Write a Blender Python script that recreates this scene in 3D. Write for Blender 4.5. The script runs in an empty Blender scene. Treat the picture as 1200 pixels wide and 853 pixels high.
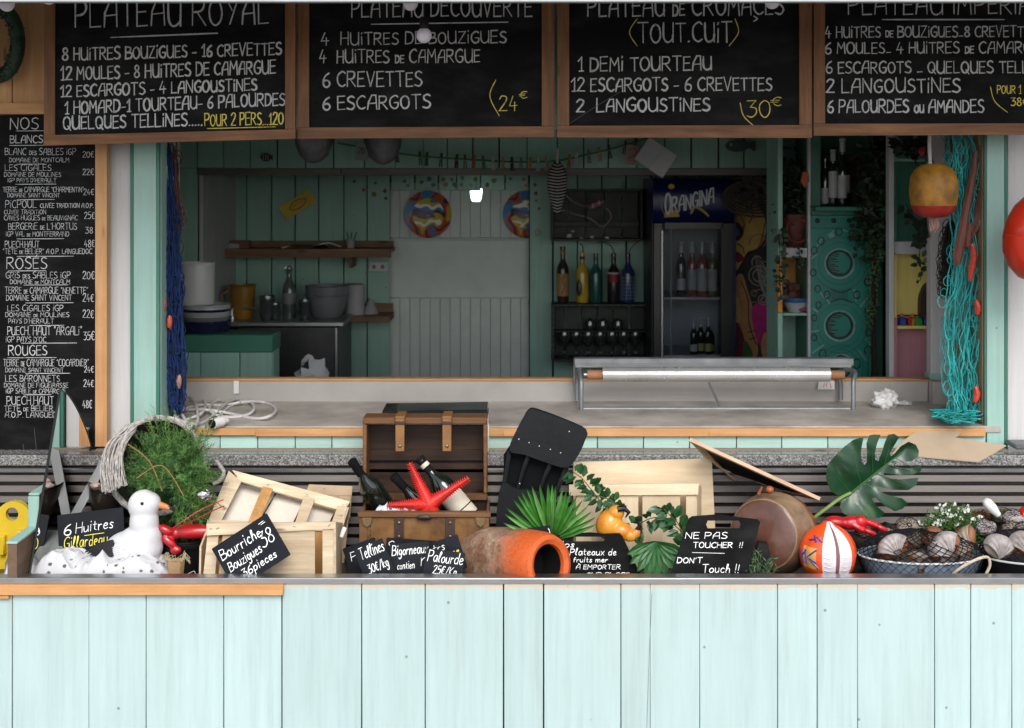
import bpy, math, random
from mathutils import Vector, Matrix, Euler, noise
random.seed(11)
SC = bpy.context.scene
COL = SC.collection
R = math.radians
# ---------------------------------------------------------------- camera
FP, HOR, CX, HC = 1554.0, 215.0, 600.0, 2.096      # focal length in photo pixels, eye-level row, centre column, eye height
cam_d = bpy.data.cameras.new("camera")
cam = bpy.data.objects.new("camera", cam_d); COL.objects.link(cam)
cam.location = (0, 0, HC); cam.rotation_euler = (R(90), 0, 0)
cam_d.sensor_width = 36; cam_d.lens = FP / 1200 * 36
cam_d.shift_y = -(426.5 - HOR) / 1200
cam_d.clip_start = 0.05; cam_d.clip_end = 2000
cam_d.dof.use_dof = True; cam_d.dof.focus_distance = 4.5; cam_d.dof.aperture_fstop = 4.5
SC.camera = cam
# ---------------------------------------------------------------- world, sun, exposure
SUN_EL, SUN_AZ = R(42), R(8)        # the sun stands behind the photographer, a little to the right
w = bpy.data.worlds.new("World"); SC.world = w; w.use_nodes = True
nt = w.node_tree; nt.nodes.clear()
sky = nt.nodes.new("ShaderNodeTexSky"); sky.sky_type = 'NISHITA'; sky.sun_disc = False
sky.sun_elevation = SUN_EL; sky.sun_rotation = R(180) - SUN_AZ
sky.air_density = 1.0; sky.dust_density = 1.5; sky.ozone_density = 1.0
hs = nt.nodes.new("ShaderNodeHueSaturation"); hs.inputs["Saturation"].default_value = 0.35
bg = nt.nodes.new("ShaderNodeBackground"); bg.inputs[1].default_value = 0.15
ow = nt.nodes.new("ShaderNodeOutputWorld")
nt.links.new(sky.outputs[0], hs.inputs["Color"]); nt.links.new(hs.outputs[0], bg.inputs[0]); nt.links.new(bg.outputs[0], ow.inputs[0])
sl = bpy.data.lights.new("sun", 'SUN'); sl.energy = 1.5; sl.angle = R(30); sl.color = (1, .97, .93)
so = bpy.data.objects.new("sun", sl); COL.objects.link(so)
so.rotation_euler = (R(90) - SUN_EL, 0, SUN_AZ)
so.location = (1, -4, 8)
SC.view_settings.view_transform = 'Standard'; SC.view_settings.look = 'None'
SC.view_settings.gamma = 1; SC.view_settings.exposure = 0.68
SC.cycles.use_denoising = True
SC.cycles.max_bounces = 8; SC.cycles.diffuse_bounces = 6; SC.cycles.transparent_max_bounces = 8
SC.cycles.caustics_reflective = False; SC.cycles.caustics_refractive = False
SC.cycles.sample_clamp_indirect = 6

# ---------------------------------------------------------------- helpers
def P(px, py, d):
    "the point seen at a photo pixel, d metres in front of the camera"
    return Vector(((px - CX) * d / FP, d, HC - (py - HOR) * d / FP))
def X(px, d): return (px - CX) * d / FP
def Z(py, d): return HC - (py - HOR) * d / FP
def L(n, d): return n * d / FP
rnd = random.uniform

class MB:
    "collects geometry, then links it as one mesh object"
    def __init__(s): s.v = []; s.f = []; s.m = []; s.M = Matrix.Identity(4)
    def add(s, vs, fs, m=0):
        o = len(s.v); M = s.M
        s.v += [tuple(M @ Vector(p)) for p in vs]
        s.f += [tuple(i + o for i in f) for f in fs]; s.m += [m] * len(fs)
        return s
    def box(s, c, d, rot=None, ch=.0015, m=0):
        hx, hy, hz = d[0] / 2, d[1] / 2, d[2] / 2
        ch = min(ch, hx * .45, hy * .45, hz * .45)
        Rm = (Euler(rot).to_matrix() if rot is not None and not isinstance(rot, Matrix) else (rot or Matrix.Identity(3)))
        vs = []; ix = {}
        for sx in (-1, 1):
            for sy in (-1, 1):
                for sz in (-1, 1):
                    for a in range(3):
                        p = [sx * (hx - ch), sy * (hy - ch), sz * (hz - ch)]
                        p[a] = (sx * hx, sy * hy, sz * hz)[a]
                        ix[(sx, sy, sz, a)] = len(vs); vs.append(Rm @ Vector(p) + Vector(c))
        fs = []
        def q(l, n):
            a, b, c_ = vs[l[0]], vs[l[1]], vs[l[2]]
            if (b - a).cross(c_ - a).dot(Rm @ Vector(n)) < 0: l = l[::-1]
            fs.append(l)
        for a in range(3):
            o1, o2 = [(1, 2), (0, 2), (0, 1)][a]
            for sg in (-1, 1):
                l = []
                for t1, t2 in ((-1, -1), (1, -1), (1, 1), (-1, 1)):
                    k = [0, 0, 0]; k[a] = sg; k[o1] = t1; k[o2] = t2; l.append(ix[(*k, a)])
                n = [0, 0, 0]; n[a] = sg; q(l, n)
            for s1 in (-1, 1):
                for s2 in (-1, 1):
                    k = [0, 0, 0]; k[o1] = s1; k[o2] = s2
                    k0 = k[:]; k0[a] = -1; k1 = k[:]; k1[a] = 1
                    q([ix[(*k0, o1)], ix[(*k1, o1)], ix[(*k1, o2)], ix[(*k0, o2)]], k)
        for sx in (-1, 1):
            for sy in (-1, 1):
                for sz in (-1, 1): q([ix[(sx, sy, sz, a)] for a in range(3)], (sx, sy, sz))
        return s.add(vs, fs, m)
    def prism(s, poly, y0, y1, m=0, ms=None):
        "polygon in (x, z), counter-clockwise seen from the front, extruded from y0 (front) to y1"
        n = len(poly); ar = sum(poly[i][0] * poly[(i + 1) % n][1] - poly[(i + 1) % n][0] * poly[i][1] for i in range(n))
        if ar < 0: poly = poly[::-1]
        vs = [(x, y0, z) for x, z in poly] + [(x, y1, z) for x, z in poly]
        s.add(vs, [tuple(range(n)), tuple(range(2 * n - 1, n - 1, -1))], m)
        o = len(s.v) - 2 * n
        for i in range(n):
            j = (i + 1) % n
            s.f.append((o + i, o + n + i, o + n + j, o + j)); s.m.append(m if ms is None else ms)
        return s
    def tube(s, pts, r, n=8, closed=False, cap=True, m=0):
        pts = [Vector(p) for p in pts]; N = len(pts)
        rs = r if isinstance(r, (list, tuple)) else [r] * N
        vs = []; up = None
        for i, p in enumerate(pts):
            if closed: t = pts[(i + 1) % N] - pts[i - 1]
            else: t = pts[min(i + 1, N - 1)] - pts[max(i - 1, 0)]
            if t.length < 1e-9: t = Vector((0, 0, 1))
            t.normalize()
            if up is None:
                up = Vector((0, 0, 1)) if abs(t.z) < .9 else Vector((0, 1, 0))
            a = up - t * up.dot(t)
            if a.length < 1e-4: a = Vector((1, 0, 0)) - t * t.x
            a.normalize(); up = a; b = t.cross(a)
            for k in range(n):
                an = 2 * math.pi * k / n
                vs.append(p + (a * math.cos(an) + b * math.sin(an)) * rs[i])
        fs = []
        for i in range(N if closed else N - 1):
            j = (i + 1) % N
            for k in range(n):
                l = (k + 1) % n
                fs.append((i * n + k, i * n + l, j * n + l, j * n + k))
        if cap and not closed:
            fs.append(tuple(range(n - 1, -1, -1))); fs.append(tuple((N - 1) * n + k for k in range(n)))
        return s.add(vs, fs, m)
    def lathe(s, prof, n=24, M=None, m=0, sy=1.0, ripple=0, rn=0, bands=None):
        "profile [(r, z)] turned round z; bands = material index per profile step"
        vs = []; N = len(prof)
        for i, (r, z) in enumerate(prof):
            for k in range(n):
                an = 2 * math.pi * k / n
                rr = max(r, 1e-4) * (1 + ripple * math.cos(rn * an))
                v = Vector((rr * math.cos(an), rr * math.sin(an) * sy, z)); vs.append(M @ v if M else v)
        for i in range(N - 1):
            fs = []
            for k in range(n):
                l = (k + 1) % n
                fs.append((i * n + k, i * n + l, (i + 1) * n + l, (i + 1) * n + k))
            if i == 0: s.add(vs, fs, bands[i] if bands else m); o = len(s.v) - len(vs)
            else:
                s.f += [tuple(q + o for q in f) for f in fs]; s.m += [bands[i] if bands else m] * n
        return s
    def ell(s, c, r, nu=16, nv=10, rot=None, m=0, wob=0, seed=0):
        Rm = Euler(rot).to_matrix() if rot else Matrix.Identity(3)
        vs = []
        for i in range(nv + 1):
            th = math.pi * i / nv
            for k in range(nu):
                an = 2 * math.pi * k / nu
                q = Vector((math.sin(th) * math.cos(an), math.sin(th) * math.sin(an), math.cos(th)))
                f = 1 + (wob * noise.noise(q * 2.2 + Vector((seed, seed * .7, 3))) if wob else 0)
                vs.append(Rm @ Vector((q.x * r[0] * f, q.y * r[1] * f, q.z * r[2] * f)) + Vector(c))
        fs = []
        for i in range(nv):
            for k in range(nu):
                l = (k + 1) % nu
                fs.append((i * nu + k, (i + 1) * nu + k, (i + 1) * nu + l, i * nu + l))
        return s.add(vs, fs, m)
    def grid(s, fn, nu, nv, m=0, thick=0):
        vs = [fn(i / nu, j / nv) for j in range(nv + 1) for i in range(nu + 1)]
        fs = [(j * (nu + 1) + i, j * (nu + 1) + i + 1, (j + 1) * (nu + 1) + i + 1, (j + 1) * (nu + 1) + i) for j in range(nv) for i in range(nu)]
        return s.add(vs, fs, m)
    def ribbon(s, pts, wd, y, m=0):
        "flat chalk or paint stroke through (x, z) points, facing -y"
        n = len(pts)
        if n < 2: return s
        vs = []
        P2 = [Vector(p) for p in pts]
        a = P2[0] - P2[1]
        if a.length > 1e-9: P2[0] = P2[0] + a.normalized() * wd * .35
        a = P2[-1] - P2[-2]
        if a.length > 1e-9: P2[-1] = P2[-1] + a.normalized() * wd * .35
        for i, p in enumerate(P2):
            t = P2[min(i + 1, n - 1)] - P2[max(i - 1, 0)]
            if t.length < 1e-9: t = Vector((1, 0))
            t.normalize(); nn = Vector((-t.y, t.x))
            q = wd / 2 * rnd(.8, 1.2) * (.7 if i in (0, n - 1) else 1)
            vs += [(p.x + nn.x * q, y, p.y + nn.y * q), (p.x - nn.x * q, y, p.y - nn.y * q)]
        return s.add(vs, [(2 * i, 2 * i + 1, 2 * i + 3, 2 * i + 2) for i in range(n - 1)], m)
    def mesh(s, name, mats, smooth=True, ang=38):
        me = bpy.data.meshes.new(name); me.from_pydata(s.v, [], s.f)
        if not isinstance(mats, (list, tuple)): mats = [mats]
        for q in mats: me.materials.append(q)
        if len(mats) > 1: me.polygons.foreach_set("material_index", s.m)
        if smooth:
            me.shade_smooth()
            try: me.set_sharp_from_angle(angle=R(ang))
            except Exception: pass
        me.update(); return me
    def build(s, name, mats, parent=None, label=None, cat=None, group=None, kind=None, smooth=True, ang=38, loc=None, rot=None, base=True):
        # a top-level mesh gets its origin at its base
        if parent is None and loc is None and base and s.v:
            xs = [v[0] for v in s.v]; ys = [v[1] for v in s.v]; zs = [v[2] for v in s.v]
            o_ = Vector(((min(xs) + max(xs)) / 2, (min(ys) + max(ys)) / 2, min(zs)))
            s.v = [tuple(Vector(v) - o_) for v in s.v]; loc = o_
        o = bpy.data.objects.new(name, s.mesh(name, mats, smooth, ang)); COL.objects.link(o)
        if parent is not None: o.parent = parent
        if loc is not None: o.location = loc
        if rot is not None: o.rotation_euler = rot
        return tag(o, label, cat, group, kind)

def tag(o, label=None, cat=None, group=None, kind=None):
    if label: o["label"] = label
    if cat: o["category"] = cat
    if group: o["group"] = group
    if kind: o["kind"] = kind
    return o
def thing(name, label=None, cat=None, loc=(0, 0, 0), rot=(0, 0, 0), group=None, kind=None):
    o = bpy.data.objects.new(name, None); COL.objects.link(o); o.empty_display_size = .05
    o.location = loc; o.rotation_euler = rot
    return tag(o, label, cat, group, kind)
def inst(name, me, parent, loc=(0, 0, 0), rot=(0, 0, 0), scale=(1, 1, 1)):
    o = bpy.data.objects.new(name, me); COL.objects.link(o); o.parent = parent
    o.location = loc; o.rotation_euler = rot; o.scale = scale
    return o
def copy_thing(root, loc, rot=None, label=None):
    r = root.copy(); COL.objects.link(r); r.location = loc
    if rot is not None: r.rotation_euler = rot
    if label: r["label"] = label
    for c in list(root.children):
        k = c.copy(); COL.objects.link(k); k.parent = r
        for g in list(c.children):
            h = g.copy(); COL.objects.link(h); h.parent = k
    return r
def cr(pts, n=5, closed=False):
    "Catmull-Rom through points"
    V = [Vector(p) for p in pts]; N = len(V); out = []
    for i in range(N if closed else N - 1):
        p0 = V[(i - 1) % N] if closed or i > 0 else V[0]
        p1 = V[i]; p2 = V[(i + 1) % N]; p3 = V[(i + 2) % N] if closed or i + 2 < N else V[-1]
        for k in range(n):
            t = k / n
            out.append(.5 * ((2 * p1) + (p2 - p0) * t + (2 * p0 - 5 * p1 + 4 * p2 - p3) * t * t + (3 * p1 - p0 - 3 * p2 + p3) * t ** 3))
    if not closed: out.append(V[-1])
    return out

# ---------------------------------------------------------------- materials
def _nodes(name):
    m = bpy.data.materials.new(name); m.use_nodes = True; t = m.node_tree
    return m, t, t.nodes["Principled BSDF"]
def _coord(t, stretch=(1, 1, 1), rand=True):
    tc = t.nodes.new("ShaderNodeTexCoord"); mp = t.nodes.new("ShaderNodeMapping"); mp.inputs["Scale"].default_value = stretch
    if rand:
        oi = t.nodes.new("ShaderNodeObjectInfo"); mu = t.nodes.new("ShaderNodeMath"); mu.operation = 'MULTIPLY'; mu.inputs[1].default_value = 13.7
        t.links.new(oi.outputs["Random"], mu.inputs[0]); ad = t.nodes.new("ShaderNodeVectorMath"); ad.operation = 'ADD'
        t.links.new(tc.outputs["Object"], ad.inputs[0]); t.links.new(mu.outputs[0], ad.inputs[1]); t.links.new(ad.outputs[0], mp.inputs["Vector"])
    else: t.links.new(tc.outputs["Object"], mp.inputs["Vector"])
    return mp.outputs[0], tc
def _noise(t, vec, sc, det=4, ro=.6, dist=0):
    n = t.nodes.new("ShaderNodeTexNoise"); n.inputs["Scale"].default_value = sc; n.inputs["Detail"].default_value = det
    n.inputs["Roughness"].default_value = ro; n.inputs["Distortion"].default_value = dist
    t.links.new(vec, n.inputs["Vector"]); return n.outputs[0]
def _ramp(t, fac, stops, const=False):
    r = t.nodes.new("ShaderNodeValToRGB"); e = r.color_ramp.elements
    if const: r.color_ramp.interpolation = 'CONSTANT'
    while len(e) < len(stops): e.new(.5)
    for k, (p, c) in enumerate(stops):
        e[k].position = p; e[k].color = (*c, 1) if len(c) == 3 else c
    t.links.new(fac, r.inputs[0]); return r.outputs[0]
def _mix(t, fac, a, b, mode='MIX'):
    m = t.nodes.new("ShaderNodeMix"); m.data_type = 'RGBA'; m.blend_type = mode
    for i, q in ((0, fac), (6, a), (7, b)):
        if isinstance(q, (int, float)): m.inputs[i].default_value = q
        elif isinstance(q, tuple): m.inputs[i].default_value = (*q, 1) if len(q) == 3 else q
        else: t.links.new(q, m.inputs[i])
    return m.outputs[2]
def _bump(t, b, h, st, dist=.01):
    n = t.nodes.new("ShaderNodeBump"); n.inputs["Strength"].default_value = st; n.inputs["Distance"].default_value = dist
    t.links.new(h, n.inputs["Height"]); t.links.new(n.outputs[0], b.inputs["Normal"])
def mul(c, k): return tuple(min(1, x * k) for x in c)
def mat(name, col, rough=.6, metal=0, var=.14, vs=7, col2=None, bump=.2, bs=60, stretch=(1, 1, 1), spec=.5, coat=0, trans=0, alpha=1, rvar=.1, bd=.004, edges=(.3, .7)):
    m, t, b = _nodes(name)
    vec, _ = _coord(t, stretch)
    n1 = _noise(t, vec, vs, 6)
    c = _ramp(t, n1, [(edges[0], mul(col, 1 - var)), (edges[1], col2 or mul(col, 1 + var))])
    oi = t.nodes.new("ShaderNodeObjectInfo")
    r = t.nodes.new("ShaderNodeMapRange"); r.inputs[3].default_value = 1 - var * .35; r.inputs[4].default_value = 1 + var * .35
    t.links.new(oi.outputs["Random"], r.inputs[0])
    c = _mix(t, 1.0, c, r.outputs[0], 'MULTIPLY')
    t.links.new(c, b.inputs["Base Color"])
    rr = t.nodes.new("ShaderNodeMapRange"); rr.inputs[3].default_value = max(0, rough - rvar); rr.inputs[4].default_value = min(1, rough + rvar)
    n2 = _noise(t, vec, bs, 3)
    t.links.new(_noise(t, vec, vs * 2.3, 3), rr.inputs[0]); t.links.new(rr.outputs[0], b.inputs["Roughness"])
    b.inputs["Metallic"].default_value = metal; b.inputs["Specular IOR Level"].default_value = spec
    b.inputs["Coat Weight"].default_value = coat; b.inputs["Transmission Weight"].default_value = trans; b.inputs["Alpha"].default_value = alpha
    if bump: _bump(t, b, n2, bump, bd)
    return m
def wood(name, c1, c2, axis='z', rough=.6, knots=True, sc=1.0, spec=.3, stain=None):
    m, t, b = _nodes(name)
    st = {'x': (1.2, 16, 16), 'y': (16, 1.2, 16), 'z': (16, 16, 1.2)}[axis]
    vec, _ = _coord(t, tuple(q * sc for q in st))
    g = _noise(t, vec, 2.2, 8, .65, .6)
    c = _ramp(t, g, [(.3, c1), (.52, tuple((a + q) / 2 for a, q in zip(c1, c2))), (.72, c2)])
    vec2, _ = _coord(t, tuple(q * sc for q in {'x': (3, 12, 12), 'y': (12, 3, 12), 'z': (12, 12, 3)}[axis]))
    if knots:
        v = t.nodes.new("ShaderNodeTexVoronoi"); v.inputs["Scale"].default_value = 1.1; t.links.new(vec2, v.inputs["Vector"])
        k = _ramp(t, v.outputs["Distance"], [(.05, (1, 1, 1)), (.13, (0, 0, 0))])
        c = _mix(t, k, c, mul(c1, .45))
    big = _noise(t, _coord(t, (1, 1, 1))[0], 5, 4)
    c = _mix(t, _ramp(t, big, [(.35, (.35, .35, .35)), (.65, (0, 0, 0))]), c, stain or mul(c1, .6))
    oi = t.nodes.new("ShaderNodeObjectInfo"); r = t.nodes.new("ShaderNodeMapRange"); r.inputs[3].default_value = .86; r.inputs[4].default_value = 1.12
    t.links.new(oi.outputs["Random"], r.inputs[0]); c = _mix(t, 1.0, c, r.outputs[0], 'MULTIPLY')
    t.links.new(c, b.inputs["Base Color"]); b.inputs["Roughness"].default_value = rough; b.inputs["Specular IOR Level"].default_value = spec
    _bump(t, b, g, .35, .003)
    return m
def paint(name, col, under=(.30, .17, .09), axis='z', wear=.12, rough=.5, topwear=False, dirt=.15, dirtcol=(.16, .15, .12)):
    "brushed paint over boards, with streaks, small chips and dirt"
    m, t, b = _nodes(name)
    st = {'x': (1, 22, 22), 'z': (22, 22, 1)}[axis]
    vec, tc = _coord(t, st); iso, _ = _coord(t)
    g = _noise(t, vec, 2, 6, .7)
    c = _ramp(t, g, [(.28, mul(col, .88)), (.5, col), (.72, mul(col, 1.07))])
    sm_ = _noise(t, _coord(t, (6, 6, .8) if axis == 'z' else (.8, 6, 6))[0], 1.6, 5, .65, .4)
    c = _mix(t, _ramp(t, sm_, [(.50, (0, 0, 0)), (.72, (dirt * 1.6,) * 3)]), c, mul(dirtcol, 2.2))
    ft, _q = _coord(t, (30, 30, 1.5) if axis == 'z' else (1.5, 30, 30))
    c = _mix(t, _ramp(t, _noise(t, ft, 3, 3, .8), [(.62, (0, 0, 0)), (.72, (.16,) * 3)]), c, mul(col, 1.15))
    big = _noise(t, iso, 2.2, 5, .6)
    c = _mix(t, _ramp(t, big, [(.38, (dirt, dirt, dirt)), (.62, (0, 0, 0))]), c, dirtcol)
    oi = t.nodes.new("ShaderNodeObjectInfo"); r = t.nodes.new("ShaderNodeMapRange"); r.inputs[3].default_value = .94; r.inputs[4].default_value = 1.05
    t.links.new(oi.outputs["Random"], r.inputs[0]); c = _mix(t, 1.0, c, r.outputs[0], 'MULTIPLY')
    ch = _noise(t, _coord(t, (1, 1, .35) if axis == 'z' else (.35, 1, 1))[0], 26, 5, .7)
    lo = .80 - wear * .35
    c = _mix(t, _ramp(t, ch, [(lo, (0, 0, 0)), (lo + .03, (1, 1, 1))]), c, under)
    sp = t.nodes.new("ShaderNodeTexVoronoi"); sp.inputs["Scale"].default_value = 9; t.links.new(iso, sp.inputs["Vector"])
    c = _mix(t, _ramp(t, sp.outputs["Distance"], [(.030, (.75, .75, .75)), (.055, (0, 0, 0))]), c, mul(under, .4))
    if topwear:
        s = t.nodes.new("ShaderNodeSeparateXYZ"); t.links.new(tc.outputs["Object"], s.inputs[0])
        mr = t.nodes.new("ShaderNodeMapRange"); mr.inputs[1].default_value = -.035; mr.inputs[2].default_value = .004
        t.links.new(s.outputs[2], mr.inputs[0])
        ad = t.nodes.new("ShaderNodeMath"); ad.operation = 'ADD'; t.links.new(mr.outputs[0], ad.inputs[0]); t.links.new(_noise(t, iso, 16, 4), ad.inputs[1])
        c = _mix(t, _ramp(t, ad.outputs[0], [(.0, (0, 0, 0)), (.98, (0, 0, 0)), (1.0, (.6, .6, .6))]), c, (.62, .45, .30))
    t.links.new(c, b.inputs["Base Color"]); b.inputs["Roughness"].default_value = rough
    _bump(t, b, g, .55, .003)
    return m
def simple(name, col, rough=.6, emit=None, es=1, **k):
    if emit is None: return mat(name, col, rough, **k)
    m, t, b = _nodes(name); b.inputs["Base Color"].default_value = (*col, 1); b.inputs["Roughness"].default_value = rough
    b.inputs["Emission Color"].default_value = (*emit, 1); b.inputs["Emission Strength"].default_value = es
    return m
def chalk(name, col, cover=.5):
    m, t, b = _nodes(name)
    vec, _ = _coord(t, (1, 1, 1), True)
    n = _noise(t, vec, 330, 2, .7); big = _noise(t, vec, 28, 4, .7)
    ad = t.nodes.new("ShaderNodeMath"); ad.operation = 'MULTIPLY_ADD'; ad.inputs[1].default_value = 1.1
    t.links.new(big, ad.inputs[0]); t.links.new(n, ad.inputs[2])
    c = _ramp(t, ad.outputs[0], [(cover + .18, mul(col, .22)), (cover + .36, mul(col, .75)), (cover + .6, mul(col, 1.15))])
    t.links.new(c, b.inputs["Base Color"]); b.inputs["Roughness"].default_value = .95; b.inputs["Specular IOR Level"].default_value = .1
    return m
def glass(name, col=(.9, .95, .93), rough=.02, op=.12):
    "thin clear glass: mostly see-through with a real surface reflection"
    m, t, b = _nodes(name); t.nodes.remove(b); out = t.nodes["Material Output"]
    tr = t.nodes.new("ShaderNodeBsdfTransparent"); tr.inputs[0].default_value = (*col, 1)
    gl = t.nodes.new("ShaderNodeBsdfGlossy"); gl.inputs["Roughness"].default_value = rough
    fr = t.nodes.new("ShaderNodeFresnel"); fr.inputs[0].default_value = 1.5
    ad = t.nodes.new("ShaderNodeMath"); ad.operation = 'ADD'; ad.inputs[1].default_value = op; ad.use_clamp = True
    t.links.new(fr.outputs[0], ad.inputs[0])
    mx = t.nodes.new("ShaderNodeMixShader"); t.links.new(ad.outputs[0], mx.inputs[0]); t.links.new(tr.outputs[0], mx.inputs[1]); t.links.new(gl.outputs[0], mx.inputs[2])
    t.links.new(mx.outputs[0], out.inputs[0]); return m
def granite(name):
    m, t, b = _nodes(name); vec, _ = _coord(t, (1, 1, 1), False)
    v = t.nodes.new("ShaderNodeTexVoronoi"); v.inputs["Scale"].default_value = 230; t.links.new(vec, v.inputs["Vector"])
    s = t.nodes.new("ShaderNodeSeparateColor"); t.links.new(v.outputs["Color"], s.inputs[0])
    c = _ramp(t, s.outputs[0], [(0, (.09, .088, .085)), (.2, (.15, .145, .14)), (.5, (.23, .225, .22)), (.78, (.34, .335, .33))], True)
    t.links.new(c, b.inputs["Base Color"]); b.inputs["Roughness"].default_value = .18; return m

MINT = paint("mint_paint_front", (.45, .585, .58), topwear=True, wear=.0, dirt=.06, under=(.45, .38, .3))
MINTP = paint("mint_paint_post", (.32, .52, .46), wear=.05)
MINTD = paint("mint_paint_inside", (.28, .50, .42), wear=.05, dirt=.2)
MINTX = paint("mint_paint_low_boards", (.40, .60, .54), axis='x', wear=.05)
TEALG = paint("green_paint", (.030, .17, .12), wear=.05)
TEALH = paint("green_paint_horizontal", (.030, .19, .13), axis='x', wear=.02)
WHITEP = paint("white_paint", (.60, .59, .59), wear=.0, under=(.5, .5, .5), dirt=.08)
GREYP = paint("grey_white_paint", (.50, .50, .52), wear=.03)
GREYM = mat("grey_mint_panel", (.58, .64, .61), .55, var=.06)  # lighter paint stands in for the stronger light on the door
BATTEN = paint("grey_brown_batten", (.10, .095, .085), axis='x', wear=.25)
SKIRT = wood("weathered_batten_wood", (.22, .16, .13), (.34, .26, .21), 'x')
ORWX = wood("orange_wood_x", (.50, .24, .09), (.68, .38, .17), 'x')
ORWZ = wood("orange_wood_z", (.50, .25, .10), (.68, .40, .19), 'z')
FRX = wood("brown_frame_wood_x", (.13, .054, .022), (.33, .15, .062), 'x', rough=.5)
FRZ = wood("brown_frame_wood_z", (.13, .054, .022), (.33, .15, .062), 'z', rough=.5)
PINEX = wood("pale_pine_x", (.62, .47, .30), (.80, .68, .49), 'x', stain=(.50, .36, .2))
PINEZ = wood("pale_pine_z", (.62, .47, .30), (.80, .68, .49), 'z', stain=(.50, .36, .2))
SHELFW = wood("shelf_wood", (.14, .075, .04), (.27, .16, .09), 'x')
BOARD = mat("chalkboard", (.0045, .0045, .005), .6, var=.5, vs=5, bump=.05, spec=.12, col2=(.020, .020, .021), stretch=(1, 1, 2.4), edges=(.45, .8))
SLATE = mat("slate_sign", (.007, .009, .013), .5, var=.3, vs=9, bump=.1, spec=.2)
CHW = chalk("white_chalk", (.50, .50, .50))
CHY = chalk("yellow_chalk", (.62, .52, .12))
PEN = chalk("white_marker", (.85, .86, .86), .25)
PENY = chalk("yellow_marker", (.8, .72, .12), .25)
STEEL = mat("brushed_steel", (.36, .37, .37), .38, .9, var=.15, stretch=(1, 30, 30), bump=.05, vs=3)
STEELD = mat("dull_steel", (.26, .26, .26), .4, 1, var=.3, vs=4, bump=.08)
ALU = mat("aluminium", (.60, .60, .61), .33, 1, var=.06, bump=.03)
BLACK = mat("black_plastic", (.007, .007, .008), .4, spec=.3, var=.3, bump=.1)
BLACKM = mat("black_matt", (.006, .006, .007), .85, spec=.15, var=.3)
GLASS = glass("clear_glass")
GRAN = granite("speckled_granite")
VINYL = mat("worn_stone_worktop", (.40, .36, .32), .45, var=.30, vs=6, col2=(.58, .525, .475), bump=.06)
VINYLL = mat("pale_upstand", (.40, .375, .35), .5, var=.12, vs=4, bump=.06)
BROWNW = wood("dark_brown_wood", (.05, .028, .018), (.13, .075, .045), 'x')
WHITE = mat("white_plastic", (.72, .72, .70), .35, var=.03, bump=.03)
ROPE = mat("pale_rope", (.55, .47, .36), .9, var=.2, vs=60, bump=.6, bs=300)

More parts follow.
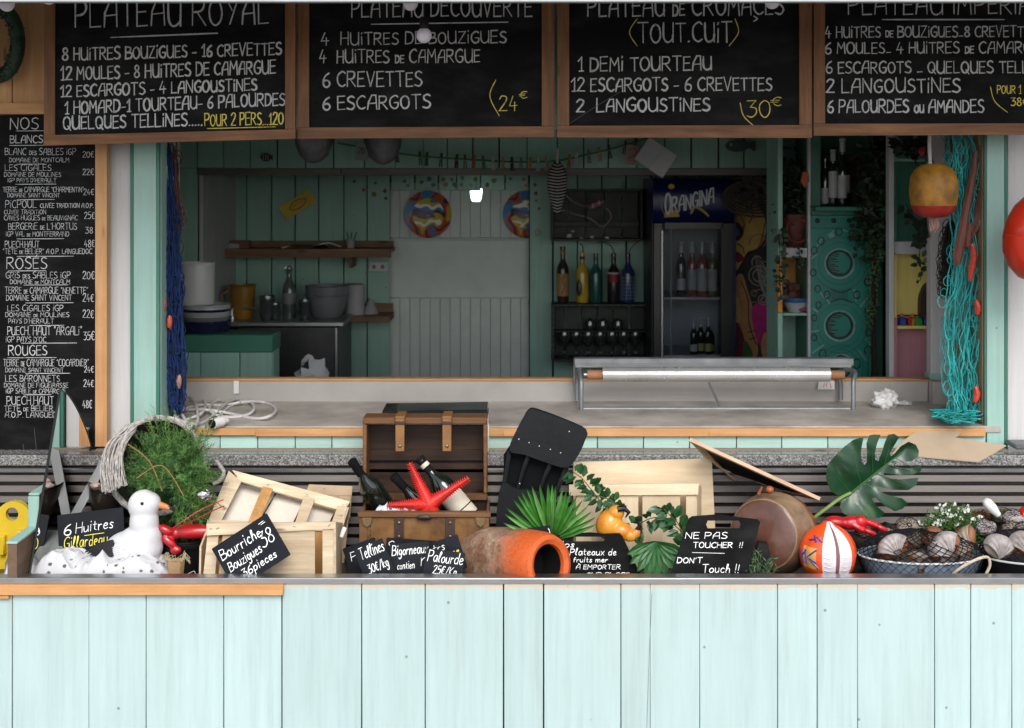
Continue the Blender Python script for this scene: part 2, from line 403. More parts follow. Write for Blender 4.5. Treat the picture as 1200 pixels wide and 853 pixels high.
# ---------------------------------------------------------------- hand lettering: a small stroke alphabet
G = {}
def gl(s):
    for row in s.strip().split("\n"):
        ch, wd, *st = row.strip().split(" ", 2)
        G[ch] = (float(wd), st[0] if st else "")
gl("""A 5 0,0 .4,5 2.4,10 4.6,10 5,0|.3,4 4.9,4.4
B 4.6 0,0 .1,10|~0,9.8 3.9,9 3.2,5.6 .1,5.2|~.1,5.2 4.6,4.4 4.2,.8 0,0
C 4.8 ~4.8,8.8 3.2,10 .8,8 .1,5 .8,1.6 3,0 4.8,1.2
D 4.8 0,0 .1,10|~0,10 3.6,9 4.8,5 3.4,1 0,0
E 4.0 4,10 0,9.8 0,0 4.0,.2|0,5.2 3.4,5.4
F 4.0 4,10 0,9.8 0,0|0,5.2 3.2,5.2
G 5 ~4.8,8.8 3.2,10 .8,8 .1,5 .8,1.6 3,0 4.8,1.4 4.9,4.4|4.9,4.5 2.8,4.5
H 4.6 0,0 .1,10|4.6,0 4.5,10|0,5 4.6,5.2
I .6 .3,0 .3,10
J 3.6 ~3.6,10 3.5,2.5 2,0 0,1.6
K 4.6 0,0 0,10|4.4,10 .2,4.4 4.6,0
L 4 0,10 .1,0 4,.2
M 5.8 0,0 .5,10 2.9,4.4 5.2,10 5.8,0
N 5 0,0 .2,10 4.7,0 5,10
O 5.2 ~2.6,10 .7,8.4 0,5 .8,1.4 2.7,0 4.6,1.8 5.2,5.2 4.4,8.6 2.6,10
P 4.4 0,0 .1,10|~0,9.8 3.6,9.6 4.4,7.2 3.2,5 .1,4.4
Q 5.4 ~2.6,10 .7,8.4 0,5 .8,1.4 2.7,0 4.6,1.8 5.2,5.2 4.4,8.6 2.6,10|3.4,2.6 5.6,-.8
R 4.8 0,0 .1,10|~0,9.8 3.6,9.6 4.2,7.2 3,5.2 .1,4.8|1.6,4.9 4.8,0
S 4.2 ~4,9 2.4,10 .6,8.6 .9,6.2 3.4,4.4 4.2,2.2 2.6,.1 0,.9
T 4.8 0,9.9 4.8,10|2.4,10 2.5,0
U 5 ~0,10 .1,3 1.2,.4 2.8,0 4.6,1.6 4.9,4|4.9,10 5,0
V 4.8 0,10 2.3,0 4.8,10
W 6.4 0,10 1.5,0 3.2,7 4.9,0 6.4,10
X 4.6 0,10 4.6,0|4.4,10 0,0
Y 4.8 0,10 2.3,5|4.8,10 1.6,0
Z 4.6 .2,9.8 4.6,10 0,.1 4.6,0
0 4.6 ~2.3,10 .4,8 0,5 .6,1.6 2.4,0 4.2,2 4.6,5.2 4,8.6 2.3,10
1 2.6 0,7.2 2,10 1.9,0|.5,0 3,.1
2 4.4 ~.2,8 1.6,10 3.9,9.4 4,7 2,3.4 0,.3|0,.3 4.6,.2
3 4.2 .2,9.7 4,9.9 1.6,6|~1.6,6 4,5.2 4.1,2 2.2,0 0,.8
4 4.6 2.2,10 0,3.4 4.6,3.6|3.1,5.8 3,0
5 4.2 4,10 .8,9.8 .5,5.6|~.5,5.6 3.2,6 4.2,3.6 3,.4 0,.5
6 4.2 ~3.8,9.8 1.4,7.6 .1,3.6 .9,.5 3,.1 4.2,2.4 3.2,4.6 1.2,4.6 .3,3
7 4 0,9.8 4.2,10 1.2,0
8 4.4 ~3.9,8.6 2.2,10 .5,8.4 1.4,6 3.6,4 4,1.4 2,0 .2,1.6 .8,4 3.4,6.4 3.9,8.6
9 4.2 ~4,7 2.6,5.2 .5,6.2 .4,8.8 2.2,10 3.9,8.8 4,6 3,1.6 1.6,0
i .8 .4,0 .4,6.6|.4,9.0 .5,9.8
. .8 .2,0 .6,.3
- 2.8 0,3.4 2.8,3.6
_ 3 0,.6 3,.8
' .8 .6,10 .2,7.8
" 2 .6,10 .4,8|1.8,10 1.6,8
( 2 ~2,11 .3,7.6 .1,3.4 1.8,-1
) 2 ~0,11 1.7,7.6 1.9,3.4 .2,-1
! 1 .8,10 .4,3|.3,.6 .4,0
/ 4 0,-1 3.8,10
, .8 .6,.6 .1,-1.6
a 3.6 ~3.4,5.4 1.2,5.6 .1,2.8 1.2,0 3,1.6 3.4,5.2|3.4,5.4 3.8,0
b 3.6 ~.1,5.6 1.6,9.8 .4,9 .2,0|~.2,2.6 2,5.6 3.6,3.4 2.4,.1 .2,.8
c 3 ~3,4.8 1.6,5.8 .1,3 1.2,0 3.2,.8
d 3.6 ~3.4,4.6 1.2,5.6 .1,2.8 1.2,0 3.2,1.4|3.6,10 3.4,0
e 3.2 ~.2,2.8 2.8,3.6 2.4,5.6 .7,5 .2,2 1.4,0 3.4,1
f 2.6 ~2.6,9 1.6,10 .9,7 .9,0|0,5.6 2.6,5.6
g 3.6 ~3.4,5.2 1.2,5.8 .1,3.2 1.2,.6 3,1.8 3.5,5.2 3.2,-2.4 1.4,-3.8 .2,-2.6
h 3.4 ~.1,3 1.8,9.2 .8,9.6 .2,0|~.2,2.6 1.6,5.6 3,4.4 3.2,0
k 3.4 0,10 .1,0|3,5.8 .2,2.8 3.4,0
l 1.8 ~.1,2 1.8,8.8 .8,9.8 .2,2 1.4,0
m 5.4 0,5.6 .1,0|~.1,3.6 1.4,5.7 2.4,4 2.5,0|~2.5,3.6 4,5.7 5,4 5.2,0
n 3.4 0,5.6 .1,0|~.1,3.6 1.6,5.7 3,4.2 3.2,0
o 3.4 ~1.8,5.7 .2,4 .3,1.2 1.8,0 3.3,1.6 3.2,4.4 1.8,5.7
p 3.6 .2,5.6 .1,-4|~.2,3.6 2,5.7 3.6,3.6 2.4,.1 .2,.8
q 3.6 ~3.4,5 1.2,5.6 .1,2.8 1.2,0 3.2,1.6|3.5,5.6 3.4,-4
r 2.6 0,5.6 .1,0|~.1,3.4 1.2,5.4 2.6,5.2
s 2.8 ~2.7,5 1.4,5.8 .4,4.4 2.4,2 1.8,.1 0,.6
t 2.6 1,9 1.1,1.2 2.6,.2|0,5.8 2.6,6
u 3.4 ~0,5.6 .2,1.2 1.6,0 3.1,2|3.2,5.6 3.3,0
v 3.2 0,5.6 1.5,0 3.2,5.6
x 3.2 0,5.6 3.2,0|3.1,5.7 0,0
y 3.4 0,5.6 1.7,.6|3.4,5.6 .8,-3.8
z 3.2 .2,5.5 3.2,5.6 0,.1 3.3,0
€ 4.6 ~4.4,9 2.6,10 .9,7.6 .7,3 2.4,0 4.4,1|-.4,6.2 3.4,6.4|-.4,4 3,4.2""")
ACC = {'É': ('E', '1.4,11 2.8,12.6'), 'È': ('E', '1.4,12.6 2.8,11'), 'Ê': ('E', '1,11 2.1,12.4 3.2,11'), 'Ç': ('C', '~2.6,0 3.4,-1.4 2,-2.4'),
       'é': ('e', '1.2,7 2.4,8.6'), 'À': ('A', '2,12.6 3.4,11.2')}
for k_, (b_, s_) in ACC.items(): G[k_] = (G[b_][0], G[b_][1] + "|" + s_)
def layout(txt, jit=.25):
    "strokes of a line in letter units; {..} smaller, {^..} raised"
    out = []; x = 0; sc = 1; dz = 0; i = 0
    while i < len(txt):
        ch = txt[i]
        if ch == '{':
            sc = .6; dz = 0; i += 1
            if txt[i] == '^': dz = 5.5; sc = .5; i += 1
            continue
        if ch == '}': sc = 1; dz = 0; i += 1; continue
        if ch == ' ': x += 3.2 * sc; i += 1; continue
        wd, st = G[ch]
        jz = rnd(-jit, jit); js = rnd(.94, 1.06) * sc
        for q in st.split("|"):
            sm = q.startswith("~"); pts = [tuple(float(a) for a in p.split(",")) for p in q.lstrip("~").split()]
            pts = [Vector((x + a * js + rnd(-.12, .12) * sc, dz + jz + b * js)) for a, b in pts]
            if sm: pts = cr(pts, 3)
            out.append(pts)
        x += wd * js + 1.5 * sc; i += 1
    return out, x - 1.5
def corners(pts):
    "cut a stroke where it turns sharply, so that the ribbon keeps its width"
    out = [[pts[0]]]
    for i in range(1, len(pts)):
        out[-1].append(pts[i])
        if 0 < i < len(pts) - 1:
            a = (pts[i] - pts[i - 1]); b = (pts[i + 1] - pts[i])
            if a.length > 1e-6 and b.length > 1e-6 and a.angle(b) > 1.0: out.append([pts[i]])
    return out
def write(mb, txt, x0, x1, z0, z1, h, wd, y=-.0008, slant=0, jit=.25, m=0):
    "one handwritten line from (x0, z0) to (x1, z1), capital height h, stroke width wd"
    st, W = layout(txt, jit); sx = (x1 - x0) / W; k = h / 10
    st = [c for pts in st for c in corners(pts)]
    for n, pts in enumerate(st):
        q = []
        for p in pts:
            u = p.x / W
            q.append((x0 + p.x * sx + slant * p.y * k, z0 + (z1 - z0) * u + p.y * k))
        mb.ribbon(q, wd * rnd(.85, 1.15), y - (n % 7) * .00007, m)
# ================================================================ THE SETTING
# ground
gm = mat("ground_paving", (.22, .21, .20), .85, var=.2, vs=.8, bump=.4, bs=30)
MB().box((0, 0, -.05), (900, 900, .1)).build("ground", gm, kind="structure", base=False)
fm = mat("hut_floor_boards", (.30, .26, .22), .6, var=.2)
MB().box((.1, 6.55, .06), (5.0, 3.2, .10)).build("hut_floor", fm, kind="structure", base=False)

def plank_row(parent, xs, z0, z1, y, th, m, gap=.003, name="plank", top_origin=False, jy=.001, dark=None):
    "vertical boards between consecutive x, front face at y, joints left open in front of a dark backing"
    for a, b in zip(xs[:-1], xs[1:]):
        wd = b - a - gap * rnd(.4, 2.2); zt = z1 + (rnd(-.0015, .0015) if top_origin else 0)
        mb = MB().box((0, th / 2, -(zt - z0) / 2), (wd, th, zt - z0), ch=.0018)
        mb.build(name, m, parent, loc=((a + b) / 2, y + rnd(-jy, jy), zt), rot=(0, rnd(-.0006, .0006), 0))
# ---- hut shell
hw = thing("hut_wall", kind="structure")            # the side walls, rear wall, roof of the hut
DARKB = mat("dark_backing", (.02, .02, .018), .9)
MB().box((-2.44, 6.5, 1.45), (.06, 3.3, 2.9)).build("side_wall", MINTD, hw)
MB().box((2.62, 6.5, 1.45), (.06, 3.3, 2.9)).build("side_wall", MINTD, hw)
MB().box((.09, 8.16, 1.45), (5.12, .05, 2.9)).build("rear_wall", DARKB, hw)
roof = thing("hut_roof", kind="structure")
RF = mat("roof_boards", (.62, .62, .60), .8, var=.2)
MB().box((.09, 6.6, 2.945), (5.3, 3.4, .05)).build("roof_deck", RF, roof)
# awning sloping out over the counter, its light grey valance shows at the very top of the picture
aw = thing("awning", "light grey awning edge across the very top above the chalkboards", "awning", (0, 3.9, 2.627))
CANV = mat("awning_canvas", (.40, .41, .42), .8, var=.05, bump=.3, bs=200)
def awn(u, v): return (-3 + 6 * u, v * 1.02, .02 + .24 * v - .02 * math.sin(math.pi * v))
a1 = MB().grid(awn, 12, 8); a1.build("canvas", CANV, aw)
a1 = MB().grid(lambda u, v: (-3 + 6 * u, v * 1.02, .016 + .24 * v - .02 * math.sin(math.pi * v)), 12, 8); a1.build("canvas_lining", CANV, aw)
MB().box((0, 0, .035), (6.0, .03, .07)).build("front_bar", mat("awning_bar", (.42, .44, .43), .5), aw)
for x in (-2.7, -.9, .9, 2.7): MB().tube([(x, .01, .03), (x, .5, .12), (x, 1.0, .235)], .012).build("arm", ALU, aw)
# ---- window wall beside and above the opening
ww = thing("front_wall", kind="structure")
MB().box((.09, 5.02, 2.62), (5.1, .05, .64)).build("header", MINTP, ww)
# left: white panel, the mint post with green edges ; right: the same
zt, zb = 2.32, Z(521, 4.97)
MB().box(((X(112, 4.99) + X(155, 4.99)) / 2, 5.0, (2.32) / 2 + .0), (L(43, 4.99), .04, 2.32)).build("white_panel", WHITEP, ww)
MB().box(((-2.4 + X(112, 4.99)) / 2, 5.0, 1.16), (X(112, 4.99) + 2.4, .04, 2.32)).build("white_panel", WHITEP, ww)
MB().box(((X(1181, 5.02) + 2.65) / 2, 5.04, 1.16), (2.65 - X(1181, 5.02), .04, 2.32)).build("white_panel", WHITEP, ww)
ZC = (zt + 1.11) / 2
for a, b, nm, m_, yy in ((152.5, 156.5, "edge_strip", TEALG, 4.958), (156.5, 183, "post", MINTP, 4.955), (183, 187, "edge_strip", TEALG, 4.958),
                  (1153.5, 1156.5, "edge_strip", TEALG, 4.96), (1156.5, 1177, "post", MINTP, 4.955), (1177, 1181, "edge_strip", TEALG, 4.958)):
    dp_ = .10 if nm == "post" else .012
    MB().box(((X(a, yy) + X(b, yy)) / 2, yy + dp_ / 2, ZC), (L(b - a, yy), dp_, zt - 1.11)).build(nm, m_, ww)
JW = wood("jamb_wood", (.26, .15, .08), (.42, .28, .17), 'z')
MB().box((X(1153, 4.97) + .003, 4.975 + .06, ZC), (.016, .12, zt - 1.11)).build("jamb_board", JW, ww)
MB().box((X(187, 4.97) - .003, 4.975 + .14, ZC), (.016, .28, zt - 1.11)).build("jamb_board", MINTP, ww)
# left of the menu: upper wooden cladding and rail
cl = thing("wooden_cladding", "orange pine boards behind the green wreath at top left", "cladding", (X(24, 4.9), 4.9, Z(135, 4.9)))
for a, b in ((-90, -40), (-40, 14), (14, 56), (56, 64)):
    MB().box((X((a + b) / 2, 4.9) - X(24, 4.9), .012, L(80, 4.9)), (L(b - a - 1, 4.9), .02, L(150, 4.9))).build("board", ORWZ, cl)
MB().box((L(-30, 4.9), -.004, L(7, 4.9)), (L(170, 4.9), .03, L(13, 4.9))).build("rail", ORWX, cl)

# ================================================================ FRONT COUNTER
DF = 4.2; RIM = Z(676, DF)
fc = thing("front_counter", "pale mint plank counter front under the steel rim", "counter", (0, DF, 0))
pxs = [-420, -330, -245, -150, -78, 14.5, 104, 171, 262, 330, 424, 498, 590, 637, 728, 762, 820, 911, 958, 1005, 1095, 1138, 1186, 1270, 1340, 1432, 1500, 1590]
plank_row(fc, [X(p, DF) for p in pxs], .02, Z(683.5, DF), 0, .02, MINT, gap=.0022, top_origin=True)
MB().box((0, .04, .40), (X(1590, DF) - X(-420, DF) - .01, .03, .80)).build("backing", DARKB, fc)
def railx(px0, px1, py0, py1, d, y0, th, name, m, par, ch=.002, dz=0):
    z0, z1 = Z(py1, d), Z(py0, d)
    return MB().box(((X(px0, d) + X(px1, d)) / 2, y0 + th / 2, (z0 + z1) / 2 + dz), (X(px1, d) - X(px0, d), th, z1 - z0), ch=ch).build(name, m, par)
railx(-420, 1590, 676, 683.4, DF, -.006, .05, "steel_rim", ALU, fc, ch=.003)
railx(-180, 333, 682.8, 695, DF, -.020, .0185, "wood_trim", ORWX, fc)
railx(-420, 12, 695.5, 700, DF, -.014, .012, "wood_trim", ORWX, fc)
# a hairline crack down the board right of centre
MB().tube([(X(764, DF), -.0012, .80), (X(761, DF), -.0012, .62), (X(757, DF), -.0012, .3)], .0007, 4).build("crack", mat("crack_dark", (.22, .3, .29), .9), fc)
# display bay: sunken steel floor, fluted back, stone top
XL, XR = -2.7, 2.65
bay = mat("bay_floor_steel", (.05, .05, .05), .35, .6, var=.4)  # dark for a black tray, with the shade of the bay in the colour
MB().box(((XL + XR) / 2, .335, .748), (XR - XL, .62, .02)).build("bay_floor", bay, fc)
SL = mat("bay_slat_steel", (.135, .118, .108), .45, .5, var=.15, stretch=(1, 20, 20), bump=.04)
sl_me = MB().box((0, 0, 0), (XR - XL, .008, .025), rot=(R(-14), 0, 0)).mesh("louvre_slat", SL)
for k in range(7): inst("louvre_slat", sl_me, fc, ((XL + XR) / 2, .612, .80 + k * .038))
MB().box(((XL + XR) / 2, .640, .93), (XR - XL, .012, .36)).build("bay_back", mat("bay_back_brown", (.060, .050, .045), .5, .3, var=.4), fc)
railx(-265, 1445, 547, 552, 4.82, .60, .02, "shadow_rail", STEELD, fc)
GT = 1.110
MB().box(((XL + XR) / 2, .62 + .085, GT - .02), (XR - XL, .17, .04), ch=.004).build("granite_top", GRAN, fc)
# stepped side panel with mint edges, at the left end
sp = [(4.205, .955), (4.40, .955), (4.40, 1.063), (4.58, 1.063), (4.58, 1.135), (4.75, 1.135), (4.75, 1.185), (4.93, 1.185)]
Mx = Matrix(((0, 1, 0, -1.60), (1, 0, 0, 0), (0, 0, 1, 0), (0, 0, 0, 1)))   # prism (x,z) -> world (y,z)
sd = thing("stepped_side_board", "brown side board rising in mint edged steps at far left", "side board", (-1.585, 4.5, .70))
off = Matrix.Translation(-sd.location)
mb = MB(); mb.M = off @ Mx; mb.prism(sp + [(4.93, .70), (4.205, .70)], 0, .03); mb.build("board", wood("side_board_wood", (.13, .08, .05), (.22, .14, .09), 'y'), sd)
mb = MB(); mb.M = off
for (d0, z0), (d1, z1) in zip(sp[:-1], sp[1:]):
    if abs(z0 - z1) < 1e-6: mb.box((-1.585, (d0 + d1) / 2 - .002, z0 + .004), (.036, d1 - d0 + .004, .008))
    else: mb.box((-1.585, d0 - .004, (z0 + z1) / 2 - .001), (.036, .008, abs(z1 - z0) - .002))
mb.build("edge_trim", MINTP, sd)
# curved glass end pane with a dark front edge
gp = thing("glass_end_pane", "curved pointed glass pane standing at the left end of the display", "glass pane", (-1.555, 4.5, .85))
off = Matrix.Translation(-gp.location)
pr = [(4.25, .80)] + [(4.25 + .31 * t, .80 + .59 * t) for t in (.25, .5, .75, 1)] + [(4.63, 1.36), (4.70, 1.315), (4.78, 1.25), (4.85, 1.18), (4.90, 1.115), (4.90, .78)]
mb = MB(); mb.M = off @ Matrix(((0, 1, 0, -1.558), (1, 0, 0, 0), (0, 0, 1, 0), (0, 0, 0, 1))); mb.prism(pr, 0, .006)
mb.build("pane", glass("pane_glass", (.80, .86, .84), .02, .02), gp)
MB().tube([Vector((-1.553, 4.245, .80)) - gp.location, Vector((-1.553, 4.555, 1.385)) - gp.location], .0045, 6).build("front_edge", BLACK, gp)
MB().tube([Vector(v) - gp.location for v in cr([(-1.553, 4.555, 1.39), (-1.553, 4.63, 1.362), (-1.553, 4.70, 1.318), (-1.553, 4.78, 1.252), (-1.553, 4.85, 1.182), (-1.553, 4.90, 1.117)], 4)], .003, 6).build("curved_edge", BLACK, gp)
# steel end frame of the display
ef = thing("steel_end_frame", "grey steel end frame of the display behind the seagull sign", "frame", P(60, 660, 4.45))
o_ = ef.location
st_ = [Vector(q) - o_ for q in (P(124, 527, 4.79), P(138, 523, 4.80), P(93, 603, 4.66), P(82, 603, 4.66))]
MB().add(st_ + [q + Vector((0, .006, 0)) for q in st_], [(0, 3, 2, 1), (4, 5, 6, 7), (0, 1, 5, 4), (1, 2, 6, 5), (2, 3, 7, 6), (3, 0, 4, 7)]).build("strut", mat("strut_grey", (.20, .21, .21), .6, .2), ef, smooth=False)
mb = MB(); mb.tube([Vector(q) - o_ for q in cr([P(-30, 700, 4.26), P(8, 676, 4.25), P(14, 656, 4.29), P(35, 634, 4.42), P(75, 612, 4.6)], 5)], .017, 8); mb.build("base_rail", ALU, ef)
MB().box(P(45, 655, 4.42) - o_, (.14, .30, .03), rot=(R(20), 0, 0), ch=.006).build("base_plate", mat("grey_plate", (.30, .31, .31), .4, .3), ef)

# ================================================================ SERVING BAR under the window
DB = 4.93
sb = thing("serving_bar", "worn stone serving bar in the window with orange wood edge", "bar", (0, DB, 0))
ZS = 1.192
x0, x1 = X(187, 4.96), X(1153, 4.96)
MB().box(((x0 + x1) / 2 + .0, .315, ZS - .012), (x1 - x0 + .12, .59, .024)).build("worktop", VINYL, sb)
for a, b in ((188, 300), (300, 590), (590, 830), (830, 1153)):
    railx(a, b + .4, 500.6, 510 - (1.2 if a == 188 else 0), DB, -.018, .02, "edge_trim", ORWX, sb)
bx = [X(p, DB) for p in (187, 216, 258, 302, 346, 389, 434, 478, 522, 565, 610, 655, 700, 754, 808, 863, 916, 970, 1024, 1078, 1116, 1155)]
for a, b in zip(bx[:-1], bx[1:]):
    MB().box(((a + b) / 2, .008, (Z(510, DB) + Z(526, DB)) / 2), (b - a - .003, .02, L(16.5, DB))).build("plank", MINTX, sb)
MB().box(((bx[0] + bx[-1]) / 2, .04, 1.05), (bx[-1] - bx[0], .03, .24)).build("backing", DARKB, sb)
railx(112, 1180, 525.6, 532.2, 4.905, -.030, .03, "batten", SKIRT, sb)
du = 5.51
MB().box(((X(213, du) + X(1088, du)) / 2, du - DB + .02, (Z(470, du) + Z(445.5, du)) / 2), (L(875, du), .03, L(25.5, du))).build("upstand", VINYLL, sb)
railx(209, 1090, 443, 446, du, du - DB - .0, .05, "upstand_trim", ORWX, sb)
MB().box(((X(1090, 5.5) + X(1150, 5.5)) / 2, .55, (Z(470, 5.5) + Z(446, 5.5)) / 2), (L(62, 5.5), .06, L(26, 5.5))).build("upstand", VINYLL, sb)
MB().box((X(214, 5.51), .42, Z(470, du) + .02), (.012, .28, .11), ch=.002).build("end_piece", wood("end_piece_wood", (.35, .27, .2), (.5, .42, .33), 'y'), sb)
# below: hut side planks under the bar, hidden from the photograph's side
MB().box((0, .60, .6), (x1 - x0, .03, 1.15)).build("rear_panel", MINTD, sb)
# small white sticker with a QR-free blank mark on the upstand
MB().box((0, 0, L(7, du)), (L(6, du), .001, L(15, du)), ch=.0002).build("paper_tag", WHITE, label="small white tag stuck on the pale upstand above the cable", cat="tag", loc=P(277, 460, du - .001) + Vector((0, -.003, 0)))

# ================================================================ INTERIOR WALLS
DH, DR = 6.9, 7.74
hd = thing("inner_header", kind="structure", loc=(0, DH, 0))
plank_row(hd, [X(p, DH) for p in (100, 150, 200, 231, 262, 293, 325, 358, 391, 427, 463, 496, 524, 554, 585, 618, 653, 684, 713, 746, 779, 810, 842, 872, 907, 940, 980)], Z(197.5, DH), 2.9, 0, .02, MINTD, gap=.004)
for a, b in ((100, 165), (165, 200), (200, 231.5)):
    MB().box(((X(a, DH) + X(b, DH)) / 2, .012, Z(197.5, DH) / 2), (L(b - a - .6, DH), .02, Z(198, DH))).build("plank", MINTD, hd)
for a, b in ((231, 400), (400, 660), (660, 912)):
    railx(a, b - .5, 197.8, 206, DH, -.006, .03, "batten", BATTEN, hd)
MB().box(((X(100, DH) + X(980, DH)) / 2, .05, 2.55), (L(880, DH), .04, .75)).build("backing", DARKB, hd)
MB().box((X(232, DH) + .012, .44, 1.3), (.02, .84, 2.2)).build("recess_side", GREYP, hd)
for k in range(1):
    MB().tube([(X(271, 7.70), .80, .1), (X(271, 7.70), .80, 2.2)], .008, 8).build("pipe", GREYP, hd)
rw = thing("rear_planks", kind="structure", loc=(0, DR, 0))
plank_row(rw, [X(p, DR) for p in (240, 272, 289, 318, 346, 373.5, 403, 430, 457.5)], .1, 2.3, 0, .02, MINTD, gap=.005)
plank_row(rw, [X(p, DR) for p in (620, 648, 677, 705, 734, 763, 792, 821, 850, 880, 912, 940, 975)], .1, 2.3, 0, .02, MINTD, gap=.005)
plank_row(rw, [X(p, DR) for p in (457.5, 486, 514, 535, 563, 592, 620)], Z(223.5, DR), 2.3, .004, .02, MINTD, gap=.005)
MB().box((X(344, DR), .045, 1.2), (L(222, DR), .03, 2.3)).build("backing", DARKB, rw)
MB().box((X(800, DR), .045, 1.2), (L(360, DR), .03, 2.3)).build("backing", DARKB, rw)
MB().box((X(538, DR), .045, 2.3), (L(165, DR), .03, .24)).build("backing", DARKB, rw)
# grey panelled door behind the opening
dd = 7.84
dr = thing("panelled_door", "pale grey door with tongue and groove panels in the rear wall", "door", (X(539, dd), dd, .1))
cx = X(539, dd)
def dbx(px0, px1, py0, py1, y, th, nm, m): return MB().box(((X(px0, dd) + X(px1, dd)) / 2 - cx, y + th / 2, (Z(py0, dd) + Z(py1, dd)) / 2 - .1), (L(px1 - px0, dd), th, L(py1 - py0, dd)), ch=.001).build(nm, m, dr)
for k in range(14): dbx(457 + k * 11.8, 457 + (k + 1) * 11.8 - .35, 215, 279, 0, .02, "board", GREYM)
dbx(455, 624, 279.5, 281.5, -.012, .03, "ledge", GREYM)
dbx(455, 624, 281.8, 349, .006, .02, "middle_panel", GREYM)
for k in range(14): dbx(457 + k * 11.8, 457 + (k + 1) * 11.8 - .4, 350.5, 540, -.002, .02, "board", GREYM)
dbx(457, 624, 349, 350.4, -.008, .03, "ledge", GREYM)
MB().box((0, .05, 1.0), (L(172, dd), .03, 2.0)).build("backing", mat("door_backing", (.08, .09, .085), .8), dr)
# wall at right that carries the painted cupboards, white post, panel behind the net
rp = thing("inner_right_wall", kind="structure", loc=(0, 0, 0))
MB().box(((X(1114, 5.6) + X(1160, 5.6)) / 2 + .1, 5.60, 1.6), (L(46, 5.6) + .3, .03, 1.5)).build("panel", GREYP, rp)
MB().box(((X(1090, 5.56) + X(1113, 5.56)) / 2, 5.58, (Z(447, 5.56) + 2.5) / 2), (L(23, 5.56), .06, 2.5 - Z(447, 5.56))).build("post", WHITEP, rp)
MB().box(((X(1088, 5.55) + X(1117, 5.55)) / 2, 5.575, (Z(447, 5.54) + Z(437, 5.54)) / 2), (L(28, 5.55), .07, L(9, 5.55))).build("post_foot", MINTP, rp)
MB().box((X(1149, 5.2), 5.25, (ZS + 2.3) / 2), (.02, .5, 2.3 - ZS)).build("burlap_strip", wood("burlap_board", (.25, .17, .10), (.38, .28, .18), 'z'), rp)
MB().box((X(191, 5.2) - .03, 5.24, (ZS + 2.3) / 2), (.015, .4, 2.3 - ZS)).build("burlap_strip", wood("pale_board", (.45, .38, .30), (.6, .52, .42), 'z'), rp)

# ================================================================ CHALKBOARDS
BT = -66      # photo row of the boards' top edges
def chalkboard(n, ox0, ox1, ix0, ix1, oby0, oby1, iby0, iby1, d, label, lines):
    "outer and inner edges and bottoms in photo pixels; (left, right) bottoms differ because the boards hang crooked"
    cxp = (ox0 + ox1) / 2
    t = thing("menu_board", label, "chalkboard", (X(cxp, d), d, Z((oby0 + oby1) / 2, d)), group="menu chalkboards over the window")
    o_ = t.location
    def q(px, py): return (X(px, d) - o_.x, Z(py, d) - o_.z)
    mb = MB(); mb.prism([q(ix0 - 3, iby0 + 3), q(ix1 + 3, iby1 + 3), q(ix1 + 3, BT + 5), q(ix0 - 3, BT + 5)], .012, .020); mb.build("panel", BOARD, t)
    mb = MB(); mb.prism([q(ox0, oby0), q(ox1, oby1), q(ox1, iby1), q(ox0, iby0)], 0, .028); mb.build("bottom_rail", FRX, t)
    for a, b, ya, yb in ((ox0 + .3, ix0, iby0 - .4, iby0 - .4), (ix1, ox1 - .3, iby1 - .4, iby1 - .4)):
        mb = MB(); mb.prism([q(a, ya), q(b, yb), q(b, BT), q(a, BT)], .0015, .027); mb.build("side_rail", FRZ, t)
    MB().prism([q(ox0, BT - .4), q(ox1, BT - .4), q(ox1, BT - 13), q(ox0, BT - 13)], 0, .028).build("top_rail", FRX, t)
    for sp_ in lines:
        kind = sp_[0]
        if kind == 'l':            # underline or arc
            mb = MB(); pts = [Vector(q(*p)) for p in sp_[1]]
            if len(pts) > 2: pts = cr(pts, 6)
            else: pts = [pts[0].lerp(pts[1], k / 8) for k in range(9)]
            mb.ribbon(pts, sp_[2] * d / FP, .0110); mb.build("underline", sp_[3], t)
        else:
            _, txt, xa, xb, ya, yb, h, sw, m_ = sp_
            mb = MB(); a = q(xa, ya); b = q(xb, yb)
            write(mb, txt, a[0], b[0], a[1], b[1], L(h, d), L(sw, d), y=.0112); mb.build("lettering", m_, t)
    return t
W_, Y_ = CHW, CHY
chalkboard(1, 51, 346, 64, 334, 171, 163, 159, 152, 4.72, "leftmost hanging menu board headed plateau royal, for two people at 120", [
 ('t', "PLATEAU ROYAL", 87, 314, 32, 28, 31, 2.2, W_), ('l', [(129, 44), (254, 39)], 1.6, W_),
 ('t', "8 HUiTRES BOUZiGUES - 16 CREVETTES", 72, 329, 71, 64, 14, 2.0, W_),
 ('t', "12 MOULES - 8 HUiTRES DE CAMARGUE", 70, 322, 94, 86, 15, 2.0, W_),
 ('t', "12 ESCARGOTS - 4 LANGOUSTiNES", 70, 300, 114, 106, 13.5, 2.0, W_),
 ('t', "1 HOMARD-1 TOURTEAU- 6 PALOURDES", 75, 333, 134, 123.5, 14.5, 2.0, W_),
 ('t', "QUELQUES TELLiNES.....", 73, 236, 152, 147, 14.5, 2.0, W_),
 ('t', "POUR 2 PERS...120", 239, 331, 148, 146, 14, 1.5, Y_), ('l', [(242, 151), (322, 149)], 1, Y_)])
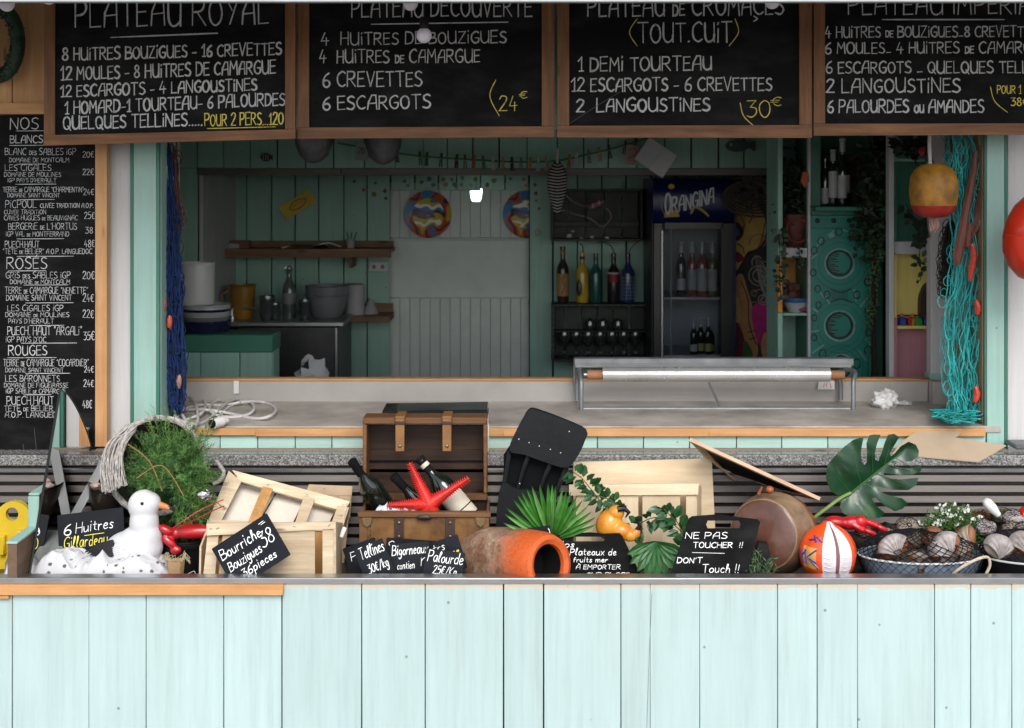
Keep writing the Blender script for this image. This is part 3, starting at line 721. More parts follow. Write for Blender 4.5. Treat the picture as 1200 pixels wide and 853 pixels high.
chalkboard(2, 348.5, 650, 362, 635, 163, 161, 150, 148.5, 4.75, "hanging menu board headed plateau decouverte with the price 24", [
 ('t', "PLATEAU DECOUVERTE", 412, 623, 20, 19, 22, 2.0, W_), ('l', [(435, 28.5), (595, 26)], 1.5, W_),
 ('t', "4  HUiTRES DE BOUZiGUES", 376, 593, 53, 50, 14, 1.7, W_),
 ('t', "4  HUiTRES {DE} CAMARGUE", 374, 562, 74, 73, 15, 1.7, W_),
 ('t', "6 CREVETTES", 378, 494, 102, 101, 17, 1.9, W_),
 ('t', "6 ESCARGOTS", 378, 504, 129, 127, 15.5, 1.9, W_),
 ('t', "24", 585, 606, 131, 130, 18, 1.3, Y_), ('t', "€", 609, 618, 116, 115, 8, 1.0, Y_), ('l', [(581, 94), (574, 113), (585, 136)], 1.0, Y_)])
chalkboard(3, 653, 951.5, 667, 937, 161.5, 162, 148, 147, 4.73, "hanging menu board of cooked shellfish, with the price 30", [
 ('t', "PLATEAU {DE} CROMACES", 689, 919, 19.5, 17, 22, 2.2, W_), ('l', [(884, 19), (888, 22), (884, 25)], 1.6, W_),
 ('t', "TOUT.CUiT", 748, 858, 50, 49, 23, 2.1, W_), ('l', [(747, 22), (738, 38), (747, 54)], 1.0, Y_), ('l', [(862, 22), (866, 38), (855, 54)], 1.0, Y_),
 ('t', "1 DEMi TOURTEAU", 678, 834, 84, 82, 16, 2.0, W_),
 ('t', "12 ESCARGOTS - 6 CREVETTES", 670, 905, 107.5, 106, 15, 2.0, W_),
 ('t', "2  LANGOUSTiNES", 676, 832, 131.5, 130, 15, 2.2, W_),
 ('t', "30", 876, 903, 138, 138, 19, 1.3, Y_), ('t', "€", 905, 917, 124, 124, 10, 1.1, Y_), ('l', [(868, 121), (872, 136), (884, 148)], 1.0, Y_),
 ('l', [(668, 145), (694, 128), (727, 108)], .7, mat("faint_chalk", (.07, .07, .07), .9))])
chalkboard(4, 953.5, 1260, 967, 1246, 159.5, 158, 145.5, 145, 4.74, "rightmost hanging menu board, cut by the edge of the picture", [
 ('t', "PLATEAU IMPERIAL", 995, 1224, 17, 16, 22, 1.8, W_), ('l', [(1035, 23), (1178, 23)], 1.4, W_),
 ('t', "4 HUiTRES {DE} BOUZiGUES_8 CREVETTES", 968, 1216, 44, 43, 12.5, 1.7, W_),
 ('t', "6 MOULES_ 4 HUiTRES {DE} CAMARGUE", 968, 1228, 63, 62, 13, 1.7, W_),
 ('t', "6 ESCARGOTS _ QUELQUES TELLiNES", 969, 1238, 86, 85.5, 13.5, 1.8, W_),
 ('t', "2 LANGOUSTiNES", 969.5, 1126, 109, 108, 16, 2.0, W_),
 ('t', "6 PALOURDES {OU} AMANDES", 971, 1154, 132, 132, 14.5, 2.0, W_),
 ('t', "POUR 1 PERS", 1170, 1222, 109.5, 110, 9.5, 1.1, Y_), ('t', "38€", 1186, 1206, 124, 124, 9.5, 1.1, Y_), ('l', [(1162, 102), (1167, 119), (1182, 132)], .9, Y_)])
# the long wine list at left
dW = 4.92
wl = thing("wine_list_board", "tall black chalk wine list of whites, roses and reds at left", "chalkboard", (X(45, dW), dW, Z(600, dW)))
o_ = wl.location
def q(px, py): return (X(px, dW) - o_.x, Z(py, dW) - o_.z)
MB().prism([q(-22, 604), q(113, 604), q(113, 136), q(-22, 136)], 0, .02).build("panel", BOARD, wl)
MB().prism([q(112.6, 522), q(126, 522), q(126, 122), q(112.6, 122)], -.01, .03).build("side_rail", ORWZ, wl)
wine = """NOS 12 45 152 13 1.5
BLANCS 12 50 168 9 1.3
BLANC_{DES}_SABLES_iGP 6 89 182 7.5 .85
20€ 97 110 185 7 .8
DOMAiNE_DE_MONTCALM 11 81 190.5 4.8 .7
LES_CiGALES 6 60 200.5 7 .8
22€ 97 110 205.5 7.5 .8
DOMAiNE_DE_MOULiNES 5 71.5 207.5 5 .7
iGP_PAYS_D'HERAULT 9 66 214 4.6 .7
TERRE_{DE}_CAMARGUE_"CHARMENTiN" 3.5 98 225.5 6 .8
24€ 98 110 229 7 .8
DOMAiNE_SAiNT_ViNCENT 9 70 231.6 4.6 .7
PiCPOUL_{CUVEE_TRADiTiON_A.O.P.} 6.5 109 244 8.5 .9
CUVEE_TRADiTiON 5 54 251.5 5 .7
CAVES_HUGUES_{DE}_BEAUViGNAC 5 91 258.5 5.5 .7
25€ 99 111 257 8 .8
BERGERiE_{DE}_L'HORTUS 10 90 269.5 7.5 .85
38 100 109 274 7 .8
iGP_VAL_{DE}_MONTFERRAND 7 81 277.5 5.5 .7
PUECH.HAUT 6 46 290.5 7.5 .85
48€ 99 111 290 8 .8
"TETE_{DE}_BELiER"_A.O.P._LANGUEDOC 3.5 108 298 6 .75
ROSÉS 8 55 315.5 13 1.5
GRiS_{DES}_SABLES_iGP 7 82.5 326.5 7.5 .85
20€ 97 111 327.5 9 .9
DOMAiNE_{DE}_MONTCALM 12 82 333.3 5 .75
TERRE_{DE}_CAMARGUE_"NENETTE" 6 103 344.5 7.5 .85
DOMAiNE_SAiNT_ViNCENT 7.5 84 352.5 6.3 .85
24€ 97 110 354 9 .9
LES_CiGALES_iGP 9 74 365 7 .8
22€ 97 110 373 9 .9
DOMAiNE_{DE}_MOULiNES 6.5 81 372 5.3 .75
PAYS_D'HERAULT 10 63 379.5 5.5 .7
PUECH._HAUT_"ARGALi" 9 96 393 10 1
35€ 98 111 399 10 1
iGP_PAYS_D'OC 7 54 401.5 6.5 .8
ROUGES 10 55 416.8 11.5 1.4
TERRE_{DE}_CAMARGUE_"COCARDiER" 4 104 428.4 6.8 .8
DOMAiNE_SAiNT_ViNCENT 6.5 74.5 435.5 5 .7
24€ 99 110 435.8 7 .9
LES_BARONNETS 6.5 70 446.4 7.5 .85
24€ 98 110 452.6 8 .9
DOMAiNE_DE_FiGUEiRASSE 5 80 453.3 5.3 .7
iGP_SABLE_{DE}_CAMARGUE 7 77 460.3 5.6 .7
PUECH.HAUT 8 63 473.4 9.5 1
48€ 97 108 477.5 9 .9
TÊTE_{DE}_BELiER 5 62 481 6.3 .8
A.O.P._LANGUEDOC 6 77 488.4 6.3 .8"""
for row in wine.split("\n"):
    tx, xa, xb, yb, h, sw = row.split(" "); a, b = q(float(xa), float(yb)), q(float(xb), float(yb))
    mb = MB(); write(mb, tx.replace("_", " "), a[0], b[0], a[1], b[1], L(float(h), dW), L(float(sw) * .72, dW)); mb.build("lettering", CHW, wl)
for xa, xb, y in ((19, 53, 154), (11, 54, 171), (20, 52, 193), (18, 66, 216.5), (20, 64, 234.5), (20, 75, 280.5), (20, 86, 301), (10, 54, 318), (28, 80, 334.6),
                  (30, 86, 355.5), (35, 75, 382), (25, 90, 402.7), (9, 66, 419.8), (30, 82, 437), (28, 60, 462)):
    a, b = Vector(q(xa, y)), Vector(q(xb, y - .3)); mb = MB(); mb.ribbon([a.lerp(b, k / 6) for k in range(7)], L(.7, dW), -.0009); mb.build("underline", CHW, wl)
mb = MB()
for a, b in (((27, 520), (30, 536)), ((14, 566), (13, 576)), ((24, 583), (26, 588)), ((40, 500), (44, 540))): mb.ribbon([q(*a), q(*b)], L(.6, dW), -.0009)
mb.build("scratch", mat("faint_scratch", (.10, .10, .10), .9), wl)
# ================================================================ INTERIOR THINGS
def bottle_prof(h, r, neck=.013):
    return [(0, 0), (r * .92, 0), (r, .01), (r, h * .58), (r * .9, h * .64), (r * .5, h * .73), (neck, h * .79), (neck * .95, h * .95), (neck * 1.15, h * .955), (neck * 1.1, h * .995), (0, h)]
DG = mat("dark_green_glass", (.010, .018, .010), .08, var=.2, bump=0, coat=.5)
def bottle(name, label, loc, h=.30, r=.037, glassm=DG, lab=None, cap=None, lz=(.18, .48), rot=(0, 0, 0), group=None, n=16, neckr=.0135):
    t = thing(name, label, "bottle", loc, rot, group)
    mb = MB(); mb.lathe(bottle_prof(h, r, neckr), n); mb.build("glass_body", glassm, t)
    if lab is not None: mb = MB(); mb.lathe([(r + .0008, h * lz[0]), (r + .0008, h * lz[1])], n); mb.build("paper_label", lab, t)
    if cap is not None: mb = MB(); mb.lathe([(neckr + .001, h * .80), (neckr + .001, h * .955), (neckr * 1.15 + .001, h * .96), (neckr * 1.1 + .001, h + .001), (0, h + .001)], 12); mb.build("capsule", cap, t)
    return t
# ---- shelves on the rear wall, left
d1 = 7.46
sh = thing("wall_shelf", "long rough wooden shelf under the yellow wrapper", "shelf", (X(345, d1), d1, Z(303, d1)))
MB().box((0, .13, L(8.5, d1)), (L(226, d1), .27, .022)).build("board", SHELFW, sh)
MB().box((0, -.012, L(6, d1)), (L(227, d1), .018, L(10, d1))).build("front_lip", SHELFW, sh)
MB().box((0, .25, L(12, d1)), (L(224, d1), .02, L(12, d1))).build("back_lip", SHELFW, sh)
MB().box((X(411, d1) - X(345, d1), .1, -.03), (.014, .22, .05)).build("bracket", SHELFW, sh)
MB().box((X(252, d1) - X(345, d1), .1, -.03), (.014, .22, .05)).build("bracket", SHELFW, sh)
zsh = Z(294, d1)
c1_ = thing("small_shelf", "short wooden shelf under the pale paper roll", "shelf", (X(428, d1), d1, Z(378, d1)))
MB().box((0, .13, L(3.5, d1)), (L(58, d1), .27, L(7, d1))).build("board", SHELFW, c1_)
MB().box((0, .255, L(12, d1)), (L(56, d1), .018, L(11, d1))).build("back_lip", SHELFW, c1_)
# things on the shelf
GLASSG = glass("grey_glass", (.55, .6, .58), .05, .12)
DARKP = mat("dark_paper", (.05, .055, .06), .6)
fl = thing("paper_stack", "dark leaning papers and bags at the left end of the long shelf", "papers", (X(246, d1), d1 + .1, zsh))
for k, (x, a, h) in enumerate(((-.05, .1, .22), (-.02, -.12, .16), (.01, .18, .14), (.045, -.05, .10))):
    MB().box((x, .02 * k, h / 2), (.06, .008, h), rot=(0, a, 0)).build("sheet", [DARKP, mat("grey_bag", (.22, .22, .23), .4), DARKP, mat("grey_bag", (.3, .3, .3), .4)][k], fl)
st_ = MB(); st_.tube(cr([P(262, 292, 7.6), P(262, 270, 7.6), P(264, 250, 7.62), P(261, 234, 7.62)], 4), .005, 6)
st_.tube(cr([P(266, 292, 7.6), P(267, 265, 7.6), P(270, 246, 7.62)], 4), .004, 6)
st_.build("green_sticks", mat("dull_green", (.02, .10, .07), .6), label="thin dark green sticks standing at the left end of the long shelf", cat="sticks")
bx_ = thing("cardboard_box", "low reddish box with papers on the long shelf", "box", (X(277, d1), d1 + .12, zsh))
MB().box((0, 0, .025), (.11, .09, .05)).build("box_body", mat("red_box", (.20, .07, .05), .7), bx_)
MB().box((-.03, -.05, .02), (.06, .004, .03), rot=(.2, .1, 0)).build("card", mat("grey_card", (.35, .34, .34), .6), bx_)
tl = MB()
tl.tube(cr([P(330, 291, 7.55), P(345, 288, 7.55), P(365, 289, 7.5), P(385, 285, 7.5), P(400, 290, 7.5)], 4), .006, 6); tl.build("metal_tongs", STEELD, label="thin metal tongs lying along the middle of the long shelf", cat="tongs")
tl = MB().lathe([(0, 0), (.035, .002), (.04, .02), (.03, .028)], 14); tl.build("tape_roll", BLACKM, label="black tape roll lying on the long shelf above the grey bowl", cat="tape", loc=(X(374, d1), d1 + .05, zsh), base=False)
jr = thing("pen_cup", "grey cup with pens at the right of the long shelf", "cup", (X(408, d1), d1 + .1, zsh))
MB().lathe([(0, 0), (.022, 0), (.026, .06), (.023, .06), (.02, .006)], 14).build("cup", mat("grey_cup", (.3, .3, .3), .5), jr)
for a in (-.3, .1, .5): MB().tube([(0, 0, .01), (a * .07, .01, .10)], .003, 6).build("pen", DARKP, jr)
# socket plate
sk = thing("wall_socket", "small white double socket on the green planks below the shelf", "socket", (X(443.5, 7.73), 7.73, Z(320, 7.73)))
MB().box((0, -.006, L(7, 7.73)), (L(22, 7.73), .012, L(12, 7.73)), ch=.003).build("plate", mat("grey_plastic", (.40, .41, .41), .4), sk)
for k in (-1, 1): MB().lathe([(.012, 0), (.010, .004), (0, .004)], 12, M=Matrix.Translation((k * .025, -.012, L(7, 7.73))) @ Matrix.Rotation(R(90), 4, 'X')).build("outlet", mat("outlet_dark", (.12, .12, .12), .5), sk)
# yellow wrapper pinned to planks
yw = thing("yellow_wrapper", "yellow wrapper with a red fish outline pinned above the shelf", "wrapper", P(349, 240, 7.72), (0, R(-32), 0))
YEL = mat("yellow_foil", (.55, .42, .02), .4, var=.15)
def zz(sx, n, x): return [(x + (.004 * sx if k % 2 else 0), (-.045 + .09 * k / n)) for k in range(n + 1)]
MB().prism([(-.085, -.042), (.085, -.045), (.088, .04), (-.083, .044)], -.006, 0).build("foil", YEL, yw)
for s in (-1, 1): MB().prism([(s * .083, -.046), (s * .10, -.046)] + [(s * (.10 + (.006 if k % 2 else 0)), -.046 + .092 * k / 7) for k in range(8)] + [(s * .083, .046)], -.005, -.001).build("crimped_end", YEL, yw)
mb = MB(); mb.ribbon(cr([(-.055, 0), (-.02, .022), (.025, .02), (.055, -.004), (.02, -.022), (-.025, -.02), (-.055, 0)], 5), .006, -.0072); mb.ribbon([(.055, 0), (.07, .015)], .005, -.0073); mb.ribbon(cr([(-.03, 0), (0, .008), (.03, 0)], 4), .004, -.0074)
mb.build("fish_print", mat("red_ink", (.35, .03, .02), .5), yw)
# ---- steel sink unit
ds = 7.05
sk = thing("steel_sink_unit", "dark stainless sink cabinet behind the green counter", "sink", (X(335, ds), ds, .11))
zs = Z(378, ds)
MB().box((0, .30, zs - .11 - .012), (L(136, ds), .60, .024), ch=.004).build("steel_top", STEEL, sk)
MB().box((.01, .30, (zs - .14) / 2), (L(118, ds), .56, zs - .14)).build("cabinet", mat("dark_sink_steel", (.05, .05, .05), .4, .6, var=.4, vs=3), sk)
MB().box((L(59, ds), .01, (zs - .14) / 2), (.012, .02, zs - .14)).build("corner_strip", STEEL, sk)
tp = thing("tap", "bent chrome tap over the steel sink", "tap", P(272, 374, 7.2))
MB().tube(cr([(0, 0, 0), (0, 0, .045), (.02, 0, .058), (.10, -.02, .058), (.16, -.04, .055), (.182, -.05, .03), (.185, -.05, -.01)], 5), .0075, 8).build("spout", ALU, tp)
MB().lathe([(.018, -.012), (.018, .015), (.01, .02)], 12).build("collar", ALU, tp)
zt = zs
cp = thing("copper_pot", "mustard yellow copper pot with a side handle by the tap", "pot", (X(282, 7.2), 7.25, zt))
MB().lathe([(0, 0), (.055, 0), (.066, .03), (.07, L(38, 7.2)), (.078, L(40, 7.2)), (.072, L(40, 7.2)), (.05, .01)], 20).build("pot_body", mat("ochre_enamel", (.30, .15, .02), .35, var=.2), cp)
MB().tube(cr([(-.07, 0, .15), (-.11, 0, .13), (-.10, 0, .07), (-.068, 0, .06)], 5), .007, 6).build("handle", mat("ochre_handle", (.28, .15, .03), .5), cp)
bb = thing("swing_top_bottle", "clear swing top bottle standing behind the sink", "bottle", (X(337, 7.2), 7.25, zt))
hb = L(58, 7.2)
MB().lathe([(0, 0), (.034, 0), (.036, .02), (.036, hb * .55), (.03, hb * .68), (.014, hb * .82), (.013, hb * .96), (.016, hb)], 18).build("glass_body", mat("bottle_clear", (.10, .12, .115), .1, coat=.3, var=.2), bb)
MB().lathe([(.014, hb), (.015, hb + .01), (.006, hb + .02), (0, hb + .02)], 10).build("stopper", ALU, bb)
MB().tube(cr([(-.02, 0, hb * .9), (-.022, -.01, hb * 1.02), (0, 0, hb * 1.06), (.022, -.01, hb * 1.02), (.02, 0, hb * .9)], 4), .002, 5).build("wire_bail", ALU, bb)
MB().lathe([(.0365, hb * .30), (.0365, hb * .52)], 18).build("paper_label", mat("grey_label", (.2, .2, .2), .6), bb)
for (px, ph, r, lb) in ((313, 28, .04, "dark glass jar beside the copper pot on the sink"), (357, 24, .028, "small faceted drinking glass beside the clear bottle"), (322, 20, .03, "squat dark jar nearest the swing top bottle")):
    g_ = thing("glass_jar", lb, "jar", (X(px, 7.15), 7.15, zt)); h = L(ph, 7.15)
    MB().lathe([(0, 0), (r * .8, 0), (r, h * .2), (r, h), (r * .9, h), (r * .85, .008)], 14, ripple=.02, rn=7).build("glass_body", mat("smoky_glass", (.05, .06, .06), .1, coat=.4), g_)
    MB().lathe([(r * 1.03, h * .9), (r * 1.05, h), (r * 1.03, h * 1.03)], 14).build("rim", STEELD, g_)
GB = mat("grey_enamel", (.16, .17, .18), .4, var=.1)
gb = thing("mixing_bowl", "large grey bowl on the sink top", "bowl", (X(380, 7.2), 7.3, zt))
MB().lathe([(0, 0), (.07, 0), (.09, .02), (.112, .09), (.118, L(37, 7.2)), (.123, L(38, 7.2)), (.116, L(38, 7.2)), (.08, .02)], 28).build("bowl_body", GB, gb)
MB().lathe([(.119, .12), (.122, .125), (.119, .13)], 28).build("rolled_edge", GB, gb)
pr_ = thing("paper_roll", "pale kitchen paper roll standing on the short shelf", "paper roll", (X(414.5, 7.5), 7.55, Z(371, 7.5)))
MB().lathe([(.012, 0), (.055, 0), (.056, .01), (.055, L(36, 7.5)), (.05, L(37, 7.5)), (.014, L(37, 7.5))], 22).build("paper", mat("grey_paper", (.36, .36, .37), .8), pr_)
MB().lathe([(.0125, .005), (.0125, .18)], 12).build("core", mat("core_card", (.2, .14, .09), .9), pr_)
MB().lathe([(0, .10), (.02, .07), (.05, 0)], 14).build("funnel", mat("grey_funnel", (.32, .33, .34), .5), label="grey upturned funnel at the end of the short shelf", cat="funnel", loc=(X(432, 7.5), 7.6, Z(371, 7.5)), base=False)
# crumpled white bag low by the sink
mb = MB(); mb.ell((0, 0, .04), (.07, .04, .07), 14, 8, wob=.9, seed=3); mb.build("crumpled_paper", mat("white_bag", (.45, .46, .47), .6), label="crumpled white paper at the foot of the sink cabinet", cat="paper", loc=P(366, 446, 6.5) - Vector((0, 0, .0)), base=False)
# ---- green topped counter with plank front
dg = 6.3
gc = thing("green_counter", "small mint plank counter with a thick green top", "counter", (X(250, dg), dg, .11))
xg = X(250, dg); zg = Z(392, dg)
MB().box((X(254, dg) - xg, .10, zg - .11 - L(11, dg)), (L(132, dg), .22, L(21, dg)), ch=.006).build("green_top", TEALH, gc)
for a, b in ((160, 198), (198, 235), (235, 281), (281, 319)):
    MB().box(((X(a, dg) + X(b, dg)) / 2 - xg, .01, (Z(413, dg) - .11) / 2), (L(b - a - 1, dg), .02, Z(413, dg) - .11)).build("plank", MINTD, gc)
MB().box((L(69, dg) - .01, .11, (Z(413, dg) - .11) / 2), (.02, .17, Z(413, dg) - .115)).build("side_panel", MINTD, gc)
railx(205, 303, 440, 446, 6.0, 0, .02, "wooden_batten", ORWX, None)
o = bpy.data.objects["wooden_batten"]; tag(o, "orange wood strip just behind the pale upstand at left", "batten")
# striped crockery stack and white tub
cs = thing("striped_dish_stack", "stack of navy and white striped bowls on the green counter", "dishes", (X(240, 6.4), 6.43, zg))
NAVY = mat("navy_glaze", (.012, .018, .05), .25, coat=.3); GLZ = mat("white_glaze", (.42, .42, .43), .3, coat=.2); GLZ2 = mat("grey_glaze", (.16, .17, .18), .3)
z0 = 0; rr = L(29, 6.4)
for k, (h, m_) in enumerate(((13, NAVY), (5, GLZ2), (6, GLZ), (3, NAVY), (5, GLZ))):
    hh = L(h, 6.4); MB().lathe([(0, z0), (rr * (.90 + .02 * k), z0), (rr * (.99 if k % 2 else .97), z0 + hh * .5), (rr, z0 + hh), (rr * .9, z0 + hh)], 30).build("bowl", m_, cs); z0 += hh
wt = thing("white_tub", "plain white round tub on top of the striped bowls", "tub", (X(229, 6.4), 6.43, cs.location.z + z0))
MB().lathe([(0, 0), (L(20, 6.4), 0), (L(20.5, 6.4), .01), (L(20.8, 6.4), L(47, 6.4)), (L(20.2, 6.4), L(49, 6.4)), (L(19, 6.4), L(49, 6.4)), (L(18.5, 6.4), .01)], 30).build("tub_body", mat("tub_white", (.62, .61, .60), .4, var=.03), wt)
MB().lathe([(L(21.2, 6.4), L(46, 6.4)), (L(21.6, 6.4), L(47, 6.4)), (L(21.4, 6.4), L(48.6, 6.4))], 30).build("rim", mat("tub_white", (.62, .61, .60), .4, var=.03), wt)

# ---- paint blobs over the door and at its sides
cols = [(.02, .06, .10), (.25, .06, .05), (.12, .12, .02), (.13, .02, .04), (.03, .10, .10), (.35, .12, .10)]
BM = [mat("blob_paint", c, .5, bump=0) for c in cols]
blobs = [(474, 213, 2), (478, 218, 5), (494, 214, 3), (503, 210, 0), (508, 217, 4), (519, 211, 2), (522, 217, 5), (530, 211, 1), (533, 217, 0), (542, 209, 4), (541, 217, 2), (552, 217, 5), (557, 211, 2),
         (571, 217, 3), (579, 212, 2), (598, 210, 0), (614, 211, 2), (616, 218, 5), (627, 217, 0), (628, 227, 3), (628, 236, 5), (632, 245, 2), (415, 213, 0), (426, 223, 1), (440, 215, 4), (451, 224, 3), (438, 228, 2), (452, 233, 0)]
for k, (px, py, c) in enumerate(blobs):
    mb = MB(); r = rnd(.009, .015)
    mb.prism([(r * rnd(.75, 1.25) * math.cos(a), r * rnd(.75, 1.25) * math.sin(a)) for a in [2 * math.pi * i / 9 for i in range(9)]], -.002, .001)
    nm = ["dark blue", "red", "olive green", "dark crimson", "teal", "salmon pink"][c]
    pos = "over the door" if 457 < px < 620 else ("on the plank right of the door" if px > 600 else "above the right end of the shelf")
    key = (nm, pos); dabn = globals().setdefault("DABN", {}); dabn[key] = dabn.get(key, 0) + 1
    tot = sum(1 for q in blobs if q[2] == c and (457 < q[0] < 620, q[0] > 600) == (457 < px < 620, px > 600))
    od = "" if tot == 1 else ["first ", "second ", "third ", "fourth ", "fifth ", "sixth ", "seventh "][dabn[key] - 1]
    lbl = f"{od}{nm} painted dab from the left {pos}" if od else f"the only {nm} painted dab {pos}"
    mb.build("paint_dab", BM[c], label=lbl, cat="paint dab", group=f"{nm} dabs {pos}", loc=P(px, py, 7.736 if not 457 < px < 620 else 7.74), base=False)
mb = MB()
for k in range(9):
    a = k * .7; mb.prism([(math.cos(a) * .012, math.sin(a) * .012), (math.cos(a + .5) * .03, math.sin(a + .5) * .028), (math.cos(a + .25) * .008, math.sin(a + .25) * .01)], -.003 - k * .0002, .001)
mb.build("flower_sticker", BM[3], label="ragged crimson flower shape on the plank right of the door", cat="sticker", loc=P(630, 273, 7.736), base=False)
# ---- painted round plates on the door
def plate_mat(seed):
    m, t, b = _nodes("banded_plate_paint")
    vec, tc = _coord(t, (1, 1, 1), False)
    s = t.nodes.new("ShaderNodeSeparateXYZ"); t.links.new(tc.outputs["Object"], s.inputs[0])
    n = _noise(t, _coord(t, (6, 6, 9), False)[0], 1.7 + seed * .2, 1.5, .5, .3)
    ma = t.nodes.new("ShaderNodeMath"); ma.operation = 'MULTIPLY_ADD'; ma.inputs[1].default_value = 3.4; t.links.new(s.outputs[2], ma.inputs[0])
    mb_ = t.nodes.new("ShaderNodeMath"); mb_.operation = 'MULTIPLY_ADD'; mb_.inputs[1].default_value = .55; mb_.inputs[2].default_value = .22
    t.links.new(n, mb_.inputs[0]); t.links.new(mb_.outputs[0], ma.inputs[2])
    cm = [(.50, .07, .02), (.03, .20, .45), (.60, .45, .03), (.85, .85, .82), (.55, .42, .03), (.05, .01, .07), (.03, .22, .48), (.85, .85, .82), (.50, .45, .03), (.03, .2, .45), (.50, .08, .02)]
    c = _ramp(t, ma.outputs[0], [(.0 if k == 0 else .10 + .8 * k / 11, q) for k, q in enumerate(cm)], True)
    t.links.new(c, b.inputs["Base Color"]); b.inputs["Roughness"].default_value = .35; return m
def rim_mat():
    m, t, b = _nodes("patched_rim_paint")
    n = _noise(t, _coord(t, (1, 1, 1), False)[0], 11, 0, .5, .2)
    c = _ramp(t, n, [(0, (.03, .20, .42)), (.40, (.50, .08, .02)), (.5, (.05, .02, .07)), (.57, (.45, .08, .02)), (.66, (.50, .38, .03))], True)
    t.links.new(c, b.inputs["Base Color"]); b.inputs["Roughness"].default_value = .35; return m
for k, (px, py, lb) in enumerate(((502, 251.5, "round plate painted in red, blue and white swirls, left on the door"), (617, 251.5, "round swirled plate half hidden by the green plank right of the door"))):
    pl = thing("painted_plate", lb, "plate", P(px, py, 7.83), group="painted round plates on the door"); r = L(27.5, 7.83)
    Mr = Matrix.Rotation(R(90), 4, 'X')
    MB().lathe([(0, .008), (r * .66, .008), (r * .68, .010)], 40, M=Mr).build("plate_well", plate_mat(k * 2.3), pl)
    MB().lathe([(r * .681, .010), (r, .022), (r * 1.005, .018), (r * .9, 0)], 40, M=Mr).build("plate_rim", rim_mat(), pl)
# ---- small lit lamp in the doorway
lp = thing("lit_lamp", "small glowing white lamp hanging in front of the door", "lamp", P(558, 237, 7.5))
MB().lathe([(0, 0), (.022, .002), (.030, .02), (.035, .06), (.033, .062), (0, .05)], 18).build("glowing_bowl", simple("lamp_glow", (.9, .95, .93), .4, emit=(.85, 1, .95), es=2.2), lp)
MB().tube([(.028, 0, .055), (.03, 0, .075)], .006, 6).build("fitting", simple("lamp_glow2", (.9, .95, .93), .4, emit=(.85, 1, .95), es=1.5), lp)
MB().tube([(0, 0, .06), (0, 0, .75)], .0012, 5).build("cord", BLACKM, lp)

# ---- black crates on the rear wall
BC = mat("black_stained_wood", (.008, .009, .009), .55, var=.4)
def wall_crate(label, px0, px1, py0, py1, d, gaps, name="wall_crate", depth=.14):
    t = thing(name, label, "crate", (X((px0 + px1) / 2, d), d, Z(py1, d)))
    W, H = L(px1 - px0, d), L(py1 - py0, d); x_ = X((px0 + px1) / 2, d)
    th = .012
    MB().box((0, depth / 2, th / 2), (W, depth, th)).build("base_board", BC, t)
    MB().box((0, depth / 2, H - th / 2), (W, depth, th)).build("top_board", BC, t)
    for s in (-1, 1): MB().box((s * (W / 2 - th / 2), depth / 2, H / 2), (th, depth - .004, H - 2 * th - .002)).build("side_board", BC, t)
    ed = [px0 + 2] + gaps + [px1 - 2]
    for a, b in zip(ed[:-1], ed[1:]):
        MB().box(((X(a, d) + X(b, d)) / 2 - x_, depth - .005, H / 2), (L(b - a - 2.4, d), .008, H - 2 * th - .004)).build("back_slat", BC, t)
    return t, W, H
dk = 7.52
wc, W1, H1 = wall_crate("upper black crate on the wall above the row of painted bottles", 646, 753, 222, 283, dk, [666, 688, 710, 731])
MB().box((0, .07, H1 * .32), (W1 - .03, .012, .03)).build("cross_bar", BC, wc)
SHL = mat("shell_pale", (.45, .42, .38), .6)
for k, (px, py, s) in enumerate(((667, 277, 1.3), (671, 271, .8), (681, 279, .7), (694, 278, .9), (712, 279, 1.0))):
    MB().ell((0, 0, .006 * s), (.014 * s, .008, .009 * s), 10, 6, wob=.6, seed=k).build("shell", SHL, label=["large pale shell at the left of the upper black crate", "shell on top of the large pale shell", "small shell right of the large pale one", "flat long shell in the middle of the upper crate", "round white shell right of centre in the upper crate"][k], cat="shell", loc=P(px, py + 1.5, dk + .02), base=False)
bw = thing("bead_garland", "pale bead string with a red striped fish hung across the upper black crate", "garland", P(697, 246, dk - .02))
pts = cr([Vector(P(a, b, dk - .02)) - bw.location for a, b in ((664, 230), (672, 237), (686, 242), (700, 239), (712, 246), (716, 256), (706, 266), (694, 258), (684, 254), (672, 251), (660, 247))], 6)
mb = MB()
for p in pts: mb.ell(p, (.0055, .0055, .0055), 6, 4)
mb.build("beads", mat("pale_beads", (.30, .28, .27), .5), bw)
mb = MB(); mb.ell((.01, -.012, .03), (.055, .008, .018), 16, 8, rot=(0, R(-22), 0)); mb.build("fish_body", mat("fish_pink_brown", (.22, .10, .06), .5), bw)
for k in range(4): MB().box((-.03 + k * .018, -.02, .014 + k * .008), (.006, .003, .03), rot=(0, R(-12), 0)).build("stripe", mat("fish_stripe", (.5, .35, .36) if k % 2 else (.25, .02, .04), .5), bw)
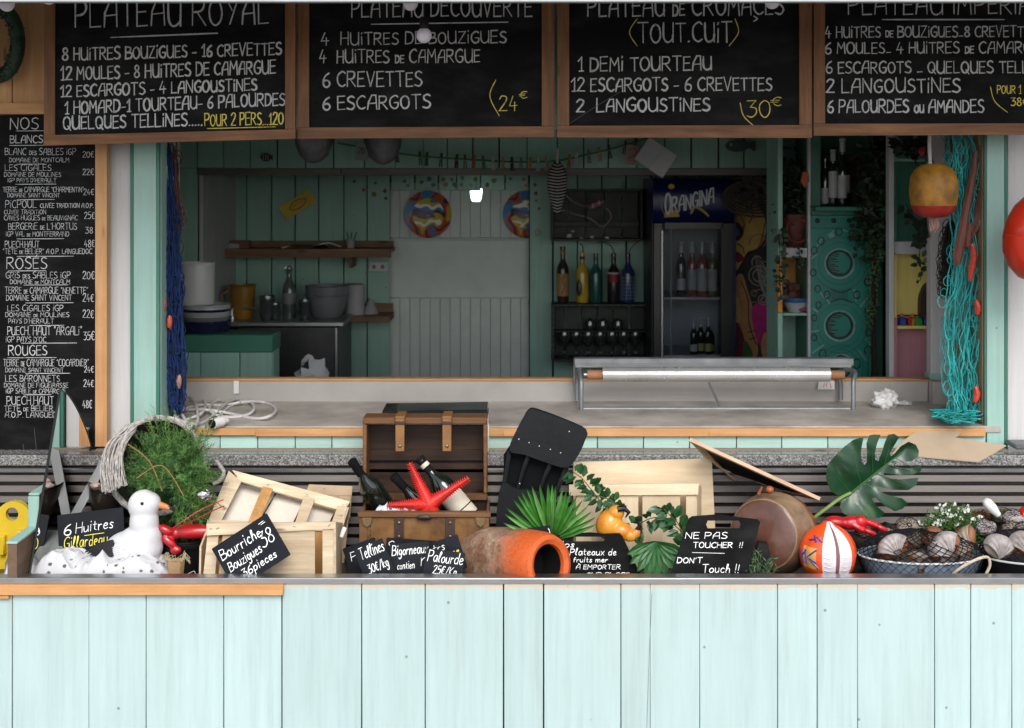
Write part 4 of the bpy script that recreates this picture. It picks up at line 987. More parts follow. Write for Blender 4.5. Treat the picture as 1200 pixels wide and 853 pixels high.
# bottles between the crates
bcol = [((.02, .012, .008), (.32, .17, .06), "first painted bottle from the left, black with a tan label", "black_glaze"), ((.42, .29, .02), None, "yellow painted bottle with a dark figure, second in the row", "yellow_glaze"),
        ((.008, .075, .07), None, "plain teal painted bottle in the middle of the row", "teal_glaze"), ((.014, .01, .012), (.20, .01, .02), "fourth bottle, black with a red band and white ring", "black_glaze"), ((.015, .03, .11), None, "blue bottle with a white grid, last in the row", "blue_glaze")]
zb5 = Z(356, dk)
for k, (px, top, r) in enumerate(((660, 290, 7.2), (683, 297, 7.6), (699, 298, 7.2), (720, 298, 7.4), (737, 298, 8.2))):
    c, lb, txt, nm = bcol[k]
    h = L(356 - top, dk); rr = L(r, dk)
    t = bottle("painted_bottle", txt, (X(px, dk), dk + .06, zb5), h, rr, mat(nm, c, .3, coat=.3, var=.2, vs=20), mat("band", lb, .6) if lb else None, None, (.12, .52) if k == 0 else (.42, .6), group="painted bottles above the glass rack")
    mb = MB(); mb.lathe([(.0145, h * .86), (.0145, h * .92)], 12); mb.build("neck_band", mat("neck_band", [(.3, .12, .02), (.02, .02, .02), (.01, .06, .06), (.02, .02, .02), (.1, .02, .02)][k], .4), t)
    if k == 0:
        mb = MB(); mb.ribbon(cr([(-.01, h * .15), (.008, h * .3), (-.004, h * .4), (.012, h * .5)], 4), .004, -rr - .002); mb.build("print", BC, t)
    if k == 1:
        mb = MB(); mb.ell((-.014, -rr * .72, h * .3), (.022, .012, .055), 12, 8); mb.build("dark_figure", mat("dark_figure", (.015, .01, .01), .4), t)
    if k == 3:
        mb = MB(); mb.lathe([(rr + .001, h * .58), (rr + .003, h * .6), (rr + .001, h * .62)], 16); mb.build("white_ring", mat("ring", (.35, .35, .36), .5), t)
    if k == 4:
        mb = MB()
        for j in range(7): mb.lathe([(rr + .0012, h * (.08 + .07 * j)), (rr + .0012, h * (.08 + .07 * j) + .0025)], 16)
        for j in range(10):
            a = 2 * math.pi * j / 10; mb.tube([(math.cos(a) * rr * 1.01, math.sin(a) * rr * 1.01, h * .05), (math.cos(a) * rr * 1.01, math.sin(a) * rr * 1.01, h * .55)], .0014, 4)
        mb.build("white_grid", mat("grid_white", (.25, .3, .36), .6), t)
for k, (pts, m_) in enumerate((([(683, 297), (683, 289), (679, 286)], BC), ([(720, 298), (716, 289), (706, 284), (700, 285)], mat("green_cord", (.01, .09, .06), .6)), ([(736, 298), (741, 290), (747, 284), (756, 280)], mat("red_straw", (.22, .02, .02), .6)))):
    MB().tube(cr([P(a, b, dk + .05) for a, b in pts], 5), .0035, 5).build("drinking_straw", m_, label=["dark bent straw in the yellow bottle", "green cord curling out of the red banded bottle", "red straw sticking out of the blue bottle"][k], cat="straw")
# glass rack
gr, W2, H2 = wall_crate("lower black crate with wine glasses and a dotted edge", 647, 763, 357, 424, dk - .02, [664, 683, 702, 721, 740], name="glass_rack", depth=.17)
DOTM = mat("dot_paint", (.20, .18, .12), .6)
dots = MB()
for k in range(9): dots.box((W2 / 2 - .012, -.002, .03 + k * .032), (.006, .003, .006)); dots.box((-W2 / 2 + .006, -.002, .03 + k * .032), (.005, .003, .005))
for k in range(12): dots.box((-W2 / 2 + .03 + k * .043, -.002, H2 - .007), (.007, .003, .005))
dots.build("dotted_edge", DOTM, gr, kind="stuff")
MB().box((0, .05, H2 * .52), (W2 - .03, .08, .008)).build("glass_rail", BC, gr)
WG = mat("dark_wine_glass", (.03, .035, .035), .05, coat=.6, spec=.8, bump=0)
wg_me = MB().lathe([(0, 0), (.028, 0), (.028, .003), (.005, .008), (.0045, .06), (.012, .07), (.034, .10), (.036, .13), (.03, .16)], 14).mesh("bowl_and_stem", WG)
ft_me = MB().lathe([(.0, .0), (.014, 0), (.015, .012), (.006, .016)], 8).mesh("highlight_foot", STEEL)  # small steel piece put in as the highlight on each glass
for k in range(7):
    px = 662 + k * 14
    g_ = thing("wine_glass", f"wine glass on the bottom of the lower black crate, {['first','second','third','fourth','fifth','sixth','last'][k]} from the left", "glass", (X(px, dk), dk + .05, Z(424, dk) + .013), group="wine glasses in the lower black crate")
    inst("bowl_and_stem", wg_me, g_); inst("highlight_piece", ft_me, g_, (0, -.03, .03))
for k, px in enumerate((692, 707, 725)):
    g_ = thing("tumbler", f"upturned glass hanging under the top of the rack, {['left','middle','right'][k]} one", "glass", (X(px, dk), dk + .04, Z(388, dk) + .004), group="upturned glasses in the rack")
    inst("bowl", MB().lathe([(.03, 0), (.032, .03), (.025, .055), (0, .062)], 14).mesh("bowl", WG), g_)
# ================================================================ FRIDGE AND RIGHT-HAND SIDE
df = 7.15
def fx(p): return X(p, df) - X(812, df)
fr = thing("drinks_fridge", "tall black glass door fridge with a dark blue header", "fridge", (X(812, df), df, .11))
zf = lambda py: Z(py, df) - .11
FB = mat("fridge_black", (.010, .010, .012), .35, var=.2)
FBLUE = mat("fridge_blue", (.006, .010, .075), .35, var=.15)
FIN = mat("fridge_inside", (.42, .44, .47), .6, var=.08)
MB().box((0, .5, zf(262) / 2), (fx(860) - fx(766), .02, zf(262))).build("back", FIN, fr)
for a, b, nm in ((766, 776, "door_frame"), (845, 860, "door_frame")):
    MB().box(((fx(a) + fx(b)) / 2, .02, zf(262) / 2), (fx(b) - fx(a), .05, zf(262) - .002)).build(nm, FB, fr)
MB().box(((fx(766) + fx(860)) / 2, .02, zf(265)), (fx(845) - fx(776) - .002, .05, L(8, df))).build("door_frame", FB, fr)
for s in (766, 859): MB().box((fx(s), .27, zf(262) / 2), (.012, .44, zf(262))).build("side_wall", FB, fr)
MB().box((fx(861.5), .25, zf(216) / 2), (.012, .50, zf(216))).build("blue_side", FBLUE, fr)
MB().box((fx(775.5), -.012, zf(345)), (.012, .02, L(150, df)), ch=.003).build("handle", STEEL, fr)
MB().box((fx(811), .25, zf(351)), (fx(845) - fx(777), .42, .012)).build("wire_shelf", mat("shelf_white", (.35, .36, .38), .5), fr)
MB().box((fx(811), .25, zf(419)), (fx(845) - fx(777), .42, .012)).build("wire_shelf", mat("shelf_white", (.35, .36, .38), .5), fr)
MB().box((fx(787), .03, zf(345)), (.006, .01, L(160, df))).build("inner_edge", mat("seal", (.25, .26, .28), .5), fr)
MB().box((fx(811), .012, zf(345)), (fx(845) - fx(777), .004, L(165, df))).build("door_pane", glass("fridge_glass", (.86, .88, .90), .2, -.035), fr)
# header with a bulging front, turned slightly
hm = MB()
prof = [(zf(262), 0), (zf(258), -.035), (zf(245), -.06), (zf(228), -.062), (zf(216), -.04), (zf(210), 0)]
vs = []; 
for z_, y_ in prof: vs += [(fx(764), y_, z_), (fx(859), y_, z_)]
vs += [(fx(764), .5, zf(262)), (fx(859), .5, zf(262)), (fx(764), .5, zf(210)), (fx(859), .5, zf(210))]
fs = [(2 * i, 2 * i + 1, 2 * i + 3, 2 * i + 2) for i in range(5)] + [(10, 11, 15, 14), (0, 12, 13, 1), (12, 14, 15, 13), (0, 2, 4, 6, 8, 10, 14, 12), (1, 13, 15, 11, 9, 7, 5, 3)]
hm.add(vs, fs); hm.build("header", FBLUE, fr, ang=60)
mb = MB(); a, b = (fx(778), zf(251)), (fx(834), zf(238))
st, W = layout("ORANGINA", .5)
k_ = L(20, df) / 10
for n, pts in enumerate([c for q in st for c in corners(q)]):
    mb.ribbon([(a[0] + p.x * (b[0] - a[0]) / W, a[1] + (b[1] - a[1]) * p.x / W + p.y * k_ * (1.25 if p.x < 6 else .85)) for p in pts], L(2.2, df), -.0665 - (n % 5) * .0004)
mb.build("logo_lettering", mat("logo_white", (.60, .62, .68), .5), fr)
LY = mat("logo_yellow", (.38, .25, .01), .5)
mb = MB(); mb.prism([(fx(785 + 4 * math.cos(a)), zf(219 + 3 * math.sin(a))) for a in [k * .7 for k in range(9)]], -.066, -.05)
mb.prism([(fx(777), zf(255)), (fx(777), zf(250)), (fx(783), zf(246)), (fx(792), zf(247)), (fx(795), zf(254))], -.062, -.02)
mb.ribbon(cr([(fx(808), zf(250)), (fx(812), zf(243)), (fx(820), zf(246)), (fx(828), zf(253))], 5), .012, -.068); mb.build("logo_fruit", LY, fr)
mb = MB(); mb.ribbon([(fx(770), zf(232)), (fx(776), zf(250))], .006, -.067); mb.build("logo_line", mat("logo_pink", (.25, .10, .2), .5), fr)
# bottles in the fridge
WL = mat("wine_label", (.30, .31, .32), .6); CPS = mat("foil_capsule", (.35, .36, .38), .4); ROSE = mat("rose_wine", (.20, .045, .03), .12, coat=.4, var=.1); GRW = mat("pale_green_wine", (.10, .11, .04), .2)
for k, (px, r, g_, lz, txt) in enumerate(((801, 5.6, DG, (.12, .33), "dark green wine bottle, leftmost on the upper fridge shelf"), (814, 5.6, ROSE, (.12, .5), "rose wine bottle second from left on the upper fridge shelf"), (826, 6.4, ROSE, (.1, .52), "taller rose bottle with a pale stripe label on the upper fridge shelf"), (838, 5.6, GRW, (.1, .5), "pale wine bottle rightmost on the upper fridge shelf"))):
    bottle("wine_bottle", txt, (X(px, df), df + .10, Z(349.5, df)), L(64, df), L(r, df), g_, WL, CPS, lz, group="bottles on the upper fridge shelf")
for k, (px, py, lab) in enumerate(((815.5, 377, "left"), (824.5, 376, "second"), (832.5, 375, "third"), (836.5, 383, "right"))):
    t = bottle("small_bottle", f"small dark bottle on the lower fridge shelf, {lab} of four", (X(px, df), df + .08 + .03 * (k % 2), Z(417.5, df)), L(417 - py, df), L(4.6, df), DG, mat("yellow_label", (.26, .26, .06) if k else (.3, .3, .3), .6), CPS, (.08, .3), group="small bottles on the lower fridge shelf", n=12, neckr=.009)
# ---- mural panel behind the fridge: generic painted face
dm = 7.3
mp = thing("painted_mural_panel", "dark graffiti panel with a yellow painted face right of the fridge", "mural", (X(888, dm), dm, Z(440, dm)))
def mq(px, py): return (X(px, dm) - mp.location.x, Z(py, dm) - mp.location.z)
def MM(n, c): return mat(n, c, .7, var=.25, vs=14, bump=0)
MB().prism([mq(860, 445), mq(911, 445), mq(911, 199), mq(860, 199)], .004, .03).build("board", MM("mural_dark", (.030, .022, .022)), mp)
def blob(pts, y, m_, nm="painted_shape", n=5): mb = MB(); mb.prism([tuple(v) for v in cr([mq(*p) for p in pts], n, True)], y, .006); mb.build(nm, m_, mp)
MG, MY, MY2, MP = MM("mural_grey", (.15, .13, .13)), MM("mural_yellow", (.60, .38, .10)), MM("mural_orange", (.52, .25, .10)), MM("mural_magenta", (.50, .015, .20))
blob([(862, 238), (872, 236), (886, 240), (896, 256), (897, 276), (888, 292), (876, 296), (868, 310), (862, 312)], .0030, MY)
blob([(862, 330), (870, 322), (876, 340), (882, 360), (886, 390), (888, 416), (878, 420), (868, 400), (862, 380)], .0026, MY2)
blob([(862, 350), (866, 352), (868, 372), (862, 380)], .0022, MY)
blob([(862, 380), (872, 396), (874, 430), (862, 440)], .0020, MM("mural_red", (.16, .015, .02)))
blob([(884, 358), (910, 356), (911, 400), (903, 408), (890, 404), (882, 380)], .0018, MP)
blob([(872, 400), (882, 414), (880, 430), (872, 436)], .0016, MM("mural_green", (.03, .10, .02)))
blob([(896, 390), (904, 402), (911, 420), (900, 430), (892, 410)], .0014, MY2)
blob([(862, 262), (868, 264), (872, 272), (868, 280), (862, 282)], .0012, MM("mural_black", (.01, .01, .012)))
blob([(862, 268), (866, 270), (866, 276), (862, 277)], .0008, MM("mural_blue", (.12, .18, .22)))
blob([(862, 296), (868, 298), (872, 304), (864, 308)], .0006, MM("mural_lips", (.25, .02, .03)))
ln = MB(); ln2 = MB()
def curl(cx_, cy_, r, a0, a1, w_, t=ln, n=18, y=.0002, dec=.6):
    t.ribbon([mq(cx_ + r * (1 - dec * k / n) * math.cos(a0 + (a1 - a0) * k / n), cy_ + r * (1 - dec * k / n) * math.sin(a0 + (a1 - a0) * k / n)) for k in range(n + 1)], L(w_, dm), y - rnd(0, .0009))
rs_ = random.Random(5)
for k in range(30):
    px, py = rs_.uniform(868, 906), rs_.choice([rs_.uniform(204, 236), rs_.uniform(280, 356)])
    if py > 250 and px < 880: px += 20
    curl(px, py, rs_.uniform(4, 15), rs_.uniform(0, 6), rs_.uniform(5, 12), rs_.uniform(.9, 1.8), ln if k % 2 else ln2)
for k in range(9): ln.ribbon(cr([mq(896 + k * .7 - 12, 300 + k * 4), mq(902, 322 + k * 5), mq(rs_.uniform(890, 909), 352)], 6), L(1.1, dm), -.001 - k * .0001)
for k in range(5): ln2.ribbon(cr([mq(866 + k * 4, 205), mq(880 + k * 4, 214), mq(900 - k, 222 + k * 3), mq(906, 260)], 6), L(1.5, dm), -.0021 - k * .0001)
ln.build("painted_curls", MM("mural_line_grey", (.30, .28, .27)), mp, kind="stuff"); ln2.build("painted_curls", MM("mural_line_brown", (.22, .15, .12)), mp, kind="stuff")
ol = MB()
for pts in (((866, 252), (872, 262), (870, 272)), ((876, 238), (874, 250)), ((880, 240), (882, 252), (878, 262)), ((896, 262), (890, 288), (876, 298)), ((868, 330), (876, 350), (878, 380), (886, 404)), ((876, 390), (884, 388)), ((878, 398), (886, 396)), ((864, 286), (870, 290), (872, 298))):
    ol.ribbon(cr([mq(*p) for p in pts], 5), L(1.2, dm), -.0028)
ol.build("painted_outline", MM("mural_black", (.01, .01, .012)), mp, kind="stuff")
# coil of hose above
cl_ = thing("hose_coil", "grey brown coil of rope hanging above the painted panel", "rope coil", P(885, 222, 7.1))
for k in range(7):
    r = .075 + .014 * k
    MB().tube([(r * math.cos(a) * 1.15, -.01 * k + .01 * math.sin(3 * a), r * math.sin(a) * .62 - .008 * k) for a in [2 * math.pi * i / 26 for i in range(26)]], .0065, 6, closed=True).build("loop", mat("old_rope", (.075, .06, .05), .9, bump=.5), cl_)
MB().tube([(0, .02, .10), (0, .06, .02)], .005, 6).build("nail", STEELD, cl_)

# ---- cupboards right of the mural
dc = 6.15
cb = thing("open_cupboard", "tall open painted shelf unit between the mural and the teal panel", "shelf unit", (X(930, dc), dc, .11))
cxb = X(930, dc)
def cbx(par, cx0, px0, px1, py0, py1, y, th, nm, m, d=None, base=.11):
    d = d or dc
    return MB().box(((X(px0, d) + X(px1, d)) / 2 - cx0, y + th / 2, (Z(py0, d) + Z(py1, d)) / 2 - base), (L(px1 - px0, d), th, L(py1 - py0, d))).build(nm, m, par)
OR = paint("orange_paint", (.66, .28, .03)); PINKP = paint("pink_paint", (.60, .27, .32)); YELP = paint("yellow_paint", (.85, .70, .20))
cbx(cb, cxb, 911.5, 917.2, 100, 303, 0, .03, "post", MINTD); cbx(cb, cxb, 911.5, 917.2, 303.5, 367, 0, .03, "post", OR); cbx(cb, cxb, 911.5, 917.2, 367.5, 470, 0, .03, "post", MINTD)
cbx(cb, cxb, 946.2, 949.6, 100, 470, -.01, .03, "post", GREYP)
cbx(cb, cxb, 917.8, 945.8, 291, 302.5, -.002, .26, "shelf", GREYP)
cbx(cb, cxb, 917.8, 945.8, 367.5, 370.5, .0, .26, "shelf", MINTD)
cbx(cb, cxb, 912, 947, 303, 368, .27, .01, "back_panel", OR); cbx(cb, cxb, 912, 947, 369, 480, .27, .01, "back_panel", MINTD); cbx(cb, cxb, 912, 947, 100, 302, .27, .01, "back_panel", TEALG)
cbx(cb, cxb, 911.5, 914, 100, 480, .035, .235, "side_panel", MINTD); cbx(cb, cxb, 947, 949, 100, 480, .035, .235, "side_panel", TEALG)
LEAFD = mat("dark_plant_leaf", (.016, .030, .014), .55, var=.4, vs=30)
LEAF2 = mat("ivy_leaf", (.014, .045, .016), .5, var=.35, vs=40)
def leafmass(name, label, cat, pts, n, r, size, m_, seed=1, stem=None):
    "many small leaves round a set of centres"
    g = random.Random(seed); o_ = Vector(pts[-1])
    t = thing(name, label, cat, o_); mb = MB()
    for _ in range(n):
        c = Vector(g.choice(pts)) - o_ + Vector((g.gauss(0, r[0]), g.gauss(0, r[1]), g.gauss(0, r[2])))
        a = Vector((g.uniform(-1, 1), g.uniform(-1, .6), g.uniform(-1, .6))).normalized(); s = size * g.uniform(.6, 1.4)
        b = a.cross(Vector((g.uniform(-1, 1), g.uniform(-1, 1), g.uniform(-1, 1)))).normalized() * s * .35
        nn = a.cross(b).normalized() * s * .12
        mb.add([c, c + a * s * .45 + b + nn, c + a * s, c + a * s * .45 - b + nn], [(0, 1, 2), (0, 2, 3)])
    mb.build("leaves", m_, t, smooth=False)
    if stem: MB().tube([Vector(p) - o_ for p in stem], .004, 5).build("stem", mat("stem_brown", (.05, .035, .02), .8), t)
    return t
leafmass("potted_plant", "dark plant filling the upper left cupboard niche", "plant", [P(930, 200, dc + .1), P(935, 225, dc + .1), P(925, 235, dc + .1), P(922, 250, dc + .1), P(936, 260, dc + .12)], 420, (.03, .03, .045), .035, LEAFD, 3, [P(935, 290, dc + .12), P(932, 240, dc + .1)])
tp_ = thing("terracotta_pot", "dark red pot with a round opening in the left cupboard", "pot", P(931, 291, dc + .12))
MB().lathe([(0, 0), (.04, 0), (.06, .05), (.075, .12), (.08, .16), (.07, .16), (.05, .02)], 20).build("pot_body", mat("dark_terracotta", (.11, .03, .025), .6), tp_)
MB().tube([(.055 * math.cos(a), -.085, .085 + .055 * math.sin(a)) for a in [i * math.pi / 12 for i in range(24)]], .006, 6, closed=True).build("ring", mat("red_ring", (.16, .04, .03), .5), tp_)
MB().prism([(-.02, .0), (.0, -.03), (.02, .0), (.015, .04), (-.01, .045)], -.01, .01).build("orange_ornament", mat("orange_felt", (.45, .10, .02), .6), label="small orange ornament hanging in the upper left niche", cat="ornament", loc=P(943, 213, dc), base=False)
tb = thing("toy_bowl", "white and blue bowl of brown dried stuff in the orange niche", "bowl", P(933, 367, dc + .08))
MB().lathe([(0, 0), (.035, 0), (.062, .045), (.065, .055)], 20, bands=[0, 0, 0]).build("bowl_body", mat("bowl_white", (.40, .40, .42), .4), tb)
MB().lathe([(.0655, .052), (.068, .058), (.068, .072), (.062, .072)], 20).build("blue_rim", mat("bowl_blue", (.03, .10, .25), .4), tb)
for k in range(7): MB().ell((rnd(-.04, .03), rnd(-.03, .03), .085 + rnd(0, .06)), (.025, .02, .018), 8, 6, wob=.7, seed=k, rot=(rnd(0, 2), 0, rnd(0, 2))).build("dried_piece", mat("dried_brown", (.13, .05, .035), .8), tb)
MB().ell((.03, -.04, .02), (.03, .015, .012), 8, 6, wob=.5).build("pink_piece", mat("pink_piece", (.25, .03, .08), .6), tb)
# ivy trailing from the left cupboard
def trailing(name, label, path, n, size, m_, seed, d, stemr=.002, wid=.02, par=None):
    g = random.Random(seed); pts = cr([P(*p, d) for p in path], 6); o_ = pts[0].copy()
    t = thing(name, label, "plant", o_)
    MB().tube([p - o_ for p in pts], stemr, 5).build("stem", mat("vine_stem", (.02, .025, .012), .8), t)
    mb = MB()
    for _ in range(n):
        p = g.choice(pts) - o_ + Vector((g.uniform(-wid, wid) * .4, g.uniform(-.02, 0), g.uniform(-.01, .01)))
        a = Vector((g.uniform(-1, 1), g.uniform(-.7, .2), g.uniform(-1, .3))).normalized(); s = size * g.uniform(.7, 1.25)
        b = a.cross(Vector((g.uniform(-.3, .3), -1, g.uniform(-.3, .3)))).normalized() * s * .3
        q = p + a * wid * .3
        mb.add([q, q + a * s * .35 + b, q + a * s * .7 + b * .7, q + a * s, q + a * s * .7 - b * .7, q + a * s * .35 - b], [(0, 1, 2, 3), (0, 3, 4, 5)])
    mb.build("leaves", m_, t, smooth=False); return t
trailing("trailing_ivy", "thin dark ivy hanging down the left post of the cupboards", [(913, 270), (914, 300), (913, 325), (915, 345)], 60, .03, LEAFD, 4, dc - .08)
trailing("trailing_ivy", "short ivy sprig over the grey shelf of the left cupboard", [(936, 290), (937, 300), (935, 306)], 20, .022, LEAFD, 5, dc - .04)
# ---- teal painted panel with sucker rings
tpn = thing("teal_painted_panel", "teal panel painted with large round suckers and small rings", "painted panel", (X(985, dc), dc - .02, .11))
TX = X(985, dc); dT = dc - .02
def tq(px, py): return (X(px, dT) - X(985, dT), Z(py, dT) - .11)
tpn.location.x = X(985, dT)
PT = mat("teal_gloss_panel", (.012, .19, .15), .4, var=.15, vs=5, bump=.1)
PTD = mat("teal_dark_line", (.008, .10, .085), .5); PW = mat("sucker_white", (.16, .33, .31), .5); PK = mat("sucker_black", (.008, .015, .016), .45)
MB().prism([tq(950.5, 480), tq(1021, 480), tq(1021, 268), tq(950.5, 268)], 0, .03).build("board", PT, tpn)
MB().prism([tq(950.5, 267.5), tq(1021, 267.5), tq(1021, 253), tq(950.5, 253)], -.01, .03).build("top_rail", PT, tpn)
def ring(cx_, cy_, r, w_, m_, y=-.0012, n=28, a0=0, a1=2 * math.pi, nm="painted_ring", ell_=1.0, acc=None):
    mb = acc or MB(); mb.ribbon([tq(cx_ + r * math.cos(a0 + (a1 - a0) * k / n), cy_ + r * ell_ * math.sin(a0 + (a1 - a0) * k / n)) for k in range(n + 1)], L(w_, dT), y)
    if acc is None: mb.build(nm, m_, tpn)
for cx_, cy_, r in ((984, 309.5, 16), (984, 382.5, 16.5), (986, 430, 13)):
    ring(cx_, cy_, r * 1.05, 2.4, PW, -.0012); ring(cx_ - .5, cy_ - .5, r * .90, 3.0, PK, -.0020)
    ring(cx_, cy_, r * 1.95, .9, PTD, -.0008); ring(cx_, cy_, r * 1.55, .7, PTD, -.0009)
    mb = MB()
    for k in range(11):
        yy = cy_ - r * .75 + k * r * 1.5 / 10; xx = cx_ - math.sqrt(max(0, (r * .9) ** 2 - (yy - cy_) ** 2))
        mb.ribbon([tq(xx, yy), tq(xx + rnd(5, 12), yy + rnd(-1, 1.5))], L(1.7, dT), -.0026 - k * .00003)
    mb.build("hatching", PK, tpn)
mb = MB()
for k in range(9): mb.ribbon([tq(975 + k * 2.2, 342), tq(975.5 + k * 2.2, 351)], L(.9, dT), -.0016)
mb.ribbon(cr([tq(973, 339), tq(985, 343), tq(998, 339)], 5), L(1.4, dT), -.0021); mb.ribbon(cr([tq(973, 355), tq(985, 351), tq(998, 355)], 5), L(1.4, dT), -.0023); mb.build("ribbed_neck", PK, tpn)
small = [(962, 283, 3.6), (954, 294, 3.4), (953, 320, 3.2), (958, 339, 3.2), (969, 346, 3.6), (1004, 346, 3.6), (959, 358, 3), (954, 373, 3), (1016, 331, 3.4), (1016, 300, 3), (1017, 364, 3.6), (954, 396, 3), (964, 415, 4), (1018, 390, 3.6), (1017, 411, 4), (1004, 426, 4), (983, 272, 3.6), (998, 274, 3.4), (1010, 284, 3)]
for (a, b, r) in small:
    ring(a, b, r, 1.5, PK, -.0022, 14, ell_=1.25)
for (a, b, c_, d_) in ((952, 303, 957, 298), (958, 288, 963, 280), (966, 350, 961, 343), (972, 356, 967, 348), (1001, 340, 1003, 353), (1008, 360, 1017, 349), (953, 362, 958, 366), (951, 389, 959, 388), (952, 414, 965, 405), (1007, 412, 1015, 423), (1014, 398, 1020, 404), (970, 276, 977, 271), (988, 270, 993, 272)):
    mb = MB(); mb.ribbon([tq(a, b), tq(c_, d_)], L(2.0, dT), -.0017); mb.build("white_dash", PW, tpn)
MB().prism([tq(971, 274), tq(977, 273), tq(978, 278), tq(972, 280)], -.0015, .001).build("painted_patch", PW, tpn)
for px in (957, 976, 994): MB().lathe([(.010, 0), (.011, .008), (.006, .014), (0, .015)], 10, M=Matrix.Translation((tq(px, 259)[0], -.01, tq(px, 259)[1])) @ Matrix.Rotation(R(90), 4, 'X')).build("knob", PK, tpn)
# niche above with bottles
cbx(tpn, TX, 950.3, 1040, 242.5, 247, -.10, .36, "niche_shelf", TEALH, d=dc); cbx(tpn, TX, 950.3, 1020, 247.2, 252, -.02, .26, "niche_front", TEALH, d=dc)
cbx(tpn, TX, 950, 1042, 100, 250, .27, .01, "niche_back", TEALG); cbx(tpn, TX, 950, 963, 100, 242, .02, .02, "niche_side", TEALG)
cbx(tpn, TX, 1021.5, 1024, 247, 480, -.02, .03, "edge_strip", mat("dark_red_edge", (.05, .02, .02), .6)); cbx(tpn, TX, 1024.5, 1040, 247, 480, .08, .02, "side_board", TEALG)
cbx(tpn, TX, 969.5, 973.5, 172, 181, .24, .02, "brown_patch", SHELFW)
WLB = mat("white_bottle_label", (.42, .42, .44), .6)
for k, (px, top, dd_, lzz, txt) in enumerate(((970, 182, .10, (.05, .36), "leftmost tall white label bottle in the teal niche"), (977, 175, .06, (.15, .62), "second bottle with a tall white label in the teal niche"), (982.5, 171, .13, (.2, .66), "bottle with a tall label behind its neighbours in the teal niche"), (986, 162, .03, (.12, .46), "tallest white capped bottle in the teal niche"), (993, 190, .09, (.3, .72), "rightmost short bottle in the teal niche"))):
    bottle("wine_bottle", txt, (X(px, dc), dc + dd_ - .05, Z(242.3, dc)), L(242 - top, dc) * .99, L(5.2, dc), DG, WLB, WLB if k in (1, 3) else None, lzz, group="white labelled bottles in the teal niche", n=14, neckr=.012)
hat = thing("woven_tray", "dark round woven tray with a red rim behind the hanging foliage", "tray", P(1022, 220, dc + .12))
MB().lathe([(0, .0), (.15, .0), (.17, .012), (.175, .02)], 32, M=Matrix.Rotation(R(88), 4, 'X') @ Matrix.Scale(1.0, 4)).build("tray_body", mat("dark_weave", (.035, .022, .014), .8, bump=.6, bs=200), hat)
MB().tube([(.17 * math.cos(a), -.02, .17 * math.sin(a)) for a in [i * math.pi / 18 for i in range(36)]], .006, 6, closed=True).build("red_rim", mat("tray_red", (.14, .025, .02), .5), hat)
leafmass("hanging_foliage", "dark mass of foliage hanging right of the white labelled bottles", "plant", [P(1016, 190, dc - .12), P(1022, 215, dc - .12), P(1012, 240, dc - .12), P(1020, 262, dc - .12), P(1010, 280, dc - .12), P(1028, 240, dc - .12), P(1018, 262, dc - .12), P(1028, 195, dc - .12)], 480, (.028, .02, .045), .034, mat("blackish_green_leaf", (.018, .036, .014), .6, var=.5, vs=30), 8, [P(1020, 150, dc - .1), P(1018, 260, dc - .12)])
# string-of-pearls vine
vn = thing("bead_vine", "long green bead-like vine hanging down beside the teal panel", "plant", P(1027, 225, dc - .08))
g = random.Random(9); vines = MB(); pearls = MB()
for k in range(9):
    x_ = 1019 + k * 1.9 + g.uniform(-.6, .6); end = g.uniform(360, 445) if k < 6 else g.uniform(300, 420)
    pts = [P(x_ + math.sin(j * .8 + k) * .8 - (j * .15 if k < 4 else 0), 222 + (end - 222) * j / 26, dc - .08 - .004 * k) - vn.location for j in range(27)]
    vines.tube(pts, .0012, 4)
    for j in range(52):
        p = pts[min(26, j // 2)] + Vector((g.uniform(-.007, .007), g.uniform(-.008, .004), g.uniform(-.012, .012))); s = g.uniform(.0035, .006)
        pearls.ell(p, (s, s, s), 5, 3)
vines.build("stems", LEAFD, vn); pearls.build("bead_leaves", mat("pearl_green", (.07, .16, .025), .5, var=.4, vs=50), vn, kind="stuff")
# ---- right cupboard
dc = 5.74
cr_ = thing("painted_cupboard", "open cupboard in mint, green, yellow and pink at the right", "shelf unit", (X(1066, dc), dc, .11)); cxr = X(1066, dc)
cbx(cr_, cxr, 1039.5, 1045.5, 60, 470, -.03, .05, "post", GREYP)
cbx(cr_, cxr, 1045.8, 1051, 60, 190, -.002, .03, "post", MINTD); cbx(cr_, cxr, 1045.8, 1051, 190.3, 283, -.002, .03, "post", TEALG)
cbx(cr_, cxr, 1045.8, 1051, 298.6, 373, -.002, .03, "post", YELP); cbx(cr_, cxr, 1045.8, 1051, 373.3, 470, -.002, .03, "post", PINKP)
cbx(cr_, cxr, 1045.8, 1125, 283.5, 298.2, -.01, .10, "shelf", GREYP)
cbx(cr_, cxr, 1051, 1125, 186.5, 189.5, 0, .085, "shelf", MINTD)
cbx(cr_, cxr, 1046, 1130, 60, 190, .09, .01, "back_panel", MINTD); cbx(cr_, cxr, 1046, 1130, 190.3, 298, .09, .01, "back_panel", TEALG)
cbx(cr_, cxr, 1046, 1130, 298.3, 372, .09, .01, "back_panel", YELP); cbx(cr_, cxr, 1046, 1130, 373, 480, .07, .01, "back_panel", PINKP)
cbx(cr_, cxr, 1051.2, 1126, 382.5, 386, .0, .088, "toy_shelf", YELP)
def toy(px, w_, h_, c, txt, nm="toy_block", ball=None):
    t = thing(nm, txt, "toy", P(px, 382.3, dc + .03)); W, H = L(w_, dc), L(h_, dc)
    MB().box((0, 0, H / 2), (W, .04, H), ch=.004).build("block", mat("toy_paint", c, .45, var=.05), t)
    if ball: MB().ell((0, 0, H + L(2.4, dc)), (L(2.6, dc), .012, L(2.6, dc)), 12, 8).build("head", mat("toy_head", ball, .5), t)
